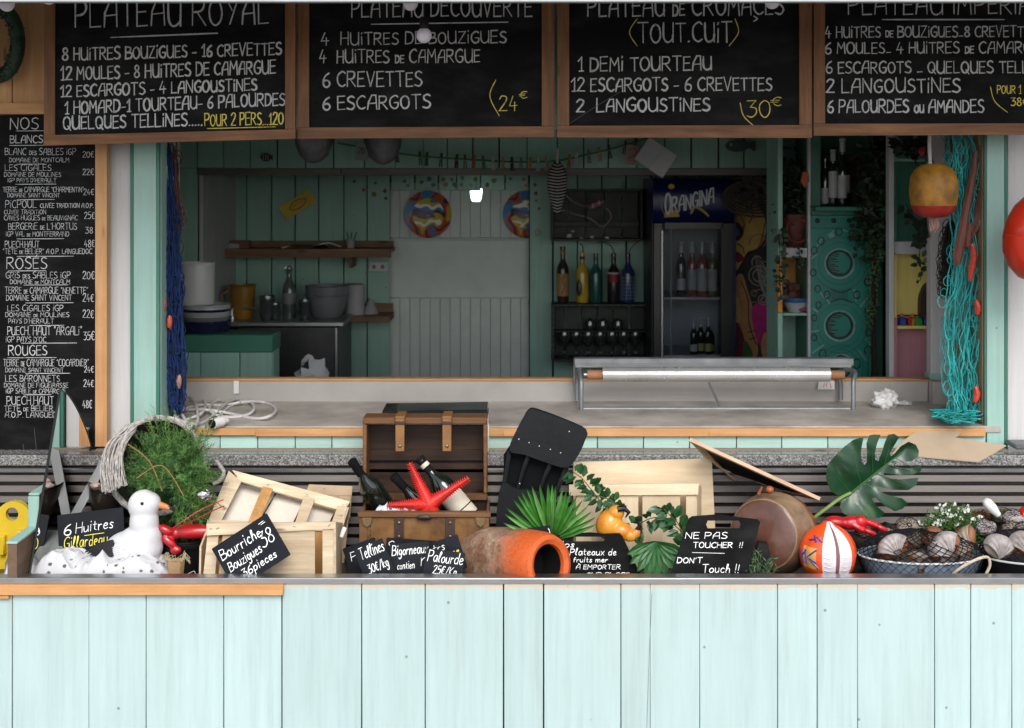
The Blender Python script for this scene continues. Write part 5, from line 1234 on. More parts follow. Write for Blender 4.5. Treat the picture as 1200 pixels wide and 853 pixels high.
toy(1057, 8, 9.5, (.02, .06, .30), "blue toy block with a pink ball head on the yellow shelf", ball=(.45, .12, .13))
toy(1065.5, 5, 9.5, (.45, .02, .02), "small red toy block beside the green one")
toy(1069, 3.2, 9.5, (.5, .22, .02), "thin orange toy block with an orange ball", ball=(.5, .2, .02))
toy(1075.5, 9, 9.5, (.03, .25, .03), "green toy block in the middle of the yellow shelf"); toy(1086, 9, 9.5, (.02, .05, .26), "blue toy block at the right end of the yellow shelf")
ar = thing("arched_clock", "dark arched object with a striped base behind the toys", "ornament", P(1092, 382.3, dc + .045))
MB().prism([(-.05, 0), (.05, 0), (.05, .08)] + [(.05 * math.cos(a), .09 + .1 * math.sin(a)) for a in [k * math.pi / 12 for k in range(13)]] + [(-.05, .08)], 0, .04).build("arch", mat("arch_brown", (.045, .025, .02), .6), ar)
for k in range(3): MB().box((0, -.004, .015 + k * .014), (.09, .006, .008)).build("stripe", mat("stripe", (.2, .16, .16) if k % 2 else (.16, .03, .03), .6), ar)
trailing("trailing_ivy", "ivy with pointed leaves hanging over the yellow niche", [(1079, 265), (1078, 285), (1078, 305), (1080, 320), (1078, 330)], 26, .036, LEAF2, 14, dc - .10, wid=.035)
trailing("trailing_ivy", "dark ivy hanging in the green niche behind the yellow buoy", [(1062, 240), (1070, 255), (1078, 266), (1082, 290)], 36, .045, LEAFD, 15, dc - .13, wid=.05)
leafmass("dried_bunch", "dark dried leaves and a red flower above the yellow buoy", "plant", [P(1058, 168, 5.6), P(1066, 172, 5.6), P(1080, 176, 5.6), P(1074, 166, 5.6)], 110, (.022, .015, .02), .045, LEAFD, 17, [P(1070, 150, 5.6), P(1068, 175, 5.6)])
MB().ell((0, 0, .015), (.018, .012, .02), 10, 6, wob=.6).build("red_flower", mat("red_petal", (.35, .02, .03), .5), label="small red flower among the dark leaves above the buoy", cat="flower", loc=P(1081, 182, 5.52), base=False)

# ================================================================ CLOTHESLINE across the header
dl = 6.80
line = thing("clothes_line", "green cord sagging across the inner mint header", "cord", P(570, 190, dl))
lp_ = [(395, 168), (430, 174), (465, 180), (500, 184), (545, 187), (600, 190), (650, 189), (690, 181), (720, 174), (750, 165), (775, 158)]
lpts = cr([P(a, b, dl) for a, b in lp_], 5)
MB().tube([p - line.location for p in lpts], .0045, 6).build("cord", mat("green_cord_line", (.015, .16, .03), .6), line)
def at_line(px):
    x_ = X(px, dl); return min(lpts, key=lambda p: abs(p.x - x_))
peg_cols = {"orange": (.33, .13, .03), "dark brown": (.03, .022, .018), "pale grey": (.42, .42, .40), "dull green": (.05, .12, .07)}
pm = {k: mat("peg_" + k.replace(" ", "_"), c, .6) for k, c in peg_cols.items()}
pegm = {}
for k, m_ in pm.items():
    a = MB().box((-.0042, 0, 0), (.006, .012, .072), rot=(0, R(3), 0)).mesh("jaw", m_); b = MB().box((.0042, 0, 0), (.006, .012, .072), rot=(0, R(-3), 0)).mesh("jaw", m_)
    c = MB().tube([(-.006, -.008, .005), (.006, -.008, .005)], .003, 5).mesh("spring", STEELD); pegm[k] = (a, b, c)
pegs = [(466, "dark brown"), (489, "dark brown"), (503, "dull green"), (514, "dark brown"), (533, "dark brown"), (548, "dark brown"), (559, "orange"), (570, "dull green"), (579, "pale grey"), (588, "orange"), (597, "dark brown"), (607, "dull green"), (623, "orange"), (631, "pale grey"), (636, "orange"), (641, "pale grey"),
        (667, "orange"), (679, "pale grey"), (692, "dull green"), (701, "orange"), (713, "dark brown"), (733, "dark brown"), (747, "dark brown"), (428, "orange")]
cnt = {}
for px, c in pegs:
    cnt[c] = cnt.get(c, 0) + 1
    n_ = sum(1 for _, q in pegs if q == c)
    t = thing("clothes_peg", f"{c} clothes peg on the green line, {['first','second','third','fourth','fifth','sixth','seventh','eighth','ninth'][cnt[c]-1]} of its colour from the left" if c != "orange" or px != 428 else "orange clothes peg at the far left beside the metal bowls", "clothes peg", at_line(px) + Vector((0, -.004, -.012)), (0, R(rnd(-9, 9)), R(rnd(-25, 25))), group=f"{c} pegs on the green line")
    for nm, me in zip(("jaw", "jaw", "spring"), pegm[c]): inst(nm, me, t)
# striped cloth fish hanging from a peg
cf = thing("striped_cloth_fish", "black and white striped fish pouch hanging from a pale peg", "cloth fish", P(653, 181, 6.7))
ML_ = [(-3, 8), (-8, 14), (-11.5, 24), (-12, 36), (-10, 50), (-6.5, 62), (-4.5, 70), (4, 70), (6, 60), (9.5, 50), (11.5, 38), (11.5, 24), (8, 14), (3, 8)]
BFB = mat("black_fabric", (.014, .014, .015), .9); WFB = mat("pale_fabric_stripe", (.36, .35, .34), .9)
mb = MB()
def fish_w(t): return [3, 9, 11.8, 12, 10.8, 8.6, 6, 4.4][min(7, int(t * 7))] + (([3, 9, 11.8, 12, 10.8, 8.6, 6, 4.4, 4.4][min(7, int(t * 7)) + 1] - [3, 9, 11.8, 12, 10.8, 8.6, 6, 4.4][min(7, int(t * 7))]) * (t * 7 - int(t * 7)))
def fq(u, v, off=0):
    a = (u - .5) * math.pi * 2; w_ = L(fish_w(v), 6.7)
    return (w_ * math.sin(a), -.018 * math.cos(a) * min(1, v * 6) - off * math.cos(a), -L(8 + 62 * v, 6.7))
mb.grid(lambda u, v: fq(u, v), 20, 22); mb.build("pouch", BFB, cf)
mb = MB()
for k in range(16):
    v = .06 + k * .058; w_ = L(fish_w(v), 6.7) * .93
    for s in (-1, 1): 
        p0 = fq(.5, v + .03, .0015); p1 = fq(.5 + s * .2, v, .0015)
        pts = [fq(.5 + s * .21 * j / 6, v + .035 * (1 - j / 6), .0015) for j in range(7)]
        mb.add([Vector(p) + Vector((0, 0, .0028)) for p in pts] + [Vector(p) - Vector((0, 0, .0028)) for p in pts], [(j, j + 1, 8 + j, 7 + j) for j in range(6)])
mb.build("white_stripes", WFB, cf, kind="stuff")
MB().box((0, -.02, -.01), (.013, .014, .075), ch=.002).build("peg", pm["pale grey"], cf)
# papers
pp = thing("white_paper_sheets", "folded white paper sheets pinned over the end of the line", "paper", P(769, 186, 6.7), (0, R(34), R(4)))
PAPER = mat("line_paper", (.50, .50, .53), .8, var=.03, bump=0)
MB().prism([(-.09, -.065), (-.004, -.065), (-.002, .07), (-.088, .068)], -.003, 0).build("sheet", PAPER, pp); MB().prism([(-.002, -.067), (.082, -.066), (.08, .07), (0, .07)], -.002, .001).build("sheet", PAPER, pp)
tk = thing("printed_ticket", "small red and beige printed ticket left of the white papers", "ticket", P(741, 182, 6.75), (0, R(4), 0))
MB().prism([(-.035, -.05), (.035, -.05), (.036, .05), (-.034, .05)], -.002, 0).build("card", mat("ticket_card", (.28, .22, .18), .7), tk)
mb = MB(); mb.ribbon(cr([(-.02, .02), (0, .035), (.02, .02), (.01, 0), (-.02, -.02)], 4), .006, -.003); mb.ribbon([(-.02, -.03), (.02, -.032)], .005, -.0032); mb.build("print", mat("ticket_red", (.3, .05, .04), .6), tk)
tk = thing("price_slip", "small slip marked 20 hanging between the metal bowls", "slip", P(424, 178, 6.75), (0, R(3), 0))
MB().prism([(-.032, -.045), (.032, -.045), (.033, .04), (-.031, .04)], -.002, 0).build("card", mat("slip_card", (.25, .30, .27), .7), tk)
mb = MB(); write(mb, "20", -.018, .012, -.01, -.01, .03, .004, -.003); mb.build("lettering", BC, tk)
# fish-shaped ornaments on the header
fs_ = thing("fish_cutout", "dark grey wooden fish on the header planks at right", "fish ornament", P(867, 171.5, 6.87))
mb = MB(); mb.prism([tuple(p) for p in cr([(L(a, 6.87), L(b, 6.87)) for a, b in ((-17, 0), (-12, 5.5), (-3, 7), (6, 5), (10, 3.5), (17, 6), (17.5, -6), (10, -3), (4, -6), (-6, -7), (-13, -5))], 4, True)], -.018, .0); mb.build("fish_body", mat("fish_dark", (.03, .05, .05), .5), fs_, smooth=False)
MB().lathe([(.007, 0), (.007, .002), (0, .002)], 10, M=Matrix.Translation((-L(11, 6.87), -.018, .006)) @ Matrix.Rotation(R(90), 4, 'X')).build("eye", mat("fish_eye", (.3, .35, .35), .5), fs_)
fs_ = thing("striped_fish_ornament", "tiny striped fish ornament on the header planks at left", "fish ornament", P(312, 185, 6.87))
mb = MB(); mb.ell((0, -.008, 0), (.026, .008, .022), 14, 8); mb.prism([(.02, 0), (.034, .016), (.034, -.016)], -.012, -.004); mb.build("fish_body", mat("fish_dark2", (.02, .03, .03), .5), fs_)
for k in range(3): MB().box((-.012 + k * .012, -.0165, 0), (.004, .003, .03)).build("stripe", mat("fish_stripe2", (.35, .33, .32), .6), fs_)

# ================================================================ HANGING METAL BOWLS, BULBS
for k, (px, py, r, txt) in enumerate(((367, 150, 23.5, "dented grey metal bowl hanging under the first board joint"), (449, 152, 21.5, "pointed grey metal bowl hanging right of the first one"))):
    d = 5.15; t = thing("hanging_metal_bowl", txt, "metal bowl", P(px, py + 42, d))
    R_ = L(r, d); Hh = L(44, d)
    prof = [(0.001, 0), (R_ * .35, .006), (R_ * .72, Hh * .22), (R_ * .93, Hh * .5), (R_, Hh * .8), (R_ * 1.0, Hh)]
    mb = MB(); mb.lathe(prof, 20, ripple=.05, rn=3 + k, sy=.9); mb.build("shell", mat("beaten_grey_metal", (.06, .062, .066), .42, .5, var=.35, vs=9, bump=.5, bs=14, bd=.02), t)
    mb = MB(); mb.lathe([(R_ * 1.0, Hh), (R_ * .9, Hh * 1.25), (R_ * .45, Hh * 1.5), (0.001, Hh * 1.6)], 20, sy=.9); mb.build("upper_shell", mat("beaten_grey_metal", (.06, .06, .065), .4, .5), t)
    MB().tube([(0, 0, Hh * 1.58), (0, 0, 2.6 - t.location.z)], .003, 5).build("hanger", BLACKM, t)
def bulb(px, py, d, txt, r=9):
    t = thing("festoon_bulb", txt, "bulb", P(px, py, d), group="round white festoon bulbs")
    rr = L(r, d)
    MB().ell((0, 0, 0), (rr, rr, rr * 1.02), 18, 12).build("globe", mat("bulb_white", (.84, .80, .88), .3, var=.03, bump=0), t)
    MB().lathe([(rr * .55, rr * .75), (rr * .6, rr * .95), (rr * .6, rr * 2.2), (rr * .45, rr * 2.4), (0, rr * 2.4)], 14).build("socket", BLACK, t)
    top = P(px, -60, d).z - t.location.z
    MB().tube([(0, 0, rr * 2.3), (0, 0, max(top, rr * 3))], .003, 5).build("cord", BLACK, t)
bulb(481, 4, 4.3, "bulb overlapping the word plateau on the second board"); bulb(497, 42, 4.3, "lowest hanging bulb, in front of the second board")
bulb(905, 2, 4.3, "bulb in front of the heading of the third board"); bulb(8, 5, 4.3, "bulb at the top left corner beside the wreath"); bulb(57, -2, 4.3, "bulb cut by the top edge above the first board", 8); bulb(25, -8, 4.3, "bulb cut by the top edge right of the wreath", 8)
# small bulb among the blue net
MB().ell((0, 0, 0), (L(6, 5), L(6, 5), L(6.5, 5)), 14, 10).build("cork_float", mat("float_white", (.55, .5, .5), .5), label="small whitish round float on the dark blue net", cat="float", loc=P(191, 198, 5.06), base=False)
# wreath
wr = thing("green_wreath", "dark green ring wreath on the wooden boards at top left", "wreath", P(-3, 50, 4.83))
mb = MB(); mb.tube([(L(24, 4.83) * math.cos(a), 0, L(40, 4.83) * math.sin(a)) for a in [i * math.pi / 20 for i in range(40)]], L(8.5, 4.83), 12, closed=True); mb.build("ring", mat("wreath_green", (.012, .035, .016), .6, var=.5, vs=20, bump=.8), wr)
gg = random.Random(2); mb = MB()
for k in range(900):
    a = gg.uniform(0, 6.28); b = gg.uniform(0, 6.28); r0 = L(8.5, 4.83)
    c = Vector(((L(24, 4.83) + r0 * math.cos(b)) * math.cos(a), -abs(r0 * math.sin(b)), (L(40, 4.83) + r0 * math.cos(b)) * math.sin(a)))
    q = Vector((gg.uniform(-1, 1), gg.uniform(-1, 0), gg.uniform(-1, 1))).normalized() * .012; p = q.cross(Vector((1, .3, .2))).normalized() * .003
    mb.add([c, c + q * .5 + p, c + q, c + q * .5 - p], [(0, 1, 2, 3)])
mb.build("leaves", mat("wreath_leaf", (.016, .05, .02), .6, var=.5, vs=20), wr, smooth=False)
# ================================================================ ON THE SERVING BAR, IN THE WINDOW
def qb(mb, c, th, m=0):
    "a board from four corners (px, py, d) given clockwise from the upper left, th thick to the rear"
    p = [P(*q) if not isinstance(q, Vector) else q for q in c]
    n = (p[1] - p[0]).cross(p[3] - p[0]).normalized()
    if n.y > 0: n = -n
    b = [q - n * th for q in p]
    o = mb.M.inverted() if False else None
    return mb.add(p + b, [(0, 3, 2, 1), (4, 5, 6, 7), (0, 1, 5, 4), (1, 2, 6, 5), (2, 3, 7, 6), (3, 0, 4, 7)], m)
def lpart(parent, name, mats, fn, **k):
    "part built in world space under a translated (unrotated) thing"
    mb = MB(); mb.M = Matrix.Translation(-Vector(parent.location)); fn(mb); return mb.build(name, mats, parent, **k)
def blob_obj(name, ells, m_, parent, voxel=.004, it=6, world=False, disp=0):
    "ellipsoids melted into one continuous surface"
    mb = MB()
    if world: mb.M = Matrix.Translation(-Vector(parent.location))
    for e in ells: mb.ell(e[0], e[1], 20, 14, rot=e[2] if len(e) > 2 else None)
    o = mb.build(name, m_, parent, ang=180)
    r = o.modifiers.new("r", 'REMESH'); r.mode = 'VOXEL'; r.voxel_size = voxel; r.use_smooth_shade = True
    s = o.modifiers.new("s", 'SMOOTH'); s.iterations = it; s.factor = .6
    return o
dZ = 1.192
# extension cable
cable = mat("white_cable", (.60, .58, .56), .4, var=.05, bump=0)
ec = thing("extension_cable", "coiled white extension cable with a socket end on the bar at left", "cable", P(262, 490, 5.18))
def flat(px, py, lift=0):
    d = FP * (HC - dZ - lift) / (py - HOR); return Vector((X(px, d), d, dZ + lift))
c1 = [(206, 482), (214, 466), (230, 462), (240, 470), (238, 482), (222, 490), (208, 492), (214, 480), (236, 474), (262, 474), (282, 470), (270, 466), (252, 470), (246, 480), (262, 488), (288, 486), (298, 478), (292, 470), (276, 468), (262, 474), (250, 486), (234, 496), (216, 494), (204, 486), (218, 480), (244, 480), (270, 484), (300, 490), (318, 486), (323, 478), (310, 471), (290, 470), (272, 474), (262, 482), (256, 489)]
mb = MB(); pts = []
for i, p in enumerate(c1): pts.append(flat(*p, .006 + (.012 if i % 3 == 1 else .0)) - ec.location)
mb.tube(cr(pts, 5), .0058, 7); mb.build("cord", cable, ec)
c2 = [(207, 470), (214, 486), (224, 499), (232, 492), (228, 470), (216, 462), (204, 474), (206, 490)]
MB().tube(cr([flat(*p, .02) - ec.location for p in c2], 5), .0056, 7).build("cord", cable, ec)
a = flat(266, 492, .02) - ec.location; b = flat(249, 496, .02) - ec.location
MB().tube([a, a.lerp(b, .35), a.lerp(b, .4), b], [.010, .014, .0195, .0195], 16).build("socket_body", WHITE, ec)
MB().tube([b, b + (b - a).normalized() * .004], [.0165, .0165], 16).build("socket_face", BLACK, ec)
# film dispenser
fd = thing("film_roll_dispenser", "galvanised tube stand holding a long silver film roll on the bar", "dispenser", flat(840, 482))
GALV = mat("galvanised_tube", (.26, .27, .28), .5, .6, var=.25, vs=10, bump=.1)
A = lambda px, py, d: P(px, py, d) - fd.location
mb = MB(); mb.tube([A(683, 478.5, 5.32), A(997, 478.5, 5.32)], .0085, 10); mb.build("front_bar", GALV, fd)
for xf, xb, s in ((681, 676, 1), (1000, 985, -1)):
    MB().tube(cr([A(xf, 483.5, 5.31), A(xf, 462, 5.31), A(xf, 446, 5.32), A(xf - 2 * s, 436, 5.36), A((xf + xb) / 2 + 4 * s * 0, 432.5, 5.42), A(xb - 1, 438, 5.47), A(xb, 452, 5.48), A(xb, 468, 5.48)], 5), .0095, 10).build("side_frame", GALV, fd)
    MB().lathe([(.012, 0), (.012, .012), (0, .012)], 12, M=Matrix.Translation(A(xf, 484.6, 5.31))).build("rubber_foot", BLACK, fd)
MB().box(A(836, 423.5, 5.46), (L(327, 5.46), .045, L(8, 5.46)), ch=.004).build("top_rail", GALV, fd)
MB().box(A(836, 428.5, 5.43), (L(322, 5.46), .004, L(3, 5.46)), ch=.001).build("cutting_edge", STEEL, fd)
MB().box(A(673, 436, 5.47), (.008, .02, .10), ch=.002).build("side_plate", GALV, fd)
MB().tube([A(706, 438, 5.37), A(972, 438, 5.37)], L(8.6, 5.37), 24).build("film_roll", mat("film_roll_silver", (.62, .60, .60), .26, .55, var=.12, stretch=(1.5, 1, 1), vs=5, bump=.05), fd)
CARD = mat("card_core", (.30, .14, .07), .7, var=.3)
MB().tube([A(688, 438.5, 5.37), A(705.8, 438.5, 5.37)], L(5.6, 5.37), 16).build("core_end", CARD, fd); MB().tube([A(972.2, 438.5, 5.37), A(989, 438.5, 5.37)], L(5.2, 5.37), 16).build("core_end", CARD, fd)
MB().tube([A(684, 438.5, 5.37), A(688, 438.5, 5.37)], L(3, 5.37), 10).build("spindle", STEEL, fd)
MB().tube([A(831, 448, 5.37), A(843, 475, 5.33)], .006, 4).build("brace", mat("brace_grey", (.07, .07, .07), .6), fd)
MB().prism([(-.035, -.02), (.035, -.02), (.035, .015), (-.03, .018)], -.001, 0).build("sticker", WHITE, label="white sticker with red print on the upstand behind the roll", cat="sticker", loc=P(968, 450, 5.49), base=False)
mb = MB(); mb.ribbon([(-.01, -.01), (-.008, .01), (.002, -.008), (.004, .01)], .003, -.0022); mb.ribbon([(.015, .01), (.02, -.012)], .004, -.0022)
mb.build("red_print", mat("red_print", (.5, .04, .05), .6), bpy.data.objects["sticker"])
def crumple(name, label, c, r, m_, seed, cat):
    t = MB(); t.ell((0, 0, r[2] * .8), r, 46, 30, wob=.45, seed=seed)
    vs = []
    for v in t.v:
        q = Vector(v); f = abs(noise.noise(q * 26 + Vector((seed, 0, 0)))) * -.016 + .004; vs.append(tuple(q + (q - Vector((0, 0, r[2] * .8))).normalized() * f))
    t.v = vs; return t.build(name, m_, label=label, cat=cat, loc=c, base=False, ang=70)
crumple("crumpled_tissue", "crumpled white tissue lying on the bar near the teal net", flat(1037, 477), (.048, .04, .040), mat("tissue", (.68, .67, .66), .8, var=.03), 4, "tissue")
crumple("tissue_scrap", "flat scrap of white tissue right of the crumpled one", flat(1059, 474), (.03, .02, .008), mat("tissue", (.62, .61, .60), .8, var=.03), 9, "tissue")

# ---- nets
def net(name, label, m_, n, path, w0, d, seed, loops=0, r=.0022, pile=None):
    g = random.Random(seed); t = thing(name, label, "net", P(path[-1][0], path[-1][1], d)); mb = MB()
    for k in range(n):
        ox = g.uniform(-1, 1); oy = g.uniform(-.05, .05); ph = g.uniform(0, 6); i0 = 0 if g.random() < .75 else g.randint(1, 2); pts = []
        for i in range(i0, len(path)):
            px, py, wd = path[i]; jj = g.uniform(-.4, .4)
            pts.append(P(px + (ox + jj) * wd, py + g.uniform(-3, 3), d + oy + g.uniform(-.012, .012)) - t.location)
        if len(pts) > 2:
            cp = cr(pts, 5)
            cp = [p + Vector((math.sin(j * 1.7 + ph) * .003, math.cos(j * 1.9 + ph) * .003, 0)) for j, p in enumerate(cp)]
            mb.tube(cp, r * g.uniform(.7, 1.3), 4, cap=False)
    for k in range(loops):
        i = g.random() * (len(path) - 1); a = path[int(i)]; b = path[min(int(i) + 1, len(path) - 1)]; f = i - int(i)
        px = a[0] + (b[0] - a[0]) * f; py = a[1] + (b[1] - a[1]) * f; wd = a[2] + (b[2] - a[2]) * f
        c = P(px + g.choice((-1, 1)) * wd * g.uniform(.4, 1.15), py, d + g.uniform(-.06, .03)) - t.location; rr = g.uniform(.008, .022)
        mb.tube([c + Vector((rr * math.cos(q), g.uniform(-.006, .006), rr * 1.4 * math.sin(q))) for q in [2 * math.pi * j / 9 for j in range(9)]], r * .7, 4, closed=True)
    mb.build("mesh_strands", m_, t, kind="stuff")
    if pile:
        for rep in range(pile[1]):
            mb = MB() if rep == 0 else mb; c0 = pile[0]; pts = []
            for j in range(12):
                px = g.uniform(c0[0], c0[1]); py = g.uniform(c0[2], c0[3]) if px > c0[0] + (c0[1] - c0[0]) * .35 else g.uniform(c0[2] + 4, c0[3] - 8)
                pts.append(flat(px, py, g.uniform(.004, .05)) - t.location)
            mb.tube(cr(pts, 5), r, 4, cap=False)
        mb.build("heap", m_, t, kind="stuff")
    return t
TEALN = mat("teal_net", (.03, .38, .37), .7, var=.35, vs=12, bump=.2)
NAVN = mat("navy_net", (.004, .022, .10), .85, var=.6, vs=30, bump=.3)
net("teal_fishing_net", "teal fishing net hanging at the right window post down to the bar", TEALN, 62, [(1138, 150, 22), (1137, 180, 22), (1136, 215, 22), (1138, 250, 20), (1138, 290, 20), (1133, 330, 23), (1129, 370, 24), (1127, 410, 24), (1129, 445, 21), (1132, 475, 17), (1134, 493, 12)], 1, 5.055, 3, 150, .0019, ((1088, 1150, 474, 497), 16))
net("teal_net_strand", "thin teal net strand beside the white post behind the yellow buoy", TEALN, 7, [(1112, 150, 3), (1110, 180, 3), (1113, 215, 4), (1114, 250, 4)], 1, 5.35, 8, 8, .002)
net("dark_moss_strand", "dark mossy tuft on the net left of the driftwood", mat("dark_moss", (.03, .028, .02), .9, var=.4), 40, [(1112, 265, 3), (1110, 290, 6), (1109, 320, 7), (1108, 345, 4)], 1, 5.22, 12, 90, .0018)
net("navy_fishing_net", "dark blue fishing net hanging in a bundle at the left window post", NAVN, 90, [(191, 150, 5), (193, 190, 7), (196, 230, 7), (199, 270, 8), (200, 310, 9), (202, 350, 9), (203, 390, 9), (204, 430, 10), (206, 460, 8), (207, 482, 5)], 1, 5.10, 5, 120, .003)
net("brown_rope_bundle", "reddish brown rope bundle right beside the top of the dark blue net", mat("red_brown_rope", (.10, .04, .03), .9, var=.4), 22, [(200, 150, 4), (203, 185, 4), (206, 220, 4), (208, 250, 4), (207, 280, 4), (205, 300, 2)], 1, 5.16, 6, 26, .003)
for k, (px, py, h, txt) in enumerate(((192, 358, 9, "upper orange float tangled in the dark blue net"), (199, 378, 8, "lower orange float tangled in the dark blue net"), (210, 446, 7, "pale brown cork hanging low in the dark blue net"))):
    MB().ell((0, 0, 0), (.010, .010, L(h, 5.02)), 10, 8, wob=.5, seed=k).build("net_float", mat("net_orange", (.50, .08, .03) if k < 2 else (.3, .16, .12), .5), label=txt, cat="float", loc=P(px, py, 5.03), base=False)
DRW = wood("driftwood", (.10, .035, .028), (.26, .11, .08), 'z', sc=2)
dw = thing("driftwood_stick", "long reddish driftwood stick in the teal net", "driftwood", P(1123, 310, 4.99))
MB().tube([P(a, b, 4.99) - dw.location for a, b in ((1122, 311), (1122, 300), (1127, 275), (1131, 250), (1136, 225), (1141, 200), (1143, 178))], [.010, .020, .017, .015, .016, .013, .007], 7).build("stick", DRW, dw)
dw = thing("driftwood_stick", "shorter forked driftwood piece behind the long stick", "driftwood", P(1128, 296, 5.01))
for pp_ in (((1150, 222), (1147, 245), (1140, 265), (1131, 292)), ((1150, 232), (1148, 250), (1144, 268), (1138, 280)), ((1136, 262), (1134, 278), (1134, 290))):
    MB().tube([P(a, b, 5.01) - dw.location for a, b in pp_], [.011, .016, .012, .004][:len(pp_)], 7).build("branch", DRW, dw)
for k, (pts, txt) in enumerate((([(1139, 286), (1141, 300), (1138, 318), (1137, 330)], "upper red crayfish shell hanging in the teal net"), ([(1144, 352), (1146, 362), (1145, 370)], "middle red crayfish shell in the teal net"), ([(1143, 452), (1145, 462), (1142, 471)], "lowest reddish shell near the foot of the teal net"))):
    mb = MB(); q = [P(a, b, 4.985) for a, b in pts]; o_ = q[-1].copy(); cp = cr([p - o_ for p in q], 4)
    mb.tube(cp, [.004 + .008 * math.sin(math.pi * (j + .5) / len(cp)) + .002 * (j % 2) for j in range(len(cp))], 7)
    mb.build("crayfish_shell", mat("crayfish_red", (.50, .05, .025), .4, var=.3, vs=40), label=txt, cat="shell", loc=o_, base=False)
# ---- yellow buoy
by = thing("yellow_buoy", "yellow barrel buoy with a red bottom hanging in the window", "buoy", P(1094, 256, 4.97))
u = L(1, 4.97)
YB = mat("buoy_yellow", (.22, .11, .03), .5, var=.35, vs=14, col2=(.60, .27, .015), bump=.45, bs=40); RB = mat("buoy_red", (.34, .018, .012), .38, var=.3, vs=10, bump=.2)
MB().lathe([(0, 0), (12 * u, .8 * u), (19 * u, 4 * u), (23.5 * u, 9 * u), (25.6 * u, 14.5 * u)], 32).build("red_base", RB, by)
MB().lathe([(25.7 * u, 14.6 * u), (27.6 * u, 26 * u), (27.8 * u, 38 * u), (26.2 * u, 49 * u), (22 * u, 57 * u), (14 * u, 62.5 * u), (0, 64 * u)], 32).build("yellow_body", YB, by)
MB().tube([(-4 * u, 0, 62 * u), (-5 * u, 0, 85 * u), (-4 * u, 0, 120 * u)], .007, 8).build("rope", mat("white_rope", (.5, .48, .46), .8), by)
for k in range(7): MB().tube([((k - 3) * .003, 0, .004), ((k - 3) * .005 + .002, rnd(-.01, .01), -.02), ((k - 3) * .004, rnd(-.01, .01), -.04 - rnd(0, .015))], .0025, 5).build("tassel_strand", mat("tassel", (.42, .22, .18), .9), by)
# ---- red fender on the white wall
rf = thing("red_fender_buoy", "glossy red fender buoy hanging on the white wall at the right edge", "buoy", P(1203, 329, 4.72), (0, R(10), 0))
u = L(1, 4.72)
RG = mat("fender_red", (.58, .030, .010), .32, var=.12, vs=3, bump=.05, coat=.3)
MB().lathe([(0, 0), (10 * u, 2 * u), (24 * u, 14 * u), (32 * u, 30 * u), (35 * u, 48 * u), (34.4 * u, 49 * u), (35 * u, 50 * u), (34 * u, 66 * u), (28 * u, 84 * u), (19 * u, 96 * u), (10 * u, 104 * u), (8 * u, 112 * u), (0, 114 * u)], 36).build("body", RG, rf)
MB().tube([(0, 0, 112 * u), (0, 0, 190 * u)], .006, 6).build("rope", ROPE, rf)
MB().tube([(34 * u * math.sin(a), -3 * u, 44 * u - 40 * u * math.cos(a) * .9) for a in [.3 + k * .12 for k in range(10)]], .006, 6).build("seam", RG, rf)

# ================================================================ DISPLAY BAY: left end
BZ = .758
def sign(name, label, px, py, d, w, h, ang, texts, lean=8, shape=None, m_=None, slot=None, extra=None):
    "a small slate; sizes and text places in photo pixels round its centre"
    t = thing(name, label, "sign", P(px, py, d), (R(-lean), R(-ang), 0)); u = L(1, d)
    sh_ = shape or [(-w / 2 + 1, -h / 2), (w / 2 - 1, -h / 2), (w / 2, -h / 2 + 1), (w / 2, h / 2 - 1), (w / 2 - 1, h / 2), (-w / 2 + 1, h / 2), (-w / 2, h / 2 - 1), (-w / 2, -h / 2 + 1)]
    MB().prism([(a * u, b * u) for a, b in sh_], 0, .005).build("slate", m_ or SLATE, t)
    for tx in texts:
        s, x0_, x1_, z_, hh, wd = tx[:6]; col = tx[6] if len(tx) > 6 else PEN
        mb = MB()
        if s == "_": mb.ribbon([(x0_ * u, z_ * u), ((x0_ + x1_) / 2 * u, (z_ + .3) * u), (x1_ * u, (z_ + .4) * u)], wd * u, -.0008)
        else: write(mb, s, x0_ * u, x1_ * u, z_ * u, (z_ + (tx[7] if len(tx) > 7 else 0)) * u, hh * u, wd * u * .8, slant=tx[8] if len(tx) > 8 else .12)
        mb.build("lettering" if s != "_" else "underline", col, t)
    return t
ys = thing("yellow_plastic_sign", "yellow plastic stand with a round handle hole at far left", "plastic stand", (X(12, 4.62), 4.62, BZ))
def yq(px, py): return (X(px, 4.62) - ys.location.x, Z(py, 4.62) - BZ)
arc = [yq(17 + 20 * math.cos(a), 606 - 20 * math.sin(a)) for a in [k * math.pi / 10 for k in range(11)]]
hole = [yq(15.5 + 7.5 * math.cos(a), 600 - 8 * math.sin(a)) for a in [k * 2 * math.pi / 14 for k in range(15)]]
mb = MB()
YP = mat("yellow_plastic", (.62, .43, .02), .4, var=.12, bump=.1)
o_ = [yq(37, 612), yq(44, 700), yq(-20, 700), yq(-4, 612)]
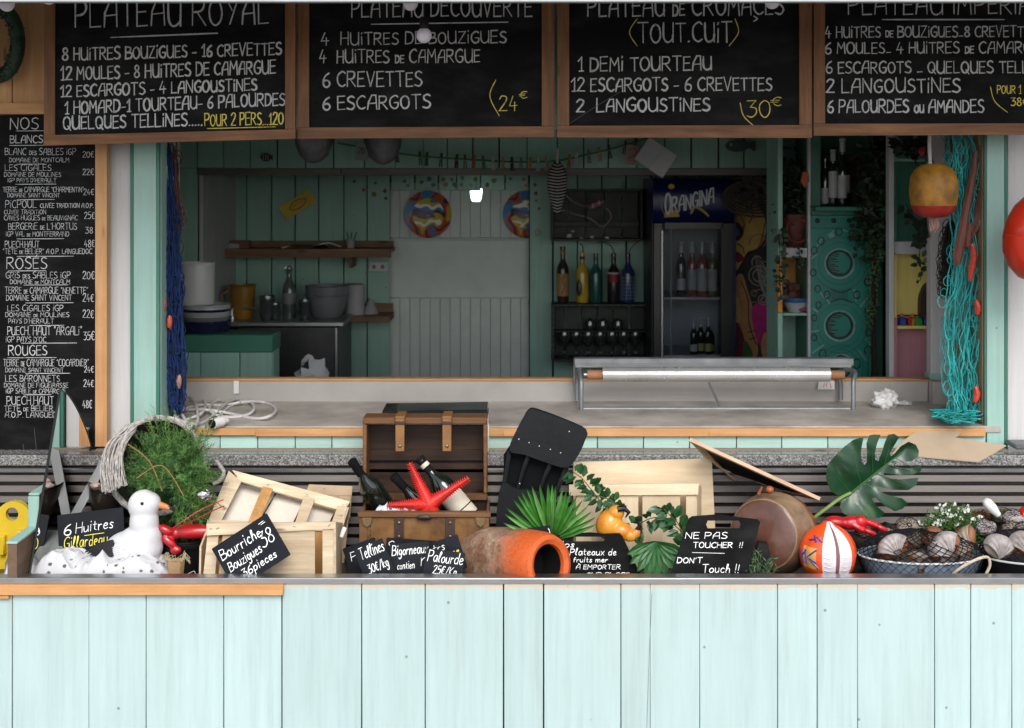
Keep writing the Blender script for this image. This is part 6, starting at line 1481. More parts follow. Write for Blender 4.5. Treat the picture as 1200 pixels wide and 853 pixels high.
# ring with a real hole: upper half and lower half
up_ = [yq(17 + 20 * math.cos(a), 605 - 19 * math.sin(a)) for a in [k * math.pi / 10 for k in range(11)]]
hu = [yq(15.5 + 7.5 * math.cos(a), 601 - 8 * math.sin(a)) for a in [k * math.pi / 10 for k in range(11)]]
hl = [yq(15.5 + 7.5 * math.cos(a), 601 + 8 * math.sin(a)) for a in [k * math.pi / 10 for k in range(11)]]
mb.prism(up_ + hu[::-1], -.012, .012); mb.prism([up_[0]] + [hl[0]] + hl[1:] + [up_[-1]] + [yq(-4, 640), yq(-10, 690), yq(42, 690)], -.012, .012)
mb.build("handle_panel", YP, ys); MB().box((yq(6, 640)[0], -.02, yq(6, 636)[1]), (.02, .03, .07), ch=.006).build("clip", YP, ys); MB().box((yq(26, 640)[0], -.02, yq(26, 632)[1]), (.02, .03, .08), ch=.006).build("clip", YP, ys)
# white printed cloth under the seagull
def cloth_mat():
    m, t, b = _nodes("printed_white_cloth"); vec, tc = _coord(t, (1, 1, 1), False)
    v = t.nodes.new("ShaderNodeTexVoronoi"); v.inputs["Scale"].default_value = 38; t.links.new(vec, v.inputs["Vector"])
    n = _noise(t, vec, 260, 2)
    ad = t.nodes.new("ShaderNodeMath"); ad.operation = 'MULTIPLY_ADD'; ad.inputs[1].default_value = .28; t.links.new(n, ad.inputs[0]); t.links.new(v.outputs["Distance"], ad.inputs[2])
    c = _ramp(t, ad.outputs[0], [(.36, (.10, .10, .11)), (.385, (.56, .56, .58))])
    t.links.new(c, b.inputs["Base Color"]); b.inputs["Roughness"].default_value = .85; return m
cw = thing("printed_cloth", "crumpled white cloth with small dark prints under the seagull", "cloth", P(120, 678, 4.34))
def clf(u_, v_):
    x_ = -.235 + .47 * u_; y_ = -.06 + .24 * v_
    e = min(1, min(u_, 1 - u_) * 7) ** .7
    h = (.030 + .040 * math.sin(math.pi * min(1, v_ * 1.6)) ) * (.75 + .45 * math.exp(-((u_ - .25) / .25) ** 2)) * e
    q = Vector((x_ * 9, y_ * 9, 0))
    def ridge(a_, fr, sd_):
        c_, s_ = math.cos(a_), math.sin(a_); p_ = Vector(((x_ * c_ + y_ * s_) * fr, (-x_ * s_ + y_ * c_) * fr * .32, sd_)); return max(0, 1 - abs(noise.noise(p_)) * 2.6) ** 1.5
    f = .021 * ridge(.35, 7, 2) + .016 * ridge(-.6, 12, 7) + .011 * ridge(1.0, 19, 11) + .006 * ridge(-.2, 30, 5) + .022 * (noise.noise(q * .7) + .4)
    if v_ < .12: h *= v_ / .12
    return (x_ + noise.noise(q * 1.3) * .02, y_ + noise.noise(q * 1.1 + Vector((5, 5, 5))) * .03, h * .62 + max(0, f) * e * (min(1, v_ / .15)) - .004)
MB().grid(clf, 150, 80).build("cloth", cloth_mat(), cw, ang=180)
# seagull
sg = thing("toy_seagull", "white toy seagull with black wing tips facing right", "toy bird", P(150, 668, 4.42))
GW = mat("gull_white", (.60, .60, .62), .8, var=.05, vs=12, bump=.15, bs=90)
u = L(1, 4.42); o0 = (150, 668)
def g3(px, py, y=0): return Vector(((px - o0[0]) * u, y, (o0[1] - py) * u))
blob_obj("body", [(g3(163, 640), (28 * u, .075, 25 * u)), (g3(147, 640), (25 * u, .066, 18 * u), (0, R(-14), 0)), (g3(128, 642), (14 * u, .03, 6 * u), (0, R(14), 0)), (g3(172, 630), (18 * u, .060, 22 * u)), (g3(169, 612), (17 * u, .050, 26 * u)), (g3(168.5, 591.5), (18.5 * u, .048, 18.5 * u)), (g3(174, 589), (14.5 * u, .042, 13.5 * u)), (g3(168, 660), (24 * u, .07, 14 * u))], GW, sg, .0035, 16)
mb = MB(); mb.tube([g3(184, 590.5), g3(192, 592.5), g3(199, 595)], [.0135, .0105, .0075], 10); mb.build("beak", mat("beak_orange", (.60, .20, .06), .5), sg)
mb = MB(); mb.tube([g3(197.5, 592.5), g3(202, 595), g3(204.5, 599)], [.0068, .006, .002], 8); mb.build("beak_tip", BLACK, sg)
for s in (-1, 1): MB().ell(g3(171, 585.5, s * .0465), (.0055, .003, .0055), 10, 8).build("eye", BLACK, sg)
for s in (-1, 1):
    mb = MB()
    for k in range(7):
        a = g3(140 + k * .8, 627 + k * 2.4, s * (.070 - k * .001)); b = g3(106 + k * 3.0, 641 + k * 1.4, s * (.055)); c = a.lerp(b, .5) + Vector((0, s * .004, .004))
        mb.tube([a, c, b], [.006, .0095, .002], 6)
    mb.build("black_feathers", mat("black_feather", (.012, .012, .016), .6), sg)
    mb = MB()
    for k in range(7):
        a = g3(160, 631 + k * 2.1, s * .062); b = g3(128 + k * 1.6, 636 + k * 1.9, s * .055)
        mb.tube(cr([a, a.lerp(b, .4) + Vector((0, s * .008, .002)), a.lerp(b, .8) + Vector((0, s * .006, 0)), b], 4), [.004, .0055, .007, .008, .0085, .0085, .008, .0075, .0065, .005, .0035, .0022, .001], 8)
    mb.build("white_feathers", GW, sg, kind="stuff")
sign("oyster_sign", "black slate reading 6 huitres behind the seagull", 107, 626, 4.47, 78, 54, 7, [("6", -32, -24, 3, 12, 1.6), ("Huitres", -18, 26, 4, 11, 1.1, PEN, 1), ("_", -8, 15, 0, 0, .8, PENY), ("Gillardeau", -33, 18, -13, 13, 1.1, PENY, 1)], 12)
# wicker basket lying on its side with dill spilling out
bk = thing("wicker_basket", "whitewashed wicker basket tipped over behind the dill", "basket", P(197, 549, 4.76))
Ma = Matrix.Rotation(R(-6), 4, 'Z') @ Matrix.Rotation(R(74), 4, 'X') @ Matrix.Rotation(R(8), 4, 'Y')
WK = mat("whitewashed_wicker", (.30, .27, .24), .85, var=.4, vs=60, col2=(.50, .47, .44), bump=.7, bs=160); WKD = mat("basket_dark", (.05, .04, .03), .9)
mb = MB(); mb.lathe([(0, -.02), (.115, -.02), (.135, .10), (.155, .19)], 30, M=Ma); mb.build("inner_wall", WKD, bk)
mb = MB()
for k in range(21):
    z_ = -.02 + k * .0105; r = .119 + .043 * (z_ + .02) / .21
    mb.tube([Ma @ Vector(((r + .004 * math.sin(i * math.pi + k * math.pi)) * math.cos(i * math.pi / 21), (r + .004 * math.sin(i * math.pi + k * math.pi)) * math.sin(i * math.pi / 21), z_ + .002 * math.sin(i * 1.3 + k))) for i in range(42)], .0058, 5, closed=True)
mb.build("woven_strands", WK, bk, kind="stuff")
for j in range(5):
    MB().tube([Ma @ Vector(((.162 + .005 * math.sin(i * .9 + j * 1.2)) * math.cos(i * math.pi / 24), (.162 + .005 * math.sin(i * .9 + j * 1.2)) * math.sin(i * math.pi / 24), .195 + .005 * math.cos(i * .9 + j * 1.2))) for i in range(48)], .006, 6, closed=True).build("rim_strand", WK, bk)
mb = MB()
for k in range(95):
    f = k / 94; o1 = rnd(-.012, .012); dd_ = 4.46 + rnd(-.02, .03)
    pts = [P(158 - 10 * f + rnd(-3, 3), 500 + rnd(-4, 6), dd_ + .06), P(146 - 20 * f + rnd(-3, 3), 522 + rnd(-5, 5), dd_ + .02), P(142 - 22 * f + rnd(-3, 3), 548 + rnd(-4, 4), dd_), P(146 - 24 * f + rnd(-4, 4), 568 + 12 * f * rnd(.3, 1), dd_)]
    mb.tube([p - bk.location for p in cr(pts, 3)], .0026, 4, cap=False)
mb.build("loose_straw", WK, bk, kind="stuff")
# handle ends at right
MB().tube(cr([P(254, 540, 4.55) - bk.location, P(262, 552, 4.5) - bk.location, P(258, 562, 4.5) - bk.location, P(250, 566, 4.5) - bk.location], 4), .007, 6).build("handle", WK, bk)
# dill
dl_ = thing("dill_plant", "feathery bright green dill bush in front of the wicker basket", "plant", P(200, 640, 4.55))
g = random.Random(21); mbs = [MB(), MB()]; stems = MB()
root = P(200, 572, 4.62)
for k in range(820):
    a = g.uniform(0, 2 * math.pi); rr = (g.uniform(.95, 1.28) if k % 9 == 0 else g.random() ** .5) * (.80 + .34 * noise.noise(Vector((math.cos(a) * 2.2, math.sin(a) * 2.2, 4.4))) + g.uniform(-.05, .14))
    tip = P(200 + 74 * rr * math.cos(a) * (1.02 if math.cos(a) > 0 else .86), 569 - 76 * rr * math.sin(a), (4.36 if math.sin(a) > -.1 or math.cos(a) * rr > .12 else 4.50) + g.uniform(0, .12) + .12 * rr * rr)
    base = root.lerp(tip, g.uniform(.35, .75)) + Vector((g.uniform(-.02, .02), g.uniform(-.02, .02), g.uniform(-.02, .02)))
    mid = base.lerp(tip, .5) + Vector((0, 0, g.uniform(.0, .02)))
    pts = [base, base.lerp(mid, .5), mid, mid.lerp(tip, .5), tip]; pts = [p - dl_.location for p in pts]
    if k % 3 == 0: stems.tube(pts, [.0014, .0012, .001, .0008, .0004], 3, cap=False)
    t_ = (pts[-1] - pts[0]).normalized(); mb = mbs[k % 2]
    for j in range(22):
        f = j / 21; i = min(3, int(f * 4)); p = pts[i].lerp(pts[i + 1], f * 4 - i)
        q = Vector((g.gauss(0, 1), g.gauss(0, 1), g.gauss(0, 1))); q = (q - t_ * q.dot(t_) * .2).normalized() * g.uniform(.012, .030) * (1.1 - .5 * f) + t_ * .010
        s = q.cross(Vector((g.uniform(-.4, .4), 1, g.uniform(-.4, .4)))).normalized() * .00085
        mb.add([p - s, p + s, p + q * .6 + s * .7, p + q, p + q * .6 - s * .7], [(0, 1, 2, 3, 4)])
DI = mat("dill_green", (.028, .105, .020), .6, var=.35, vs=14); DI2 = mat("dill_green_light", (.085, .20, .035), .6, var=.3, vs=14)
mbs[0].build("fronds", DI, dl_, smooth=False); mbs[1].build("fronds", DI2, dl_, smooth=False); stems.build("stalks", mat("dill_stalk", (.16, .17, .04), .6), dl_)
for k in range(0, 4, 2):
    MB().tube(cr([P(a, b, 4.40) - dl_.location for a, b in (((150, 520), (175, 540), (190, 575)), ((230, 530), (222, 550), (228, 570)), ((160, 560), (190, 545), (215, 580)), ((205, 520), (215, 545), (200, 590)))[k]], 6), .0016, 5).build("stalk", mat("dill_stalk_brown", (.28, .17, .06), .6), dl_)
# dark core of the plant pot behind the fronds
pt = thing("black_bucket", "black bucket under the dill behind the seagull", "bucket", P(218, 682, 4.55))
MB().lathe([(0, 0), (.085, 0), (.105, .15), (.11, .155), (.11, .165), (.10, .165), (.08, .02)], 26).build("bucket_body", BLACK, pt); MB().lathe([(.1105, .14), (.114, .145), (.114, .158), (.1105, .16)], 26).build("rim_band", BLACK, pt)
pt = thing("black_bucket", "second black bucket standing behind the leaning crates", "bucket", P(248, 672, 4.72))
MB().lathe([(0, 0), (.08, 0), (.11, .22), (.115, .23), (.105, .23), (.08, .02)], 26).build("bucket_body", BLACK, pt); MB().lathe([(.1, .16), (.106, .165), (.103, .18)], 26).build("rim_band", BLACK, pt)
bz = thing("bronze_bowl", "dark bronze bowl with shells left of the basket", "bowl", P(125, 604, 4.72))
BRZ = mat("dark_bronze", (.09, .075, .06), .3, .8, var=.3)
MB().lathe([(0, 0), (.05, .004), (.075, .05), (.085, .10), (.092, .102), (.082, .10), (.05, .012)], 26, M=Matrix.Rotation(R(14), 4, 'Y')).build("bowl_body", BRZ, bz)
for k in range(6): MB().ell((rnd(-.05, .04), rnd(-.05, .02), .10 + rnd(0, .02)), (.016, .012, .010), 8, 6, wob=.8, seed=k, rot=(rnd(0, 2), 0, 0)).build("shell", mat("shell_pinkish", (.5, .38, .34) if k % 2 else (.08, .06, .05), .6), bz)
# red lobster
lb = thing("red_plastic_lobster", "glossy red plastic lobster with thin red feelers beside the seagull", "toy lobster", P(215, 640, 4.44))
LR = mat("lobster_red", (.42, .008, .014), .3, var=.15, coat=.4, bump=.08)
u = L(1, 4.44)
blob_obj("body", [(P(228, 622, 4.44), (26 * u, .028, 8.5 * u), (0, R(-2), 0)), (P(205, 624, 4.44), (12 * u, .022, 7 * u)), (P(194, 620, 4.42), (10 * u, .016, 5 * u), (0, R(25), 0)), (P(198, 634, 4.42), (11 * u, .014, 5 * u), (0, R(40), 0)), (P(206, 644, 4.42), (7 * u, .012, 5 * u)), (P(252, 622, 4.46), (12 * u, .024, 7 * u))], LR, lb, .003, 4, True)
for k, pts in enumerate((((203, 618), (220, 606), (240, 594), (262, 585)), ((205, 620), (225, 610), (245, 600), (263, 592)))): lpart(lb, "feeler", LR, lambda mb: mb.tube(cr([P(a, b, 4.38 + .02 * k) for a, b in pts], 5), .0018, 5))
bp = thing("burlap_pot", "small burlap pot with straw beside the white cloth", "pot", P(206, 684, 4.36))
MB().lathe([(0, 0), (.022, 0), (.03, L(28, 4.36)), (.026, L(28, 4.36)), (.02, .01)], 8).build("pot_body", mat("burlap", (.36, .24, .12), .9, bump=.6, bs=200), bp)
mb = MB()
for k in range(26): a = rnd(0, 6.28); mb.tube([(.02 * math.cos(a), .02 * math.sin(a), .07), (.035 * math.cos(a), .03 * math.sin(a), .085 + rnd(0, .02)), (.05 * math.cos(a + .4), .03 * math.sin(a), .07 + rnd(0, .02))], .0009, 4)
mb.build("straw", mat("straw", (.5, .42, .26), .8), bp, kind="stuff")
MB().tube(cr([P(a, b, 4.32) for a, b in ((212, 676), (222, 671), (228, 669), (229, 676))], 5), .0012, 4).build("wire_loop", mat("pale_wire", (.5, .48, .45), .5), label="loose pale wire loop lying by the burlap pot", cat="wire", base=True)
MB().ell((0, 0, 0), (.022, .015, .014), 12, 8, wob=.7, seed=2).build("foil_ball", mat("crushed_foil", (.7, .7, .7), .2, 1, bump=.6, bs=60), label="small shiny foil ball at the right edge of the dill", cat="foil", loc=P(241, 579, 4.36), base=False)

# ---- crates
PZ = wood("pale_crate_wood", (.52, .39, .25), (.78, .67, .50), 'x', sc=1.4, rough=.7, stain=(.42, .28, .15))
PO = mat("orange_crate_wood", (.46, .24, .08), .6, var=.2, vs=6, stretch=(8, 8, 2), bump=.2)
PWh = mat("white_plywood", (.70, .64, .55), .7, var=.06, vs=3, bump=.1)
cr1 = thing("oyster_crate", "pale slatted oyster crate standing in front, black sign leaning on it", "crate", P(318, 683, 4.32))
for nm, c, th, m_ in (("top_rail", [(242, 613, 4.30), (393, 611, 4.30), (393, 619, 4.298), (242, 627, 4.298)], .010, PZ),
    ("corner_post", [(243, 627.5, 4.31), (256, 627, 4.31), (251, 684, 4.31), (237, 684, 4.31)], .012, PZ), ("slat", [(261, 627, 4.312), (272, 626.5, 4.312), (268, 684, 4.312), (255, 684, 4.312)], .008, PZ),
    ("panel", [(300, 622, 4.306), (369, 618, 4.306), (369, 674, 4.306), (300, 674, 4.306)], .007, PZ), ("slat", [(272.5, 625, 4.325), (300, 623, 4.325), (300, 684, 4.325), (268.5, 684, 4.325)], .006, PO if 0 else PWh),
    ("corner_post", [(378, 618.5, 4.304), (393, 618, 4.304), (393, 674, 4.304), (378, 674, 4.304)], .012, PZ), ("bottom_rail", [(238, 674.5, 4.30), (395, 673, 4.30), (395, 686, 4.30), (238, 686, 4.30)], .010, PZ),
    ("side_panel", [(393.6, 611, 4.30), (402, 612, 4.48), (400, 676, 4.48), (394, 686, 4.30)], .008, PZ), ("side_panel", [(236, 640, 4.31), (246, 614, 4.47), (244, 676, 4.47), (235, 686, 4.31)], -.006, PZ),
    ("back_panel", [(242, 616, 4.47), (400, 614, 4.47), (400, 680, 4.47), (242, 680, 4.47)], .006, PO)):
    lpart(cr1, nm, m_, lambda mb: qb(mb, c, th), smooth=False)
cr2 = thing("oyster_crate", "pale crate tilted back on top with one orange slat", "crate", P(330, 612, 4.46))
for nm, c, th, m_ in (("top_rail", [(272, 550, 4.62), (410, 587, 4.62), (404, 599, 4.60), (281, 563, 4.60)], .012, PZ), ("side_rail", [(268, 551, 4.615), (283, 563, 4.60), (258, 612, 4.47), (243, 612, 4.47)], .012, PZ),
    ("side_rail", [(396, 592, 4.605), (409, 594, 4.605), (400, 622, 4.47), (386, 618, 4.47)], .012, PZ), ("orange_slat", [(308, 569, 4.592), (320, 572, 4.592), (302, 615, 4.455), (289, 615, 4.455)], .007, PO),
    ("slat", [(356, 581, 4.596), (369, 584, 4.596), (358, 614, 4.46), (345, 614, 4.46)], .007, PZ), ("bottom_rail", [(243, 608, 4.475), (400, 614, 4.475), (400, 622, 4.465), (242, 618, 4.465)], .01, PZ),
    ("bottom_board", [(281, 566, 4.66), (322, 577, 4.66), (300, 616, 4.52), (258, 612, 4.52)], .005, PWh), ("bottom_board", [(324, 578, 4.66), (356, 586, 4.66), (340, 618, 4.52), (302, 616, 4.52)], .005, PWh), ("bottom_board", [(362, 590, 4.66), (392, 598, 4.66), (382, 620, 4.52), (346, 618, 4.52)], .005, PWh),
    ("side_board", [(408, 588, 4.62), (412, 590, 4.74), (404, 622, 4.62), (400, 620, 4.48)], .006, PZ)):
    lpart(cr2, nm, m_, lambda mb: qb(mb, c, th), smooth=False)
cr3 = thing("oyster_crate", "crate end with shade in its colour showing behind the two pale crates", "crate", P(392, 668, 4.70))
PB = mat("shaded_crate_wood", (.46, .34, .22), .7, var=.2, vs=6, bump=.2)  # darker copy of the crate wood, shade of the boards behind painted in
for nm, c, th in (("top_board", [(362, 567, 4.74), (413, 569, 4.74), (412, 580, 4.70), (358, 578, 4.70)], .01), ("end_board", [(358, 578.5, 4.69), (412, 580.5, 4.69), (410, 606, 4.69), (356, 604, 4.69)], .008), ("end_board", [(372, 609, 4.69), (408, 610, 4.69), (404, 638, 4.69), (370, 637, 4.69)], .008), ("end_board", [(370, 641, 4.69), (403, 642, 4.69), (400, 668, 4.69), (368, 668, 4.69)], .008), ("corner_post", [(398, 581, 4.685), (411, 581, 4.685), (402, 672, 4.685), (390, 672, 4.685)], .01)):
    lpart(cr3, nm, PB, lambda mb: qb(mb, c, th), smooth=False)
for t_, pts_ in ((cr1, [(247, 619, 4.298), (255, 618.5, 4.298), (318, 617.5, 4.298), (345, 616.5, 4.298), (386, 615, 4.298), (382, 678, 4.298), (312, 679, 4.298), (244, 679.5, 4.298)]), (cr2, [(276, 556, 4.60), (314, 567, 4.60), (360, 579, 4.60), (402, 591, 4.60), (262, 596, 4.50), (300, 596, 4.48)]), (bx2, [(672, 574, 4.598), (700, 573.5, 4.598), (740, 573.5, 4.598), (757, 573, 4.598), (790, 572.5, 4.598), (811, 572.5, 4.598)]) if 'bx2' in globals() else (cr3, [(380, 572, 4.69), (403, 585, 4.68)])):
    for p_ in pts_: lpart(t_, "staple", STEELD, lambda mb: mb.box(P(*p_), (.010, .002, .0016), rot=(0, rnd(-.5, .5), 0), ch=.0003))
MB().box((0, 0, 0), (.014, .01, .035), rot=(0, R(20), 0), ch=.003).build("white_clip", WHITE, label="small white plastic clip on the right edge of the tilted crate", cat="clip", loc=P(402, 623, 4.36), base=False)
sign("price_slate", "tilted black slate reading bourriche bouzigues 38, in front of the crate", 294, 646, 4.25, 77, 56, 33, [("Bourriche", -34, 20, 9, 12, 1.3, PEN), ("Bouzigues", -32, 12, -7, 11, 1.3, PEN), ("36pieces", -22, 24, -21, 9, 1.3, PEN), ("38", 15, 32, -4, 17, 1.4, PEN), ("_", 26, 32, 20, 0, .7), ("_", 24, 31, 22, 0, .7)], 10)

# ---- chest
ch = thing("treasure_chest", "open brown wooden chest with leather straps holding bottles", "chest", (X(497, 4.6), 4.62, BZ))
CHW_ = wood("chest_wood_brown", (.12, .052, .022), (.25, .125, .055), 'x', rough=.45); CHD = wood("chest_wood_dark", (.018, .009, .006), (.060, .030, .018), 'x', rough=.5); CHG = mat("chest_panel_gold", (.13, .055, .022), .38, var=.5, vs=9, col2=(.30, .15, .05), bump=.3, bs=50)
LEA = mat("strap_leather", (.22, .105, .035), .5, var=.3, bump=.3); LEAD = mat("dark_strap", (.05, .025, .02), .5, var=.3); BRS = mat("brass_old", (.28, .20, .10), .4, .8, var=.3)
def cbq(nm, a, b, c_, d_, d0, th, m_, yy=0): return lpart(ch, nm, m_, lambda mb: mb.box(((X(a, d0) + X(b, d0)) / 2, d0 + th / 2, (Z(c_, d0) + Z(d_, d0)) / 2), (L(b - a, d0), th, L(d_ - c_, d0)), ch=.003))
cbq("front_panel", 421, 573, 603, 688, 4.50, .014, CHG)
cbq("front_edge", 419, 575, 600, 606, 4.490, .030, CHW_)
for a, b in ((421, 430), (566, 573)): cbq("corner_strip", a, b, 606.2, 686, 4.494, .006, CHW_)
cbq("end_panel", 421, 425, 601, 672, 4.52, .20, CHW_); cbq("end_panel", 569.5, 573, 601, 672, 4.52, .20, CHW_)
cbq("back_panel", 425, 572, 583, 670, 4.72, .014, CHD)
for a, b in ((462, 473), (522, 533)):
    cbq("front_strap", a, b, 606.5, 650, 4.488, .006, LEAD); 
    for yy in (612, 628): lpart(ch, "stud", BRS, lambda mb: mb.ell(P((a + b) / 2, yy, 4.486), (.005, .003, .005), 10, 6))
lpart(ch, "lock_plate", mat("dark_iron", (.04, .03, .025), .4, .6), lambda mb: mb.ell(P(497, 606, 4.487), (.026, .005, .010), 16, 8))
for px in (430, 563): lpart(ch, "corner_plate", BRS, lambda mb: mb.prism([(X(px - 6, 4.486), Z(606, 4.486)), (X(px + 6, 4.486), Z(606, 4.486)), (X(px + 4, 4.486), Z(614, 4.486)), (X(px, 4.486), Z(617, 4.486)), (X(px - 4, 4.486), Z(614, 4.486))], 4.486, 4.49))
st = MB(); st.M = Matrix.Translation(-ch.location)
for k in range(14): st.box(P(434, 611 + k * 5, 4.497), (.002, .002, .008), ch=.0003); st.box(P(562, 611 + k * 5, 4.497), (.002, .002, .008), ch=.0003)
st.build("stitching", LEAD, ch, kind="stuff")
# lid, open upright, hollow towards the viewer
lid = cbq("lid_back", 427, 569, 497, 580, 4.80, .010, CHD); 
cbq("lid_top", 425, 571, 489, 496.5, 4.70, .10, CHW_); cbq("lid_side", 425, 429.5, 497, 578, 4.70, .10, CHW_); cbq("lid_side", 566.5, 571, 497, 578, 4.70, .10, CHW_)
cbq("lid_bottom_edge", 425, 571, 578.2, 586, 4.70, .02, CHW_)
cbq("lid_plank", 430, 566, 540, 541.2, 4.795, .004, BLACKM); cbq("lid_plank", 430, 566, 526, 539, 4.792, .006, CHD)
for a, b in ((463.5, 474), (518.5, 529)):
    lpart(ch, "leather_strap", LEA, lambda mb: (mb.box(((X(a, 4.69) + X(b, 4.69)) / 2, 4.688, (Z(490, 4.69) + Z(528, 4.69)) / 2), (L(b - a, 4.69), .006, L(38, 4.69)), ch=.002), mb.box(((X(a, 4.69) + X(b, 4.69)) / 2, 4.74, Z(488, 4.70)), (L(b - a + 1, 4.69), .11, .010), ch=.003)))
    lpart(ch, "strap_loop", LEAD, lambda mb: mb.box(P((a + b) / 2, 495, 4.684), (L(b - a + 2, 4.69), .008, .010), ch=.002))
    lpart(ch, "stud", BRS, lambda mb: mb.ell(P((a + b) / 2, 522, 4.683), (.006, .004, .006), 10, 6))
# dusty round marks inside the lid
def bott_axis(name, label, a, b, h, r, gm_, lab, cap, lz, neckr=.0145):
    "bottle whose mouth is at a and whose axis runs towards b"
    A_, B_ = P(*a), P(*b); ax = (A_ - B_).normalized(); q = Vector((0, 0, 1)).rotation_difference(ax)
    t = bottle(name, label, A_ - ax * h, h, r, gm_, lab, cap, lz, q.to_euler(), n=24, neckr=neckr); return t
BG = mat("black_green_glass", (.006, .010, .007), .07, var=.2, bump=0, coat=.6); CREAM = mat("cream_label", (.62, .55, .44), .7, var=.08, vs=30)
bott_axis("wine_bottle", "dark wine bottle leaning out of the chest at its left", (412.5, 540, 4.55), (470, 622, 4.70), .31, .040, BG, CREAM, BLACKM, (.04, .2))
bott_axis("wine_bottle", "short dark bottle neck behind the starfish in the chest", (461, 557, 4.60), (520, 618, 4.66), .30, .038, BG, None, BLACKM, (.1, .4))
t = bott_axis("wine_bottle", "dark bottle with a cream label leaning left behind the starfish", (491, 536, 4.67), (560, 618, 4.63), .31, .041, BG, CREAM, BLACKM, (.14, .46))
MB().lathe([(.0165, .27), (.0168, .285)], 14).build("neck_label", CREAM, t)
MB().lathe([(.0422, .076), (.0424, .08)], 24).build("label_line", BLACKM, t)
tm = thing("white_tissue", "bunched white tissue beside the left bottle in the chest", "tissue", P(468, 600, 4.56))
for k in range(4): mb = MB(); mb.ell((k * .032 - .05, 0, .0), (.028, .03, .022), 14, 10, wob=.9, seed=k + 2); mb.build("fold", mat("tissue2", (.68, .68, .70), .8, var=.03), tm)
# starfish
sf = thing("red_starfish", "big bright red spiny starfish on the front edge of the chest", "starfish", P(503, 590, 4.55), (R(-6), 0, 0))
SR = mat("starfish_red", (.58, .014, .008), .5, var=.2, vs=40, bump=.5, bs=130)
u = L(1, 4.46); cx_, cz_ = 0, 0; tips = [(479 - 503, 590 - 541), (551 - 503, 590 - 559), (522 - 503, -34), (486 - 503, -34), (452 - 503, -1)]
vs = [(0, -.026, 0)]; fs = []
ringv = []
order = sorted(tips, key=lambda p: math.atan2(p[1], p[0]))
N = len(order); mb = MB(); spn = MB()
for i, (tx, tz) in enumerate(order):
    ln_ = math.hypot(tx, tz); ux, uz = tx / ln_, tz / ln_; nx, nz = -uz, ux
    prof_ = [(0, 9), (.12, 8.2), (.25, 6.8), (.4, 5.4), (.55, 4.3), (.7, 3.3), (.85, 2.3), (.97, 1.3), (1, .5)]
    mb.tube([(ux * ln_ * a * u, -.012 + .004 * a, uz * ln_ * a * u) for a, _ in prof_], [w_ * u for _, w_ in prof_], 12)
    for k in range(17):
        a = .16 + k * .05; wd_ = 7.6 * (1 - a) + 1
        for s in (-1, 1):
            b0 = Vector(((ux * ln_ * a + nx * wd_ * s * .75) * u, -.012, (uz * ln_ * a + nz * wd_ * s * .75) * u)); b1 = b0 + Vector((nx * s * 3.2 + ux * 1.2, 0, nz * s * 3.2 + uz * 1.2)) * u
            spn.tube([b0, b1], [.0028, .0006], 5)
    for k in range(15): a = .1 + k * .06; spn.ell((ux * ln_ * a * u, -.012 - (7.6 * (1 - a) + 1.2) * u * .95, uz * ln_ * a * u), (.003, .004, .003), 6, 4)
mb.build("arms", SR, sf, ang=60); spn.build("spines", SR, sf, kind="stuff")
# signs in front of the chest
sign("price_slate", "slate showing only a p, at the left back of the sign cluster", 428, 660, 4.42, 40, 50, 20, [("P", -14, -6, 8, 10, 1.2)], 8)
sign("price_slate", "slate reading oursins, mostly hidden behind the bigorneaux slate", 482, 655, 4.43, 62, 46, -4, [("c", -28, -22, 14, 10, 1)], 8)
sign("price_slate", "slate with a yellow mark behind the palourde slate", 521, 652, 4.36, 44, 40, 18, [("intrs", -19, 3, 8, 9, .9), ("ne", 10, 18, -1, 7, 1.2, PENY)], 8)
sign("price_slate", "slate reading bigorneaux in the middle of the cluster", 481, 657, 4.33, 46, 42, 5, [("Bigorneaux", -21, 21, 8, 11, 1.2), ("contien", -16, 4, -8, 8, .9), ("n", 12, 20, -6, 16, 1)], 10)
sign("price_slate", "slate reading tellines 30 a kilo, tilted left", 440, 660, 4.30, 36, 48, 24, [("Tellines", -14, 16, 10, 13, 1.2), ("30€/kg", -11, 14, -8, 10, 1.1)], 10)
sign("price_slate", "slate reading palourde 25 a kilo, at the right of the cluster", 520, 663, 4.28, 46, 36, -7, [("Palourde", -20, 21, 4, 12, 1.2), ("25€/Kg", -12, 15, -9, 9, 1.1)], 10)
ur = thing("lime_green_brush", "lime green spiky ball in front of the sign cluster", "spiky ball", P(479, 690, 4.27))
MG_ = mat("lime_green", (.30, .42, .012), .6, var=.35, vs=60)
mb = MB(); mb.ell((0, 0, 0), (L(27, 4.27), .03, L(17, 4.27)), 20, 10); mb.build("core", MG_, ur); mb = MB()
for k in range(520):
    a, b = rnd(0, math.pi), rnd(-1, 1); n_ = Vector((math.cos(a), -abs(b) * .6, math.sin(a))).normalized(); p = Vector((n_.x * L(26, 4.27), n_.y * .03, n_.z * L(16, 4.27))); q = n_.cross(Vector((0, 1, .3))).normalized() * .0012
    mb.add([p - q, p + q, p + n_ * .009], [(0, 1, 2)])
mb.build("spikes", MG_, ur, smooth=False, kind="stuff")
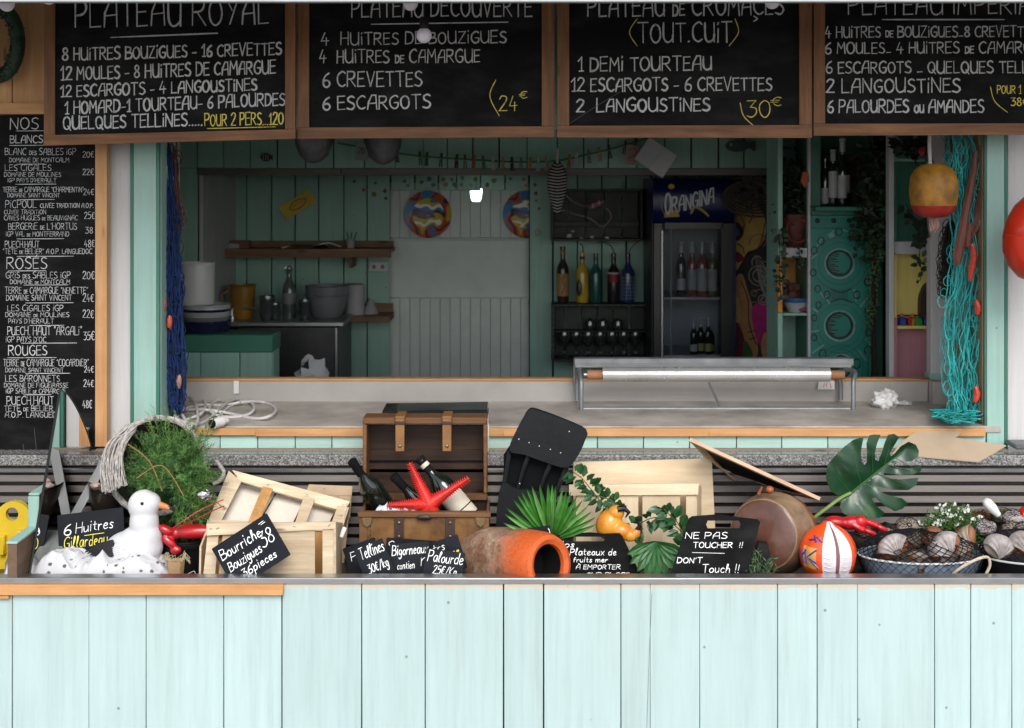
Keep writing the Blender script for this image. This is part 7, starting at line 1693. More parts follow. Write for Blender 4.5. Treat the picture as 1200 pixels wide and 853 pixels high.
# white box with black glass lid behind the chest
gbx = thing("glass_topped_box", "white box with a glossy black lid standing on the granite behind the chest", "box", (X(511, 4.86), 4.86, 1.111))
def gq(px, py): return (X(px, 4.84) - gbx.location.x, Z(py, 4.84) - 1.111)
MB().box((gq(512, 0)[0], .06, (gq(0, 489)[1]) / 2), (L(120, 4.84), .14, gq(0, 489)[1] - .002), ch=.003).build("box_body", WHITE, gbx)
mb = MB(); mb.prism([gq(447, 489), gq(571, 486.5), gq(571, 479), gq(448, 481)], -.02, .15); mb.build("black_lid", mat("black_gloss", (.012, .018, .018), .08, coat=.5, bump=0, var=.3), gbx)
mb = MB(); mb.prism([gq(446, 491), gq(572, 488.8), gq(572, 487), gq(446, 489.4)], -.024, .155); mb.build("lid_rim", ALU, gbx)
MB().box((gq(571, 0)[0], -.02, gq(0, 512)[1]), (.012, .03, .10), ch=.002).build("white_flap", WHITE, gbx)

# ---- terracotta pipe
tpp = thing("terracotta_amphora", "weathered orange terracotta jar lying with its mouth to the right", "jar", P(600, 690, 4.46))
A_, B_ = P(552, 657, 4.56), P(655, 662, 4.235); ax = (B_ - A_); lnn = ax.length; q = Vector((0, 0, 1)).rotation_difference(ax.normalized()).to_matrix().to_4x4()
TM = Matrix.Translation(A_ - tpp.location) @ q
AXT = ax.normalized()
def terra():
    m, t, b = _nodes("weathered_terracotta"); vec, tc = _coord(t, (1, 1, 1), False)
    n = _noise(t, vec, 9, 5, .7); n2 = _noise(t, vec, 90, 4, .8)
    ad = t.nodes.new("ShaderNodeMath"); ad.operation = 'MULTIPLY_ADD'; ad.inputs[1].default_value = .5; t.links.new(n2, ad.inputs[0]); t.links.new(n, ad.inputs[2])
    c = _ramp(t, ad.outputs[0], [(.5, (.10, .042, .025)), (.68, (.22, .105, .06)), (.86, (.36, .25, .17)), (.92, (.5, .42, .32))])
    o = _ramp(t, n2, [(.3, (.50, .075, .012)), (.7, (.68, .13, .022))])
    dt = t.nodes.new("ShaderNodeVectorMath"); dt.operation = 'DOT_PRODUCT'; dt.inputs[1].default_value = tuple(AXT)
    of = t.nodes.new("ShaderNodeVectorMath"); of.operation = 'SUBTRACT'; of.inputs[1].default_value = tuple(A_ - tpp.location)
    t.links.new(tc.outputs["Object"], of.inputs[0]); t.links.new(of.outputs[0], dt.inputs[0])
    m2 = t.nodes.new("ShaderNodeMath"); m2.operation = 'MULTIPLY_ADD'; m2.inputs[1].default_value = .30; t.links.new(n, m2.inputs[0]); t.links.new(dt.outputs["Value"], m2.inputs[2])
    f = _ramp(t, m2.outputs[0], [(.40, (0, 0, 0)), (.50, (1, 1, 1))])
    c = _mix(t, f, c, o); t.links.new(c, b.inputs["Base Color"])
    b.inputs["Roughness"].default_value = .6; _bump(t, b, n2, .6, .005); return m
TER = terra()
mb = MB(); mb.lathe([(0, 0), (.08, .005), (.108, .05), (.116, .12), (.116, .22), (.112, .28)], 36, M=TM); mb.build("rough_body", TER, tpp)
mb = MB(); mb.lathe([(.1121, .2801), (.110, .31), (.106, .35), (.101, .38), (.094, .398), (.080, .404), (.066, .396), (.062, .36)], 36, M=TM); mb.build("orange_neck", TER, tpp)
mb = MB(); mb.lathe([(.0618, .385), (.062, .30), (.0, .30)], 36, M=TM); mb.build("inside_shade", BLACKM, tpp)  # matt black lining paints shade into the hollow of the jar

# ---- rubber fin
fn = thing("rubber_swim_fin", "worn black rubber swim fin standing behind the palm leaf", "swim fin", P(630, 655, 4.66))
RUB = mat("black_rubber", (.008, .009, .011), .6, spec=.25, var=.35, vs=9, bump=.25, bs=50); RUBD = mat("black_rubber_deep", (.004, .005, .006), .8, spec=.1)
def fpoly(nm, pts, d0, th, m_, sm=3, dz=0):
    def f(mb):
        q = [Vector((X(a, 4.62), Z(b, 4.62))) for a, b in pts]; q = cr(q, sm, True) if sm > 1 else q
        mb.prism([tuple(v) for v in q], d0, d0 + th)
    return lpart(fn, nm, m_, f)
fpoly("toe_panel", [(620, 479), (630, 479), (665, 492), (687, 503), (685, 515), (677, 532), (664, 546), (640, 540), (615, 531), (597, 526), (606, 503), (614, 488)], 4.60, .035, RUB)
fpoly("pocket_floor", [(597, 524), (664, 545), (655, 572), (640, 600), (620, 640), (585, 640), (584, 612), (590, 570)], 4.645, .012, RUBD)
for a, b in (((597, 528), (586, 612)), ((619, 534), (607, 572)), ((645, 543), (632, 576)), ((664, 546), (648, 590))):
    lpart(fn, "rib", RUB, lambda mb: mb.tube([P(a[0], a[1], 4.625), P((a[0] + b[0]) / 2 - 1, (a[1] + b[1]) / 2, 4.62), P(b[0], b[1], 4.625)], [.010, .008, .007], 8))
fpoly("foot_panel", [(588, 566), (605, 572), (625, 574), (634, 578), (640, 600), (630, 645), (584, 645), (581, 615)], 4.610, .03, RUB)
sp2 = MB(); sp2.M = Matrix.Translation(-fn.location)
for (a, b) in ((667, 505), (608, 514), (620, 518), (632, 522), (645, 526), (657, 530), (609, 566)): sp2.ell(P(a, b, 4.598), (.0022, .0015, .0022), 6, 4)
sp2.build("white_specks", WHITE, fn, kind="stuff")
# ---- palm fan
pf = thing("palm_fan_leaf", "bright green fan palm leaf spreading behind the two black boards", "palm leaf", P(645, 645, 4.42))
PG = mat("palm_green", (.045, .20, .025), .45, var=.25, vs=10, stretch=(1, 1, 1), bump=.1); PGE = mat("palm_green_pale", (.11, .30, .07), .5, var=.2)
tipsl = [(592, 601), (593, 593), (601, 583), (611, 574), (623, 567.5), (632, 565.5), (642, 565), (651, 568), (659, 571), (669, 575), (676, 580), (682, 585), (689, 591), (693, 598), (697, 605), (698, 613), (590, 611), (597, 621), (606, 577.5), (617, 570.5), (647, 566), (664, 573)]
for k, (a, b) in enumerate(tipsl):
    T_ = P(a, b, 4.40 + rnd(-.02, .02)) - pf.location; B0 = P(645, 632, 4.45) - pf.location + Vector((rnd(-.004, .004), 0, 0))
    ax = T_ - B0; sd_ = ax.cross(Vector((0, 1, 0))).normalized(); mb = MB(); pts = []
    for i, (f, w_) in enumerate(((0, .002), (.2, .005), (.45, .008), (.7, .007), (.88, .004), (1, .0004))):
        c = B0 + ax * f + Vector((0, -.025 * math.sin(f * 2.6), 0)); pts += [c + sd_ * w_, c + Vector((0, .005, 0)), c - sd_ * w_]
    mb.add(pts, [(3 * i + j, 3 * i + j + 1, 3 * i + j + 4, 3 * i + j + 3) for i in range(5) for j in range(2)]); mb.build("leaflet", [PG, PGE][k % 4 == 0], pf, smooth=False)
lpart(pf, "stalk", PGE, lambda mb: mb.tube([P(645, 632, 4.45), P(648, 660, 4.45), P(650, 684, 4.46)], .006, 6))
# ---- plywood box with slatted crate
pb = thing("plywood_sheet", "pale plywood sheet standing behind the slatted crate", "plywood", P(755, 655, 4.74))
lpart(pb, "sheet", PINEX, lambda mb: qb(mb, [(672, 541, 4.74), (834, 537, 4.74), (840, 655, 4.72), (672, 655, 4.72)], .012), smooth=False)
bx2 = thing("slatted_crate", "pale slatted crate standing in front of the plywood sheet", "crate", P(742, 660, 4.64))
for nm, c, th in (("top_rail", [(667, 568, 4.60), (819, 566, 4.60), (818, 579, 4.60), (667, 580, 4.60)], .012), ("slat", [(675, 580.5, 4.61), (748, 580, 4.61), (748, 665, 4.61), (675, 665, 4.61)], .008), ("slat", [(753, 580, 4.61), (797, 579.5, 4.61), (797, 665, 4.61), (753, 665, 4.61)], .008), ("slat", [(804, 579.5, 4.61), (816, 579.5, 4.61), (815, 665, 4.61), (804, 665, 4.61)], .008),
                  ("back_board", [(672, 570, 4.70), (818, 568, 4.70), (818, 665, 4.70), (672, 665, 4.70)], .008), ("side_board", [(817, 567, 4.615), (822, 569, 4.70), (822, 662, 4.70), (817, 665, 4.615)], .006)):
    lpart(bx2, nm, PINEZ if nm == "slat" else PINEX if nm != "back_board" else PB, lambda mb: qb(mb, c, th), smooth=False)
# ---- leafy sprigs
def sprig(name, label, path, n, size, d, m_, seed):
    g = random.Random(seed); pts = cr([P(a, b, d) for a, b in path], 6); t = thing(name, label, "sprig", pts[-1].copy())
    lpart(t, "stem", mat("stem_brown_green", (.10, .08, .03), .7), lambda mb: mb.tube(pts, .0018, 5))
    for k in range(n):
        f = (k + .5) / n * (len(pts) - 1); i = int(f); p = pts[i].lerp(pts[min(i + 1, len(pts) - 1)], f - i) - t.location
        ta = (pts[min(i + 1, len(pts) - 1)] - pts[i]).normalized(); s = 1 if k % 2 else -1
        a = (ta.cross(Vector((0, 1, 0))) * s * g.uniform(.5, 1.2) - ta * g.uniform(-.2, .8) + Vector((0, g.uniform(-.7, .1), g.uniform(-.1, .4)))).normalized(); L_ = size * g.uniform(.7, 1.2)
        b = a.cross(Vector((g.uniform(-.5, .5), -1, g.uniform(-.5, .5)))).normalized() * L_ * .27; nn = a.cross(b).normalized() * L_ * .07
        mb = MB(); mb.add([p, p + a * .15 * L_, p + a * L_ * .45 + b + nn, p + a * L_ * .8 + b * .6 + nn * .5, p + a * L_ + Vector((0, 0, -.003)), p + a * L_ * .8 - b * .6 + nn * .5, p + a * L_ * .45 - b + nn, p + a * L_ * .5], [(1, 2, 7), (2, 3, 7), (3, 4, 7), (4, 5, 7), (5, 6, 7), (6, 1, 7), (0, 1, 7)]); mb.build("leaf", m_, t, smooth=False)
    return t
FG = mat("ficus_leaf", (.018, .075, .022), .32, var=.4, vs=25, bump=0)
sprig("ficus_sprig", "dark leafy sprig curling down the left side of the plywood", [(671, 552), (682, 560), (692, 572), (703, 586), (716, 598), (722, 606)], 34, .048, 4.52, FG, 31)
sprig("ficus_sprig", "short dark sprig beside the orange crab, crossing the long one", [(700, 580), (712, 584), (722, 590), (728, 600)], 16, .042, 4.50, FG, 32)
sprig("ficus_sprig", "spreading dark sprig between the two black boards", [(742, 622), (752, 612), (766, 606), (780, 608), (794, 618), (806, 632)], 26, .05, 4.46, FG, 33)
sprig("ficus_sprig", "upright sprig touching the handle board", [(778, 596), (786, 604), (794, 612), (800, 626), (806, 640)], 22, .05, 4.44, FG, 34)
# ---- orange crab
cb_ = thing("orange_crab", "orange plastic crab claw with black tips in front of the crate", "toy crab", P(722, 636, 4.48))
CO = mat("crab_orange", (.66, .17, .012), .35, var=.3, vs=16, col2=(.70, .33, .03), coat=.3, bump=.2)
blob_obj("body", [(P(714, 614, 4.48), (L(16, 4.48), .04, L(18, 4.48)), (0, R(20), 0)), (P(728, 622, 4.46), (L(14, 4.48), .03, L(11, 4.48))), (P(738, 627, 4.45), (L(10, 4.48), .018, L(7, 4.48))), (P(722, 600, 4.47), (L(10, 4.48), .024, L(9, 4.48))), (P(746, 624, 4.45), (L(5, 4.48), .012, L(6, 4.48)))], CO, cb_, .003, 5, True)
for pts, r_ in ((((724, 596), (731, 595), (737, 600), (733, 606)), [.011, .010, .007, .002]), (((745, 622), (750, 616), (747, 610), (742, 612)), [.009, .008, .006, .002]), (((740, 628), (750, 625), (753, 618)), [.007, .005, .002])):
    lpart(cb_, "black_claw_tip", BLACK, lambda mb: mb.tube([P(a, b, 4.45) for a, b in pts], r_, 8))
# ---- handled boards
def hb(label, pts, slot, d, texts, lean):
    cx_ = sum(p[0] for p in pts) / len(pts); cy_ = sum(p[1] for p in pts) / len(pts)
    t = thing("handled_board", label, "sign", P(cx_, 690, d), (R(-lean), 0, 0)); u = L(1, d); o_ = (cx_, 690)
    q = lambda a, b: ((a - o_[0]) * u, (o_[1] - b) * u)
    sx0, sx1, sy0, sy1 = slot; top = pts
    # the board as pieces round a real slot
    (tl, tm1, tr, br, bl) = pts
    fx0 = lambda y: tl[0] + (bl[0] - tl[0]) * (y - tl[1]) / (bl[1] - tl[1]); fx1 = lambda y: tr[0] + (br[0] - tr[0]) * (y - tr[1]) / (br[1] - tr[1])
    mb = MB(); mb.prism([q(fx0(sy1), sy1), q(*bl), q(*br), q(fx1(sy1), sy1)], 0, .008)
    mb.prism([q(*tl), q(fx0(sy1), sy1), q(sx0 + 2, sy1), q(sx0, (sy0 + sy1) / 2), q(sx0 + 2, sy0)] + [q(sx0 + 2, tm1[1] + (tl[1] - tm1[1]) * .25), q(tl[0] + 4, tl[1] - 2.5)], 0, .008)
    mb.prism([q(sx1 - 2, sy1), q(fx1(sy1), sy1), q(*tr), q(tr[0] - 3, tr[1] - 3), q(sx1 - 2, tm1[1] + (tr[1] - tm1[1]) * .4), q(sx1 - 2, sy0), q(sx1, (sy0 + sy1) / 2)], 0, .008)
    mb.prism([q(sx0 + 2, sy0), q(sx1 - 2, sy0), q(sx1 - 2, tm1[1] + (tr[1] - tm1[1]) * .4), q(tm1[0], tm1[1]), q(sx0 + 2, tm1[1] + (tl[1] - tm1[1]) * .25)], 0, .008)
    mb.build("board", BOARD, t, smooth=False)
    for tx in texts:
        s, a, b, y_, h, wd = tx[:6]; mb = MB(); p0 = q(a, y_); p1 = q(b, y_ - (tx[6] if len(tx) > 6 else 0))
        if s == "_": mb.ribbon([p0, p1], wd * u, -.0008)
        else: write(mb, s, p0[0], p1[0], p0[1], p1[1], h * u, wd * u * .85, slant=.15)
        mb.build("lettering" if s != "_" else "underline", PEN, t)
    return t
hb("trapezoid black board with a handle slot reading nos plateaux a emporter", [(651, 630), (692, 625), (730, 629), (760, 692), (634, 692)], (670, 710, 630, 635.5), 4.40, [("Nos", 652, 673, 642, 7, 1), ("Plateaux de", 668, 722, 651, 7.5, 1), ("fruits mer", 672, 712, 659, 5.5, .9), ("À EMPORTER", 675, 727, 667, 5, .9), ("SUR PLACE", 688, 737, 675.5, 4.6, .9)], 8)
hb("black board with a handle slot reading ne pas toucher, don't touch", [(809, 609), (845, 604), (893, 613), (870, 694), (779, 694)], (829, 870, 611.5, 620.5), 4.29, [("NE PAS", 804, 853, 632, 6.8, 1.1), ("TOUCHER  !!", 813, 871, 642.5, 6, 1.1), ("_", 812, 850, 648, 0, .8, -1), ("DON'T", 794, 823, 660, 6, 1.1), ("Touch !!", 823, 866, 671, 9, 1.1)], 8)
sign("bar_slate", "small slate reading bar between the fin and the amphora", 626, 627, 4.40, 40, 18, 8, [("(Bar)", 0, 18, -4, 9, 1)], 5)
# ---- dark pleated palm leaf between the boards
pl2 = thing("pleated_leaf", "dark green pleated leaf drooping between the two black boards", "leaf", P(768, 634, 4.42))
for k in range(9):
    a = R(196 + k * 18.5); ln_ = [36, 38, 38, 40, 40, 38, 36, 34, 33][k]; B0 = Vector((0, 0, 0)); T_ = Vector((math.cos(a) * L(ln_, 4.42), -.05, math.sin(a) * L(ln_, 4.42)))
    sd_ = T_.cross(Vector((0, 1, 0))).normalized(); mb = MB(); pts = []
    for f, w_ in ((0, .002), (.3, .011), (.6, .017), (.8, .013), (1, .001)):
        c = T_ * f + Vector((0, .0, 0)); pts += [c + sd_ * w_, c + Vector((0, .009, 0)), c - sd_ * w_]
    mb.add(pts, [(3 * i + j, 3 * i + j + 1, 3 * i + j + 4, 3 * i + j + 3) for i in range(4) for j in range(2)]); mb.build("leaflet", mat("pleat_green", (.030, .115, .030), .45, var=.25, vs=15), pl2, smooth=False)
# ---- small grey-green tuft
def tuft(name, label, c, rad, n, ln_, m_, seed, cat="plant", flowers=None, w_=.0022):
    g = random.Random(seed); t = thing(name, label, cat, P(*c)); mb = MB(); st = MB(); fl_ = MB()
    for k in range(n):
        a = Vector((g.gauss(0, .5), g.gauss(-.1, .5), abs(g.gauss(.6, .5)))).normalized(); R_ = Vector((a.x * rad[0], a.y * rad[1], a.z * rad[2])) * g.uniform(.5, 1.05)
        b0 = R_ * .25; st.tube([b0, R_], .0009, 3, cap=False)
        for j in range(9):
            p = b0.lerp(R_, .25 + .75 * j / 8); q = (Vector((g.gauss(0, 1), g.gauss(-.3, 1), g.gauss(.2, 1))).normalized() + a * .5).normalized() * ln_ * g.uniform(.6, 1.2); s = q.cross(Vector((g.uniform(-.5, .5), 1, g.uniform(-.5, .5)))).normalized() * w_
            mb.add([p, p + q * .5 + s, p + q, p + q * .5 - s], [(0, 1, 2, 3)])
        if flowers and g.random() < flowers:
            for _ in range(3):
                p = R_ * 1.04 + Vector((g.gauss(0, .005), -.004, g.gauss(0, .005)))
                for e in range(5):
                    an = e * 1.2566; fl_.add([p, p + Vector((math.cos(an) * .004, -.001, math.sin(an) * .004)), p + Vector((math.cos(an + .5) * .0055, -.0015, math.sin(an + .5) * .0055)), p + Vector((math.cos(an + 1) * .004, -.001, math.sin(an + 1) * .004))], [(0, 1, 2, 3)])
    mb.build("leaves", m_, t, smooth=False); st.build("twigs", mat("twig", (.06, .08, .03), .7), t)
    if flowers: fl_.build("white_flowers", mat("petal_white", (.75, .77, .70), .6, var=.05), t, smooth=False, kind="stuff")
    return t
tuft("rosemary_tuft", "grey green needle-leaved tuft right of the do not touch board", (890, 690, 4.34), (.075, .05, .135), 60, .022, mat("rosemary", (.05, .11, .05), .6, var=.3), 41, w_=.0016)
tuft("flowering_plant", "dense green bush with tiny white flowers behind the tub of shells", (1118, 640, 4.60), (.135, .08, .140), 620, .026, mat("bush_green", (.05, .125, .02), .55, var=.4, vs=30), 42, flowers=.17)
# ---- large round brown jar
jj = thing("round_brown_jar", "large round glazed brown jar lying behind the handled board", "jar", P(905, 688, 4.56))
A_, B_ = P(893, 626, 4.40), P(925, 622, 4.66); ax = (B_ - A_).normalized(); JM = Matrix.Translation(A_ - jj.location) @ Vector((0, 0, 1)).rotation_difference(ax).to_matrix().to_4x4()
JB = mat("jar_brown_gloss", (.085, .026, .016), .32, var=.45, vs=7, col2=(.17, .070, .042), coat=.25, bump=.1); JC = mat("jar_cream_streak", (.14, .065, .035), .4, var=.45, vs=9, col2=(.32, .22, .13), bump=.2); JO = mat("jar_orange", (.32, .085, .028), .4, var=.3, vs=7, bump=.1)
mb = MB(); mb.lathe([(0, 0), (.06, .0), (.105, .006), (.112, .010)], 44, M=JM); mb.build("polished_base", JB, jj)
mb = MB(); mb.lathe([(.1121, .010), (.116, .014), (.1155, .022), (.118, .03)], 44, M=JM); mb.build("base_ring", JC, jj)
mb = MB(); mb.lathe([(.1181, .03), (.130, .07), (.137, .11), (.138, .145)], 44, M=JM); mb.build("streaked_shoulder", JC, jj)
mb = MB(); mb.lathe([(.1381, .145), (.132, .20), (.11, .245), (.06, .27), (0, .275)], 44, M=JM); mb.build("orange_back", JO, jj)
lpart(jj, "knob", JO, lambda mb: (mb.ell(P(902, 573, 4.50), (.014, .014, .012), 12, 8), mb.tube([P(889, 578, 4.48), P(893, 570, 4.47)], [.006, .003], 6)))
MB().prism([(-.02, -.05), (.02, -.055), (.03, .0), (.02, .05), (-.01, .055), (-.02, .02)], 0, .03).build("black_pot_side", BLACK, label="black pot edge between the handled board and the brown jar", cat="pot", loc=P(893, 655, 4.34), base=False)
# ---- framed slate lying aslant
fs2 = thing("framed_slate", "wood framed slate lying aslant on top of the brown jar", "slate board", P(890, 585, 4.7))
C4 = [(808, 514, 4.58), (961, 584, 4.56), (925, 577, 4.86), (842, 549, 4.86)]
c3 = [P(*c) for c in C4]
def inset(f):
    m = sum((c for c in c3), Vector()) / 4; return [c.lerp(m, f) for c in c3]
FW = mat("raw_frame_wood", (.52, .36, .24), .7, var=.2, vs=10, bump=.2)
inn = inset(.22)
for k in range(4):
    a, b, c_, d_ = c3[k], c3[(k + 1) % 4], inn[(k + 1) % 4], inn[k]
    def f(mb, a=a, b=b, c_=c_, d_=d_):
        n = (b - a).cross(d_ - a).normalized(); n = n if n.z > 0 else -n
        p = [a, b, c_, d_]; mb.add([q + n * .006 for q in p] + [q - n * .006 for q in p], [(0, 1, 2, 3), (7, 6, 5, 4), (0, 4, 5, 1), (1, 5, 6, 2), (2, 6, 7, 3), (3, 7, 4, 0)])
    lpart(fs2, "frame_rail", FW, f, smooth=False)
pin = inset(.18)
lpart(fs2, "slate_panel", BOARD, lambda mb: mb.add([q for q in pin] + [q - Vector((0, 0, .003)) for q in pin], [(0, 1, 2, 3), (7, 6, 5, 4), (0, 4, 5, 1), (1, 5, 6, 2), (2, 6, 7, 3), (3, 7, 4, 0)]), smooth=False)
def fsl(u_, v_): a = pin[0].lerp(pin[1], u_); b = pin[3].lerp(pin[2], u_); return a.lerp(b, v_) + Vector((0, -.001, .002))
mb = MB(); mb.M = Matrix.Translation(-fs2.location)
for r_ in range(2):
    st_, W = layout("Plateau du jour" .replace("j", "i"), .2)
    for pts in st_:
        q = [fsl(.12 + .7 * p.x / W, .75 - r_ * .4 - .25 * p.y / 10 * 1 + 0) for p in pts]
        for i in range(len(q) - 1):
            s = (q[i + 1] - q[i]); n_ = s.cross(Vector((0, 0, 1)));
            if n_.length < 1e-6: continue
            n_ = n_.normalized() * .0012; mb.add([q[i] - n_, q[i] + n_, q[i + 1] + n_, q[i + 1] - n_], [(0, 1, 2, 3)])
mb.build("lettering", PEN, fs2, smooth=False)
lpart(fs2, "prop_stick", FW, lambda mb: mb.tube([P(809, 516, 4.58), P(835, 540, 4.7), P(862, 562, 4.78)], .004, 5))
# ---- inflatable ball
ib = thing("inflatable_buoy", "orange red inflatable ball with white wedges and blue letters", "inflatable", P(969, 688, 4.36))
cI = P(969, 646, 4.36) - ib.location; RX, RY, RZ = L(33, 4.36), .085, L(34, 4.36)
OI = mat("inflatable_orange", (.78, .085, .012), .30, var=.12, vs=5, coat=.4, bump=.1, bs=40); WI = mat("inflatable_white", (.72, .66, .70), .32, var=.05, coat=.3, bump=.2, bs=50); BI = mat("inflatable_blue", (.02, .05, .28), .35); YI = mat("inflatable_yellow", (.70, .34, .08), .35, var=.2)
def ip(th, ph, off=0):
    # ph = 0 faces the viewer; th from the top
    pinch = 1 + .055 * abs(math.sin(ph * 4 + 1.3)) ** .5; rr_ = math.sin(th) ** (1.15 if th < 1.57 else .75)
    return (cI.x + .003 + (RX * rr_ * pinch * .96 + off) * math.sin(ph), cI.y - (RY * rr_ * pinch + off) * math.cos(ph), cI.z + RZ * math.cos(th) * .98 + (.008 if th < .3 else 0))
secs = [(-math.pi, -.42, OI, "orange_gore"), (-.42, .06, WI, "white_gore"), (.20, .74, WI, "white_gore"), (.74, math.pi, OI, "orange_gore"), (.06, .20, mat("shadow_pink", (.20, .09, .09), .7), "seam")]  # dark strip paints shade into the crease between the white wedges
for a, b, m_, nm in secs:
    n_ = 26 if b - a > 1 else 8
    mb = MB(); mb.grid(lambda u_, v_: ip(.06 + (math.pi - .12) * v_, a + (b - a) * u_), n_, 22); mb.build(nm, m_, ib, ang=180)
mb = MB(); mb.grid(lambda u_, v_: ip(1.25 + .75 * v_, -1.25 + .62 * u_, .0006), 8, 8); mb.build("yellow_patch", YI, ib)
mb = MB()
def ist(pts, w_=.005):
    cp = [Vector(ip(t_, p_, .0016)) for p_, t_ in pts]; mb.tube(cp, w_ * .5, 5)
for s in ([(-1.15, 1.35), (-1.05, 1.85)], [(-.62, 1.3), (-.98, 1.6), (-.62, 1.75)], [(-.95, 1.58), (-.55, 1.95)], [(-1.35, 1.4), (-1.25, 1.6), (-1.1, 1.38)], [(-1.25, 1.6), (-1.2, 1.85)], [(-1.1, 1.02), (-.75, .95)], [(-.9, .8), (-.7, 1.05), (-.55, .85)], [(-.75, .85), (-.45, 1.02)], [(-1.0, 2.35), (-.8, 2.3)]):
    ist([s[0]] + [tuple(Vector(s[i]).lerp(Vector(s[i + 1]), f)) for i in range(len(s) - 1) for f in (.33, .66, 1)])
mb.build("blue_lettering", BI, ib)
mb = MB()
for k in range(9): mb.tube([ip(1.2 + k * .16, -.36, .0002), ip(1.24 + k * .16, -.2, .0006), ip(1.2 + k * .16, -.02, .0002)], .0012, 4); mb.tube([ip(1.2 + k * .16, .26, .0002), ip(1.24 + k * .16, .45, .0006), ip(1.2 + k * .16, .70, .0002)], .0012, 4)
mb.build("wrinkle", WI, ib, kind="stuff")
# ---- monstera
mo = thing("monstera_leaf", "big dark green monstera leaf standing behind the orange inflatable", "leaf", P(958, 606, 4.60))
OUT = [(295, 380), (240, 388), (205, 365), (186, 310), (192, 250), (225, 210), (270, 165), (310, 135), (345, 124), (358, 124), (350, 155), (344, 200), (350, 240), (362, 248), (372, 236), (372, 200), (370, 150), (382, 115), (405, 110), (434, 112), (419, 150), (408, 195), (411, 226), (424, 232), (438, 196), (452, 150), (468, 112), (495, 108), (520, 122), (497, 160), (474, 200), (484, 208), (498, 196), (526, 164), (562, 143), (595, 158), (608, 185), (606, 212), (575, 232), (520, 236), (474, 240), (474, 256), (505, 266), (560, 268), (620, 252), (618, 278), (580, 292), (520, 294), (452, 286), (444, 302), (470, 310), (520, 315), (606, 307), (598, 340), (560, 364), (490, 362), (418, 346), (420, 366), (470, 386), (530, 400), (558, 422), (535, 448), (500, 460), (458, 438), (408, 396), (394, 404), (420, 440), (455, 468), (430, 490), (370, 495), (310, 490), (265, 470), (248, 440), (258, 405), (294, 382)]
ov = [Vector((920 + a / 3.879, 480 + b / 3.879)) for a, b in OUT]
mA, mB_ = Vector((996, 578)), Vector((1062, 525)); mdir = (mB_ - mA); ml = mdir.length; mdn = mdir.normalized()
dense = []
for i in range(len(ov) - 1):
    n_ = max(1, int((ov[i + 1] - ov[i]).length / 3)); dense += [ov[i].lerp(ov[i + 1], k / n_) for k in range(n_)]
dense.append(ov[-1])
def my(p, base):
    "rear-ward bend of the blade at a photo pixel"
    v = p - base; s = v.length; t_ = max(0, min(1, (p - mA).dot(mdn) / ml)); side = mdn.x * v.y - mdn.y * v.x
    return 4.60 - .0016 * s + .00002 * s * s + .03 * t_ + .007 * math.sin(t_ * 16 + (0 if side > 0 else 1)) * min(1, s / 14)
def footp(p, f=.55):
    t_ = (p - mA).dot(mdn) - abs(mdn.x * (p - mA).y - mdn.y * (p - mA).x) * f; return mA + mdn * max(0, min(ml, t_))
def fmon(mb):
    from mathutils.geometry import delaunay_2d_cdt
    n = len(ov); pts = []; 
    for i_ in range(n):
        nx_ = ov[(i_ + 1) % n]; L_ = (nx_ - ov[i_]).length; m_ = max(1, int(L_ / 2.5)); pts += [ov[i_].lerp(nx_, k / m_) for k in range(m_)]
    nb_ = len(pts); ed = [(k, (k + 1) % nb_) for k in range(nb_)]
    x_ = 966.0
    while x_ < 1084:
        y_ = 506.0
        while y_ < 612: pts.append(Vector((x_ + rnd(-.3, .3), y_ + rnd(-.3, .3)))); y_ += 2.6
        x_ += 2.6
    V, E, F, *_ = delaunay_2d_cdt(pts, ed, [], 1, 1e-5)
    mb.add([P(v.x, v.y, my(v, footp(v))) for v in V], [tuple(f_) for f_ in F])
def monmat():
    m, t, b = _nodes("monstera_green"); vec, _ = _coord(t, (1, 1, 1), False)
    c = _ramp(t, _noise(t, vec, 9, 4), [(.3, (.005, .030, .013)), (.6, (.009, .050, .017)), (.85, (.045, .11, .015))]); t.links.new(c, b.inputs["Base Color"])
    b.inputs["Roughness"].default_value = .3; _bump(t, b, _noise(t, vec, 40, 2), .1, .004); return m
lpart(mo, "blade", monmat(), fmon, ang=180)
VE = mat("vein_green", (.03, .10, .03), .4)
lpart(mo, "midrib", VE, lambda mb: mb.tube([P(mA.x, mA.y, 4.594), P(*(mA.lerp(mB_, .5)), 4.608), P(mB_.x, mB_.y, 4.622)], [.004, .003, .001], 6))
for k, (t_, e) in enumerate(((.02, (978, 555)), (.2, (1000, 530)), (.4, (1022, 520)), (.6, (1045, 514)), (.1, (1010, 590)), (.25, (1045, 585)), (.45, (1065, 568)), (.65, (1070, 552)), (.8, (1072, 548)))):
    s_ = mA.lerp(mB_, t_); e_ = Vector(e)
    lpart(mo, "side_vein", VE, lambda mb: mb.tube([P(*s_.lerp(e_, f), my(s_.lerp(e_, f), s_) - .0015) for f in (0, .3, .6, .9)], [.0016, .0013, .001, .0005], 4))
lpart(mo, "stalk", mat("stalk_green", (.16, .26, .06), .4), lambda mb: mb.tube(cr([P(997, 577, 4.595), P(985, 583, 4.58), P(970, 594, 4.57), P(952, 608, 4.57), P(944, 620, 4.60)], 4), .0062, 8))
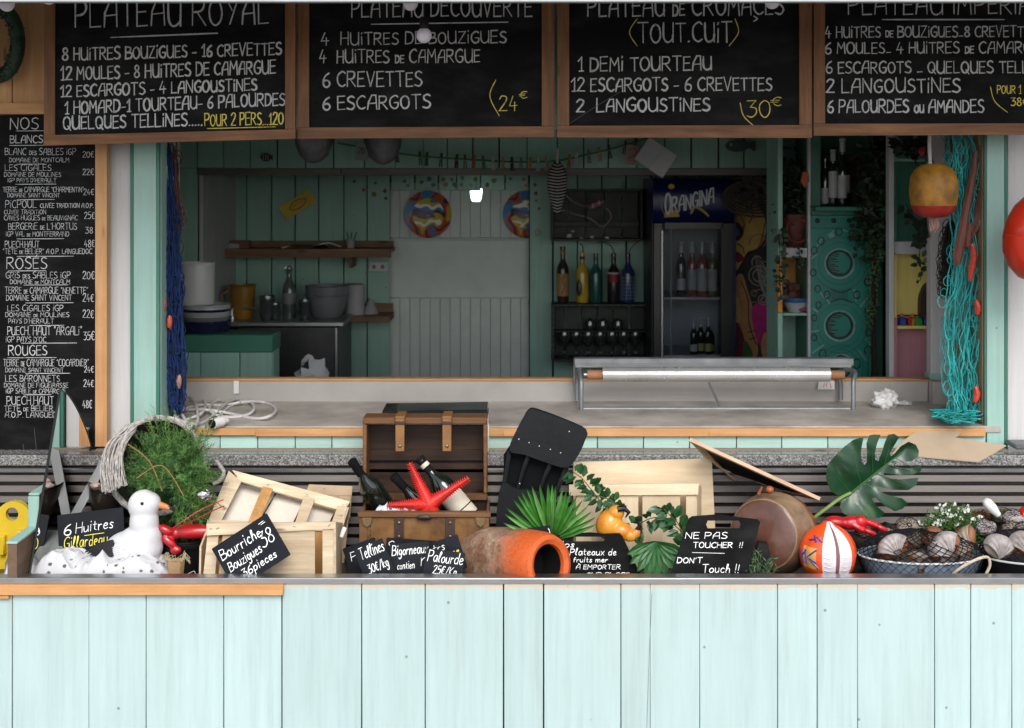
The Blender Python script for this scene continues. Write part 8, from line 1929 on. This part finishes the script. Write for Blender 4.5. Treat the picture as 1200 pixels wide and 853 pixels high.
# ---- cardboard on the granite
cbd = thing("cardboard_piece", "torn flat piece of beige cardboard lying on the granite at right", "cardboard", P(1115, 535, 4.85))
def cdq(px, py): return P(px, py, 4.80 + (540 - py) / 40 * .125)
def fcb(mb):
    pts = [cdq(a, b) for a, b in ((1081, 500.6), (1104, 503), (1127, 506), (1119, 512), (1150, 517), (1179, 521), (1163, 531), (1147, 540), (1100, 536), (1046, 531), (1054, 520), (1066, 510))]
    n = len(pts); mb.add(pts + [p - Vector((0, 0, .004)) for p in pts], [tuple(range(n))[::-1], tuple(range(n, 2 * n))] + [(i, (i + 1) % n, n + (i + 1) % n, n + i) for i in range(n)])
lpart(cbd, "sheet", mat("cardboard", (.38, .29, .20), .85, var=.1, vs=5, bump=.2), fcb, smooth=False)
tray = thing("dark_tray", "edge of a dark flat tray on the granite at the right edge", "tray", P(1200, 524, 4.9))
MB().box((.0, 0, .012), (.10, .10, .018), ch=.004).build("tray_body", mat("dark_grey_tray", (.10, .11, .11), .4), tray)

# ---- right end: tubs of netted shells
SHW = mat("shell_white", (.20, .15, .13), .6, var=.3, vs=22, col2=(.50, .46, .45), bump=.3, bs=50); SHB = mat("shell_brown", (.22, .08, .03), .5, var=.4, vs=14, bump=.3); NETB = mat("black_net", (.012, .012, .016), .95, spec=.05); SHG = mat("shell_beige", (.26, .21, .16), .55, var=.25, vs=16, bump=.4)
def netcap(mb, c, rx, ry, rz, nu, nv, r=.0011, amin=.15, seed=1, z0=0):
    "diamond mesh draped over a low dome"
    g = random.Random(seed)
    def pt(i, j):
        a = 2 * math.pi * i / nu; th = amin + (math.pi / 2 - amin) * j / nv
        w_ = 1 + .05 * noise.noise(Vector((math.cos(a) * 2, math.sin(a) * 2, th * 3 + seed)))
        return Vector((c[0] + rx * math.sin(th) * math.cos(a) * w_, c[1] + ry * math.sin(th) * math.sin(a) * w_, c[2] + rz * math.cos(th) * w_))
    for k in range(nu):
        for s in (-1, 1): mb.tube([pt(k + s * j * .5, j) for j in range(nv + 1)], r, 3, cap=False)
def tub(label, px, d, rx, ry, h, m_, mrim, name="shell_tub", net_=True, lift=0):
    t = thing(name, label, "tub", (X(px, d), d, BZ + lift))
    Ms = Matrix.Scale(1, 4)
    vs = [(0, .0), (.78, .0), (.86, h * .3), (.95, h * .75), (1.0, h)]
    mb = MB(); mb.lathe([(r_ * rx, z_) for r_, z_ in vs] + [(.97 * rx, h), (.8 * rx, .012)], 40, sy=ry / rx); mb.build("tub_wall", m_, t)
    mb = MB(); mb.tube([(rx * 1.005 * math.cos(a), ry * 1.005 * math.sin(a), h) for a in [k * math.pi / 22 for k in range(44)]], .0035, 6, closed=True); mb.build("rim", mrim, t)
    return t
BT_ = mat("grey_blue_enamel", (.17, .22, .28), .45, var=.2, vs=8, bump=.1)
tb1 = tub("oval grey blue tub full of white shells under black net with rope handle", 1078, 4.42, .205, .12, .105, BT_, mat("white_rim", (.6, .6, .62), .4))
nb = MB(); n1 = MB()
def wallpt(i, z_, nu=44): a = 2 * math.pi * i / nu; k_ = (.80 + .2 * z_ / .105) * 1.03; return Vector((.205 * k_ * math.cos(a), .12 * k_ * math.sin(a) * 1.02, z_))
for k in range(44):
    for s in (-1, 1): n1.tube([wallpt(k + s * j * .5, .112 - j * .0125) for j in range(9)], .0009, 3, cap=False)
n1.build("net_on_wall", NETB, tb1, kind="stuff")
def shell(label, px, py, d, r, rot, m_, m2=None, name="netted_shell"):
    t = thing(name, label, "shell", P(px, py, d), rot)
    mb = MB(); n_ = 26; vs = []
    def sf_(u_, v_):
        a = (u_ - .5) * 2.5; rr_ = v_ ** .8; ripple = 1 + .035 * math.cos(a * 16)
        return (r[0] * rr_ * math.sin(a) * 1.05, -r[1] * (1 - (v_ * 2 - 1) ** 2) ** .5 * math.cos(a * .55) * ripple if 0 < v_ < 1 else 0, r[2] * (rr_ * math.cos(a * .8) * 1.7 - .85))
    mb.grid(sf_, 40, 10); mb.build("upper_valve", m_, t, ang=180)
    mb = MB(); mb.ell((0, .0, 0), (r[0] * .95, r[1] * .5, r[2] * .8), 14, 8); mb.build("lower_valve", m2 or SHB, t)
    return t
shell("large white shell at the left of the grey blue tub", 1046, 640, 4.37, (.058, .045, .046), (R(-30), R(-30), 0), SHW, SHB)
shell("striped white shell at the back left of the grey blue tub", 1072, 630, 4.47, (.058, .04, .042), (R(-35), R(-15), 0), SHG, SHB)
shell("white shell with a brown rim at the centre of the tub", 1106, 640, 4.37, (.062, .045, .052), (R(-30), R(-40), 0), SHW, SHB)
shell("small beige shell low in the middle of the tub", 1075, 652, 4.34, (.036, .025, .020), (R(-35), R(5), 0), SHG, SHB)
shell("brown shell standing between the white ones in the tub", 1094, 630, 4.43, (.045, .034, .046), (R(-20), R(25), 0), SHB, SHB)
shell("flat pale shell at the right of the grey blue tub", 1130, 637, 4.44, (.070, .04, .042), (R(-45), R(-70), 0), SHG, SHB)
fm_ = MB()
for k in range(16):
    a_ = k * 2.4; q_ = (k / 16) ** .5; fm_.ell((.17 * q_ * math.cos(a_), .095 * q_ * math.sin(a_), .085 + rnd(0, .02)), (.036, .028, .024), 10, 7, wob=.6, seed=k + 40, rot=(rnd(0, 3), 0, rnd(0, 3)))
fm_.build("dark_shell_fill", mat("mixed_shell_fill", (.07, .035, .02), .6, var=.8, vs=16, col2=(.26, .20, .17), bump=.6), tb1, kind="stuff")
mb = MB(); netcap(mb, (0, 0, .10), .205, .12, .085, 34, 14, .0017, .05, 2); mb.build("net_cover", NETB, tb1, kind="stuff")
lpart(tb1, "rope_handle", ROPE, lambda mb: mb.tube(cr([P(1117, 672, 4.27), P(1124, 666, 4.26), P(1138, 658, 4.26), P(1150, 653, 4.27), P(1158, 653, 4.28), P(1160, 662, 4.28), P(1155, 673, 4.28)], 5), .0048, 7))
tb2 = tub("black tub of shells cut by the right edge of the picture", 1206, 4.44, .17, .13, .10, BLACK, mat("thin_pale_rim", (.5, .5, .5), .5))
shell("white shell with net in the black tub at the right edge", 1170, 640, 4.38, (.052, .04, .050), (R(-25), R(8), 0), SHW, SHG)
shell("second white shell cut by the right edge", 1198, 636, 4.38, (.05, .04, .048), (R(-25), R(-12), 0), SHW, SHB)
mb = MB(); netcap(mb, (0, 0, .095), .165, .125, .085, 30, 12, .0017, .05, 5); mb.build("net_cover", NETB, tb2, kind="stuff")
# heap behind
hp = [("beige netted shell left of the flowering bush", 1063, 617, 4.56, .036, SHG), ("dark blue mussel lump below the beige shell", 1073, 626, 4.52, .024, mat("mussel", (.02, .022, .035), .4)), ("brown shell lump right of the flowering bush", 1150, 607, 4.62, .034, SHB), ("white netted shell behind the black tub", 1155, 618, 4.56, .034, SHW), ("olive shell lump at the upper right", 1176, 606, 4.60, .036, mat("olive_shell", (.13, .11, .03), .5, var=.4)), ("pale striped shell at the far right of the heap", 1188, 607, 4.55, .034, SHW), ("brown lump below the olive shell", 1186, 622, 4.52, .036, SHG), ("dark netted lump at the far right above the black tub", 1202, 622, 4.50, .034, SHW), ("round netted shell in front of the flowering bush", 1092, 624, 4.52, .026, SHW), ("brown netted shell at the foot of the flowering bush", 1128, 625, 4.53, .028, SHB), ("netted shell between the claw and the tub", 1038, 625, 4.50, .026, SHG), ("netted shell below the red claw", 1012, 622, 4.54, .026, SHG)]
for k, (lb_, px, py, d, r_, m_) in enumerate(hp):
    t = thing("netted_shell", lb_, "shell", P(px, py, d)); mb = MB(); mb.ell((0, 0, 0), (r_ * 1.1, r_ * .9, r_ * .8), 22, 14, wob=.22, seed=k); mb.build("valve", m_, t)
    mb = MB(); netcap(mb, (0, 0, -.002), r_ * 1.2, r_, r_ * .95, 11, 6, .0008, .1, k + 9); mb.M = Matrix.Identity(4); o = mb.build("net", NETB, t, kind="stuff"); o.rotation_euler = (R(60), 0, 0)
dk_ = thing("dark_net_heap", "dark netting heaped behind the tubs at the right end", "net", P(1110, 655, 4.70))
mb = MB()
for px, py, d, r_ in ((1010, 640, 4.66, .06), (1045, 632, 4.68, .07), (1090, 634, 4.72, .07), (1135, 628, 4.72, .07), (1170, 622, 4.72, .08), (1205, 626, 4.70, .08)): mb.ell(P(px, py, d) - dk_.location, (r_ * 1.1, .05, r_ * .75), 14, 10, wob=.6, seed=px)
mb.build("net_lump", mat("dark_net_brown", (.025, .016, .014), .9, var=.5, vs=40, bump=.8), dk_)
bl = thing("white_light_bulb", "frosted white bulb on top of the shells at right", "bulb", P(1170, 603, 4.56), (0, R(-42), 0))
MB().lathe([(0, .072), (.010, .07), (.0175, .058), (.018, .03), (.013, .012), (.011, 0)], 18).build("glass_bulb", WHITE, bl); MB().lathe([(.0112, 0), (.0112, -.02), (.004, -.026), (0, -.026)], 12).build("screw_cap", STEELD, bl)
MB().ell((0, 0, 0), (.03, .025, .03), 14, 10, wob=.3).build("red_ball", mat("red_plastic", (.5, .015, .012), .35), label="red plastic ball cut by the right edge above the tub", cat="ball", loc=P(1203, 603, 4.55), base=False)
# red claw
rc = thing("red_toy_claw", "flat red plastic crab claw lying between the inflatable and the bush", "toy claw", P(1000, 634, 4.50))
CR_ = mat("claw_red", (.45, .006, .012), .35, var=.25, vs=14, coat=.2, bump=.2)
u = L(1, 4.5)
blob_obj("claw_body", [(P(980, 611, 4.50), (14 * u, .025, 7 * u), (0, R(4), 0)), (P(997, 612, 4.50), (14 * u, .026, 8 * u), (0, R(-4), 0)), (P(1008, 611, 4.49), (8 * u, .02, 8 * u)), (P(1008, 619, 4.48), (13 * u, .012, 3.4 * u), (0, R(28), 0)), (P(1020, 623, 4.47), (9 * u, .010, 3 * u), (0, R(24), 0)), (P(1022, 613, 4.49), (15 * u, .012, 4 * u), (0, R(22), 0)), (P(1034, 619, 4.48), (8 * u, .010, 3.6 * u), (0, R(30), 0))], CR_, rc, .0028, 4, True)
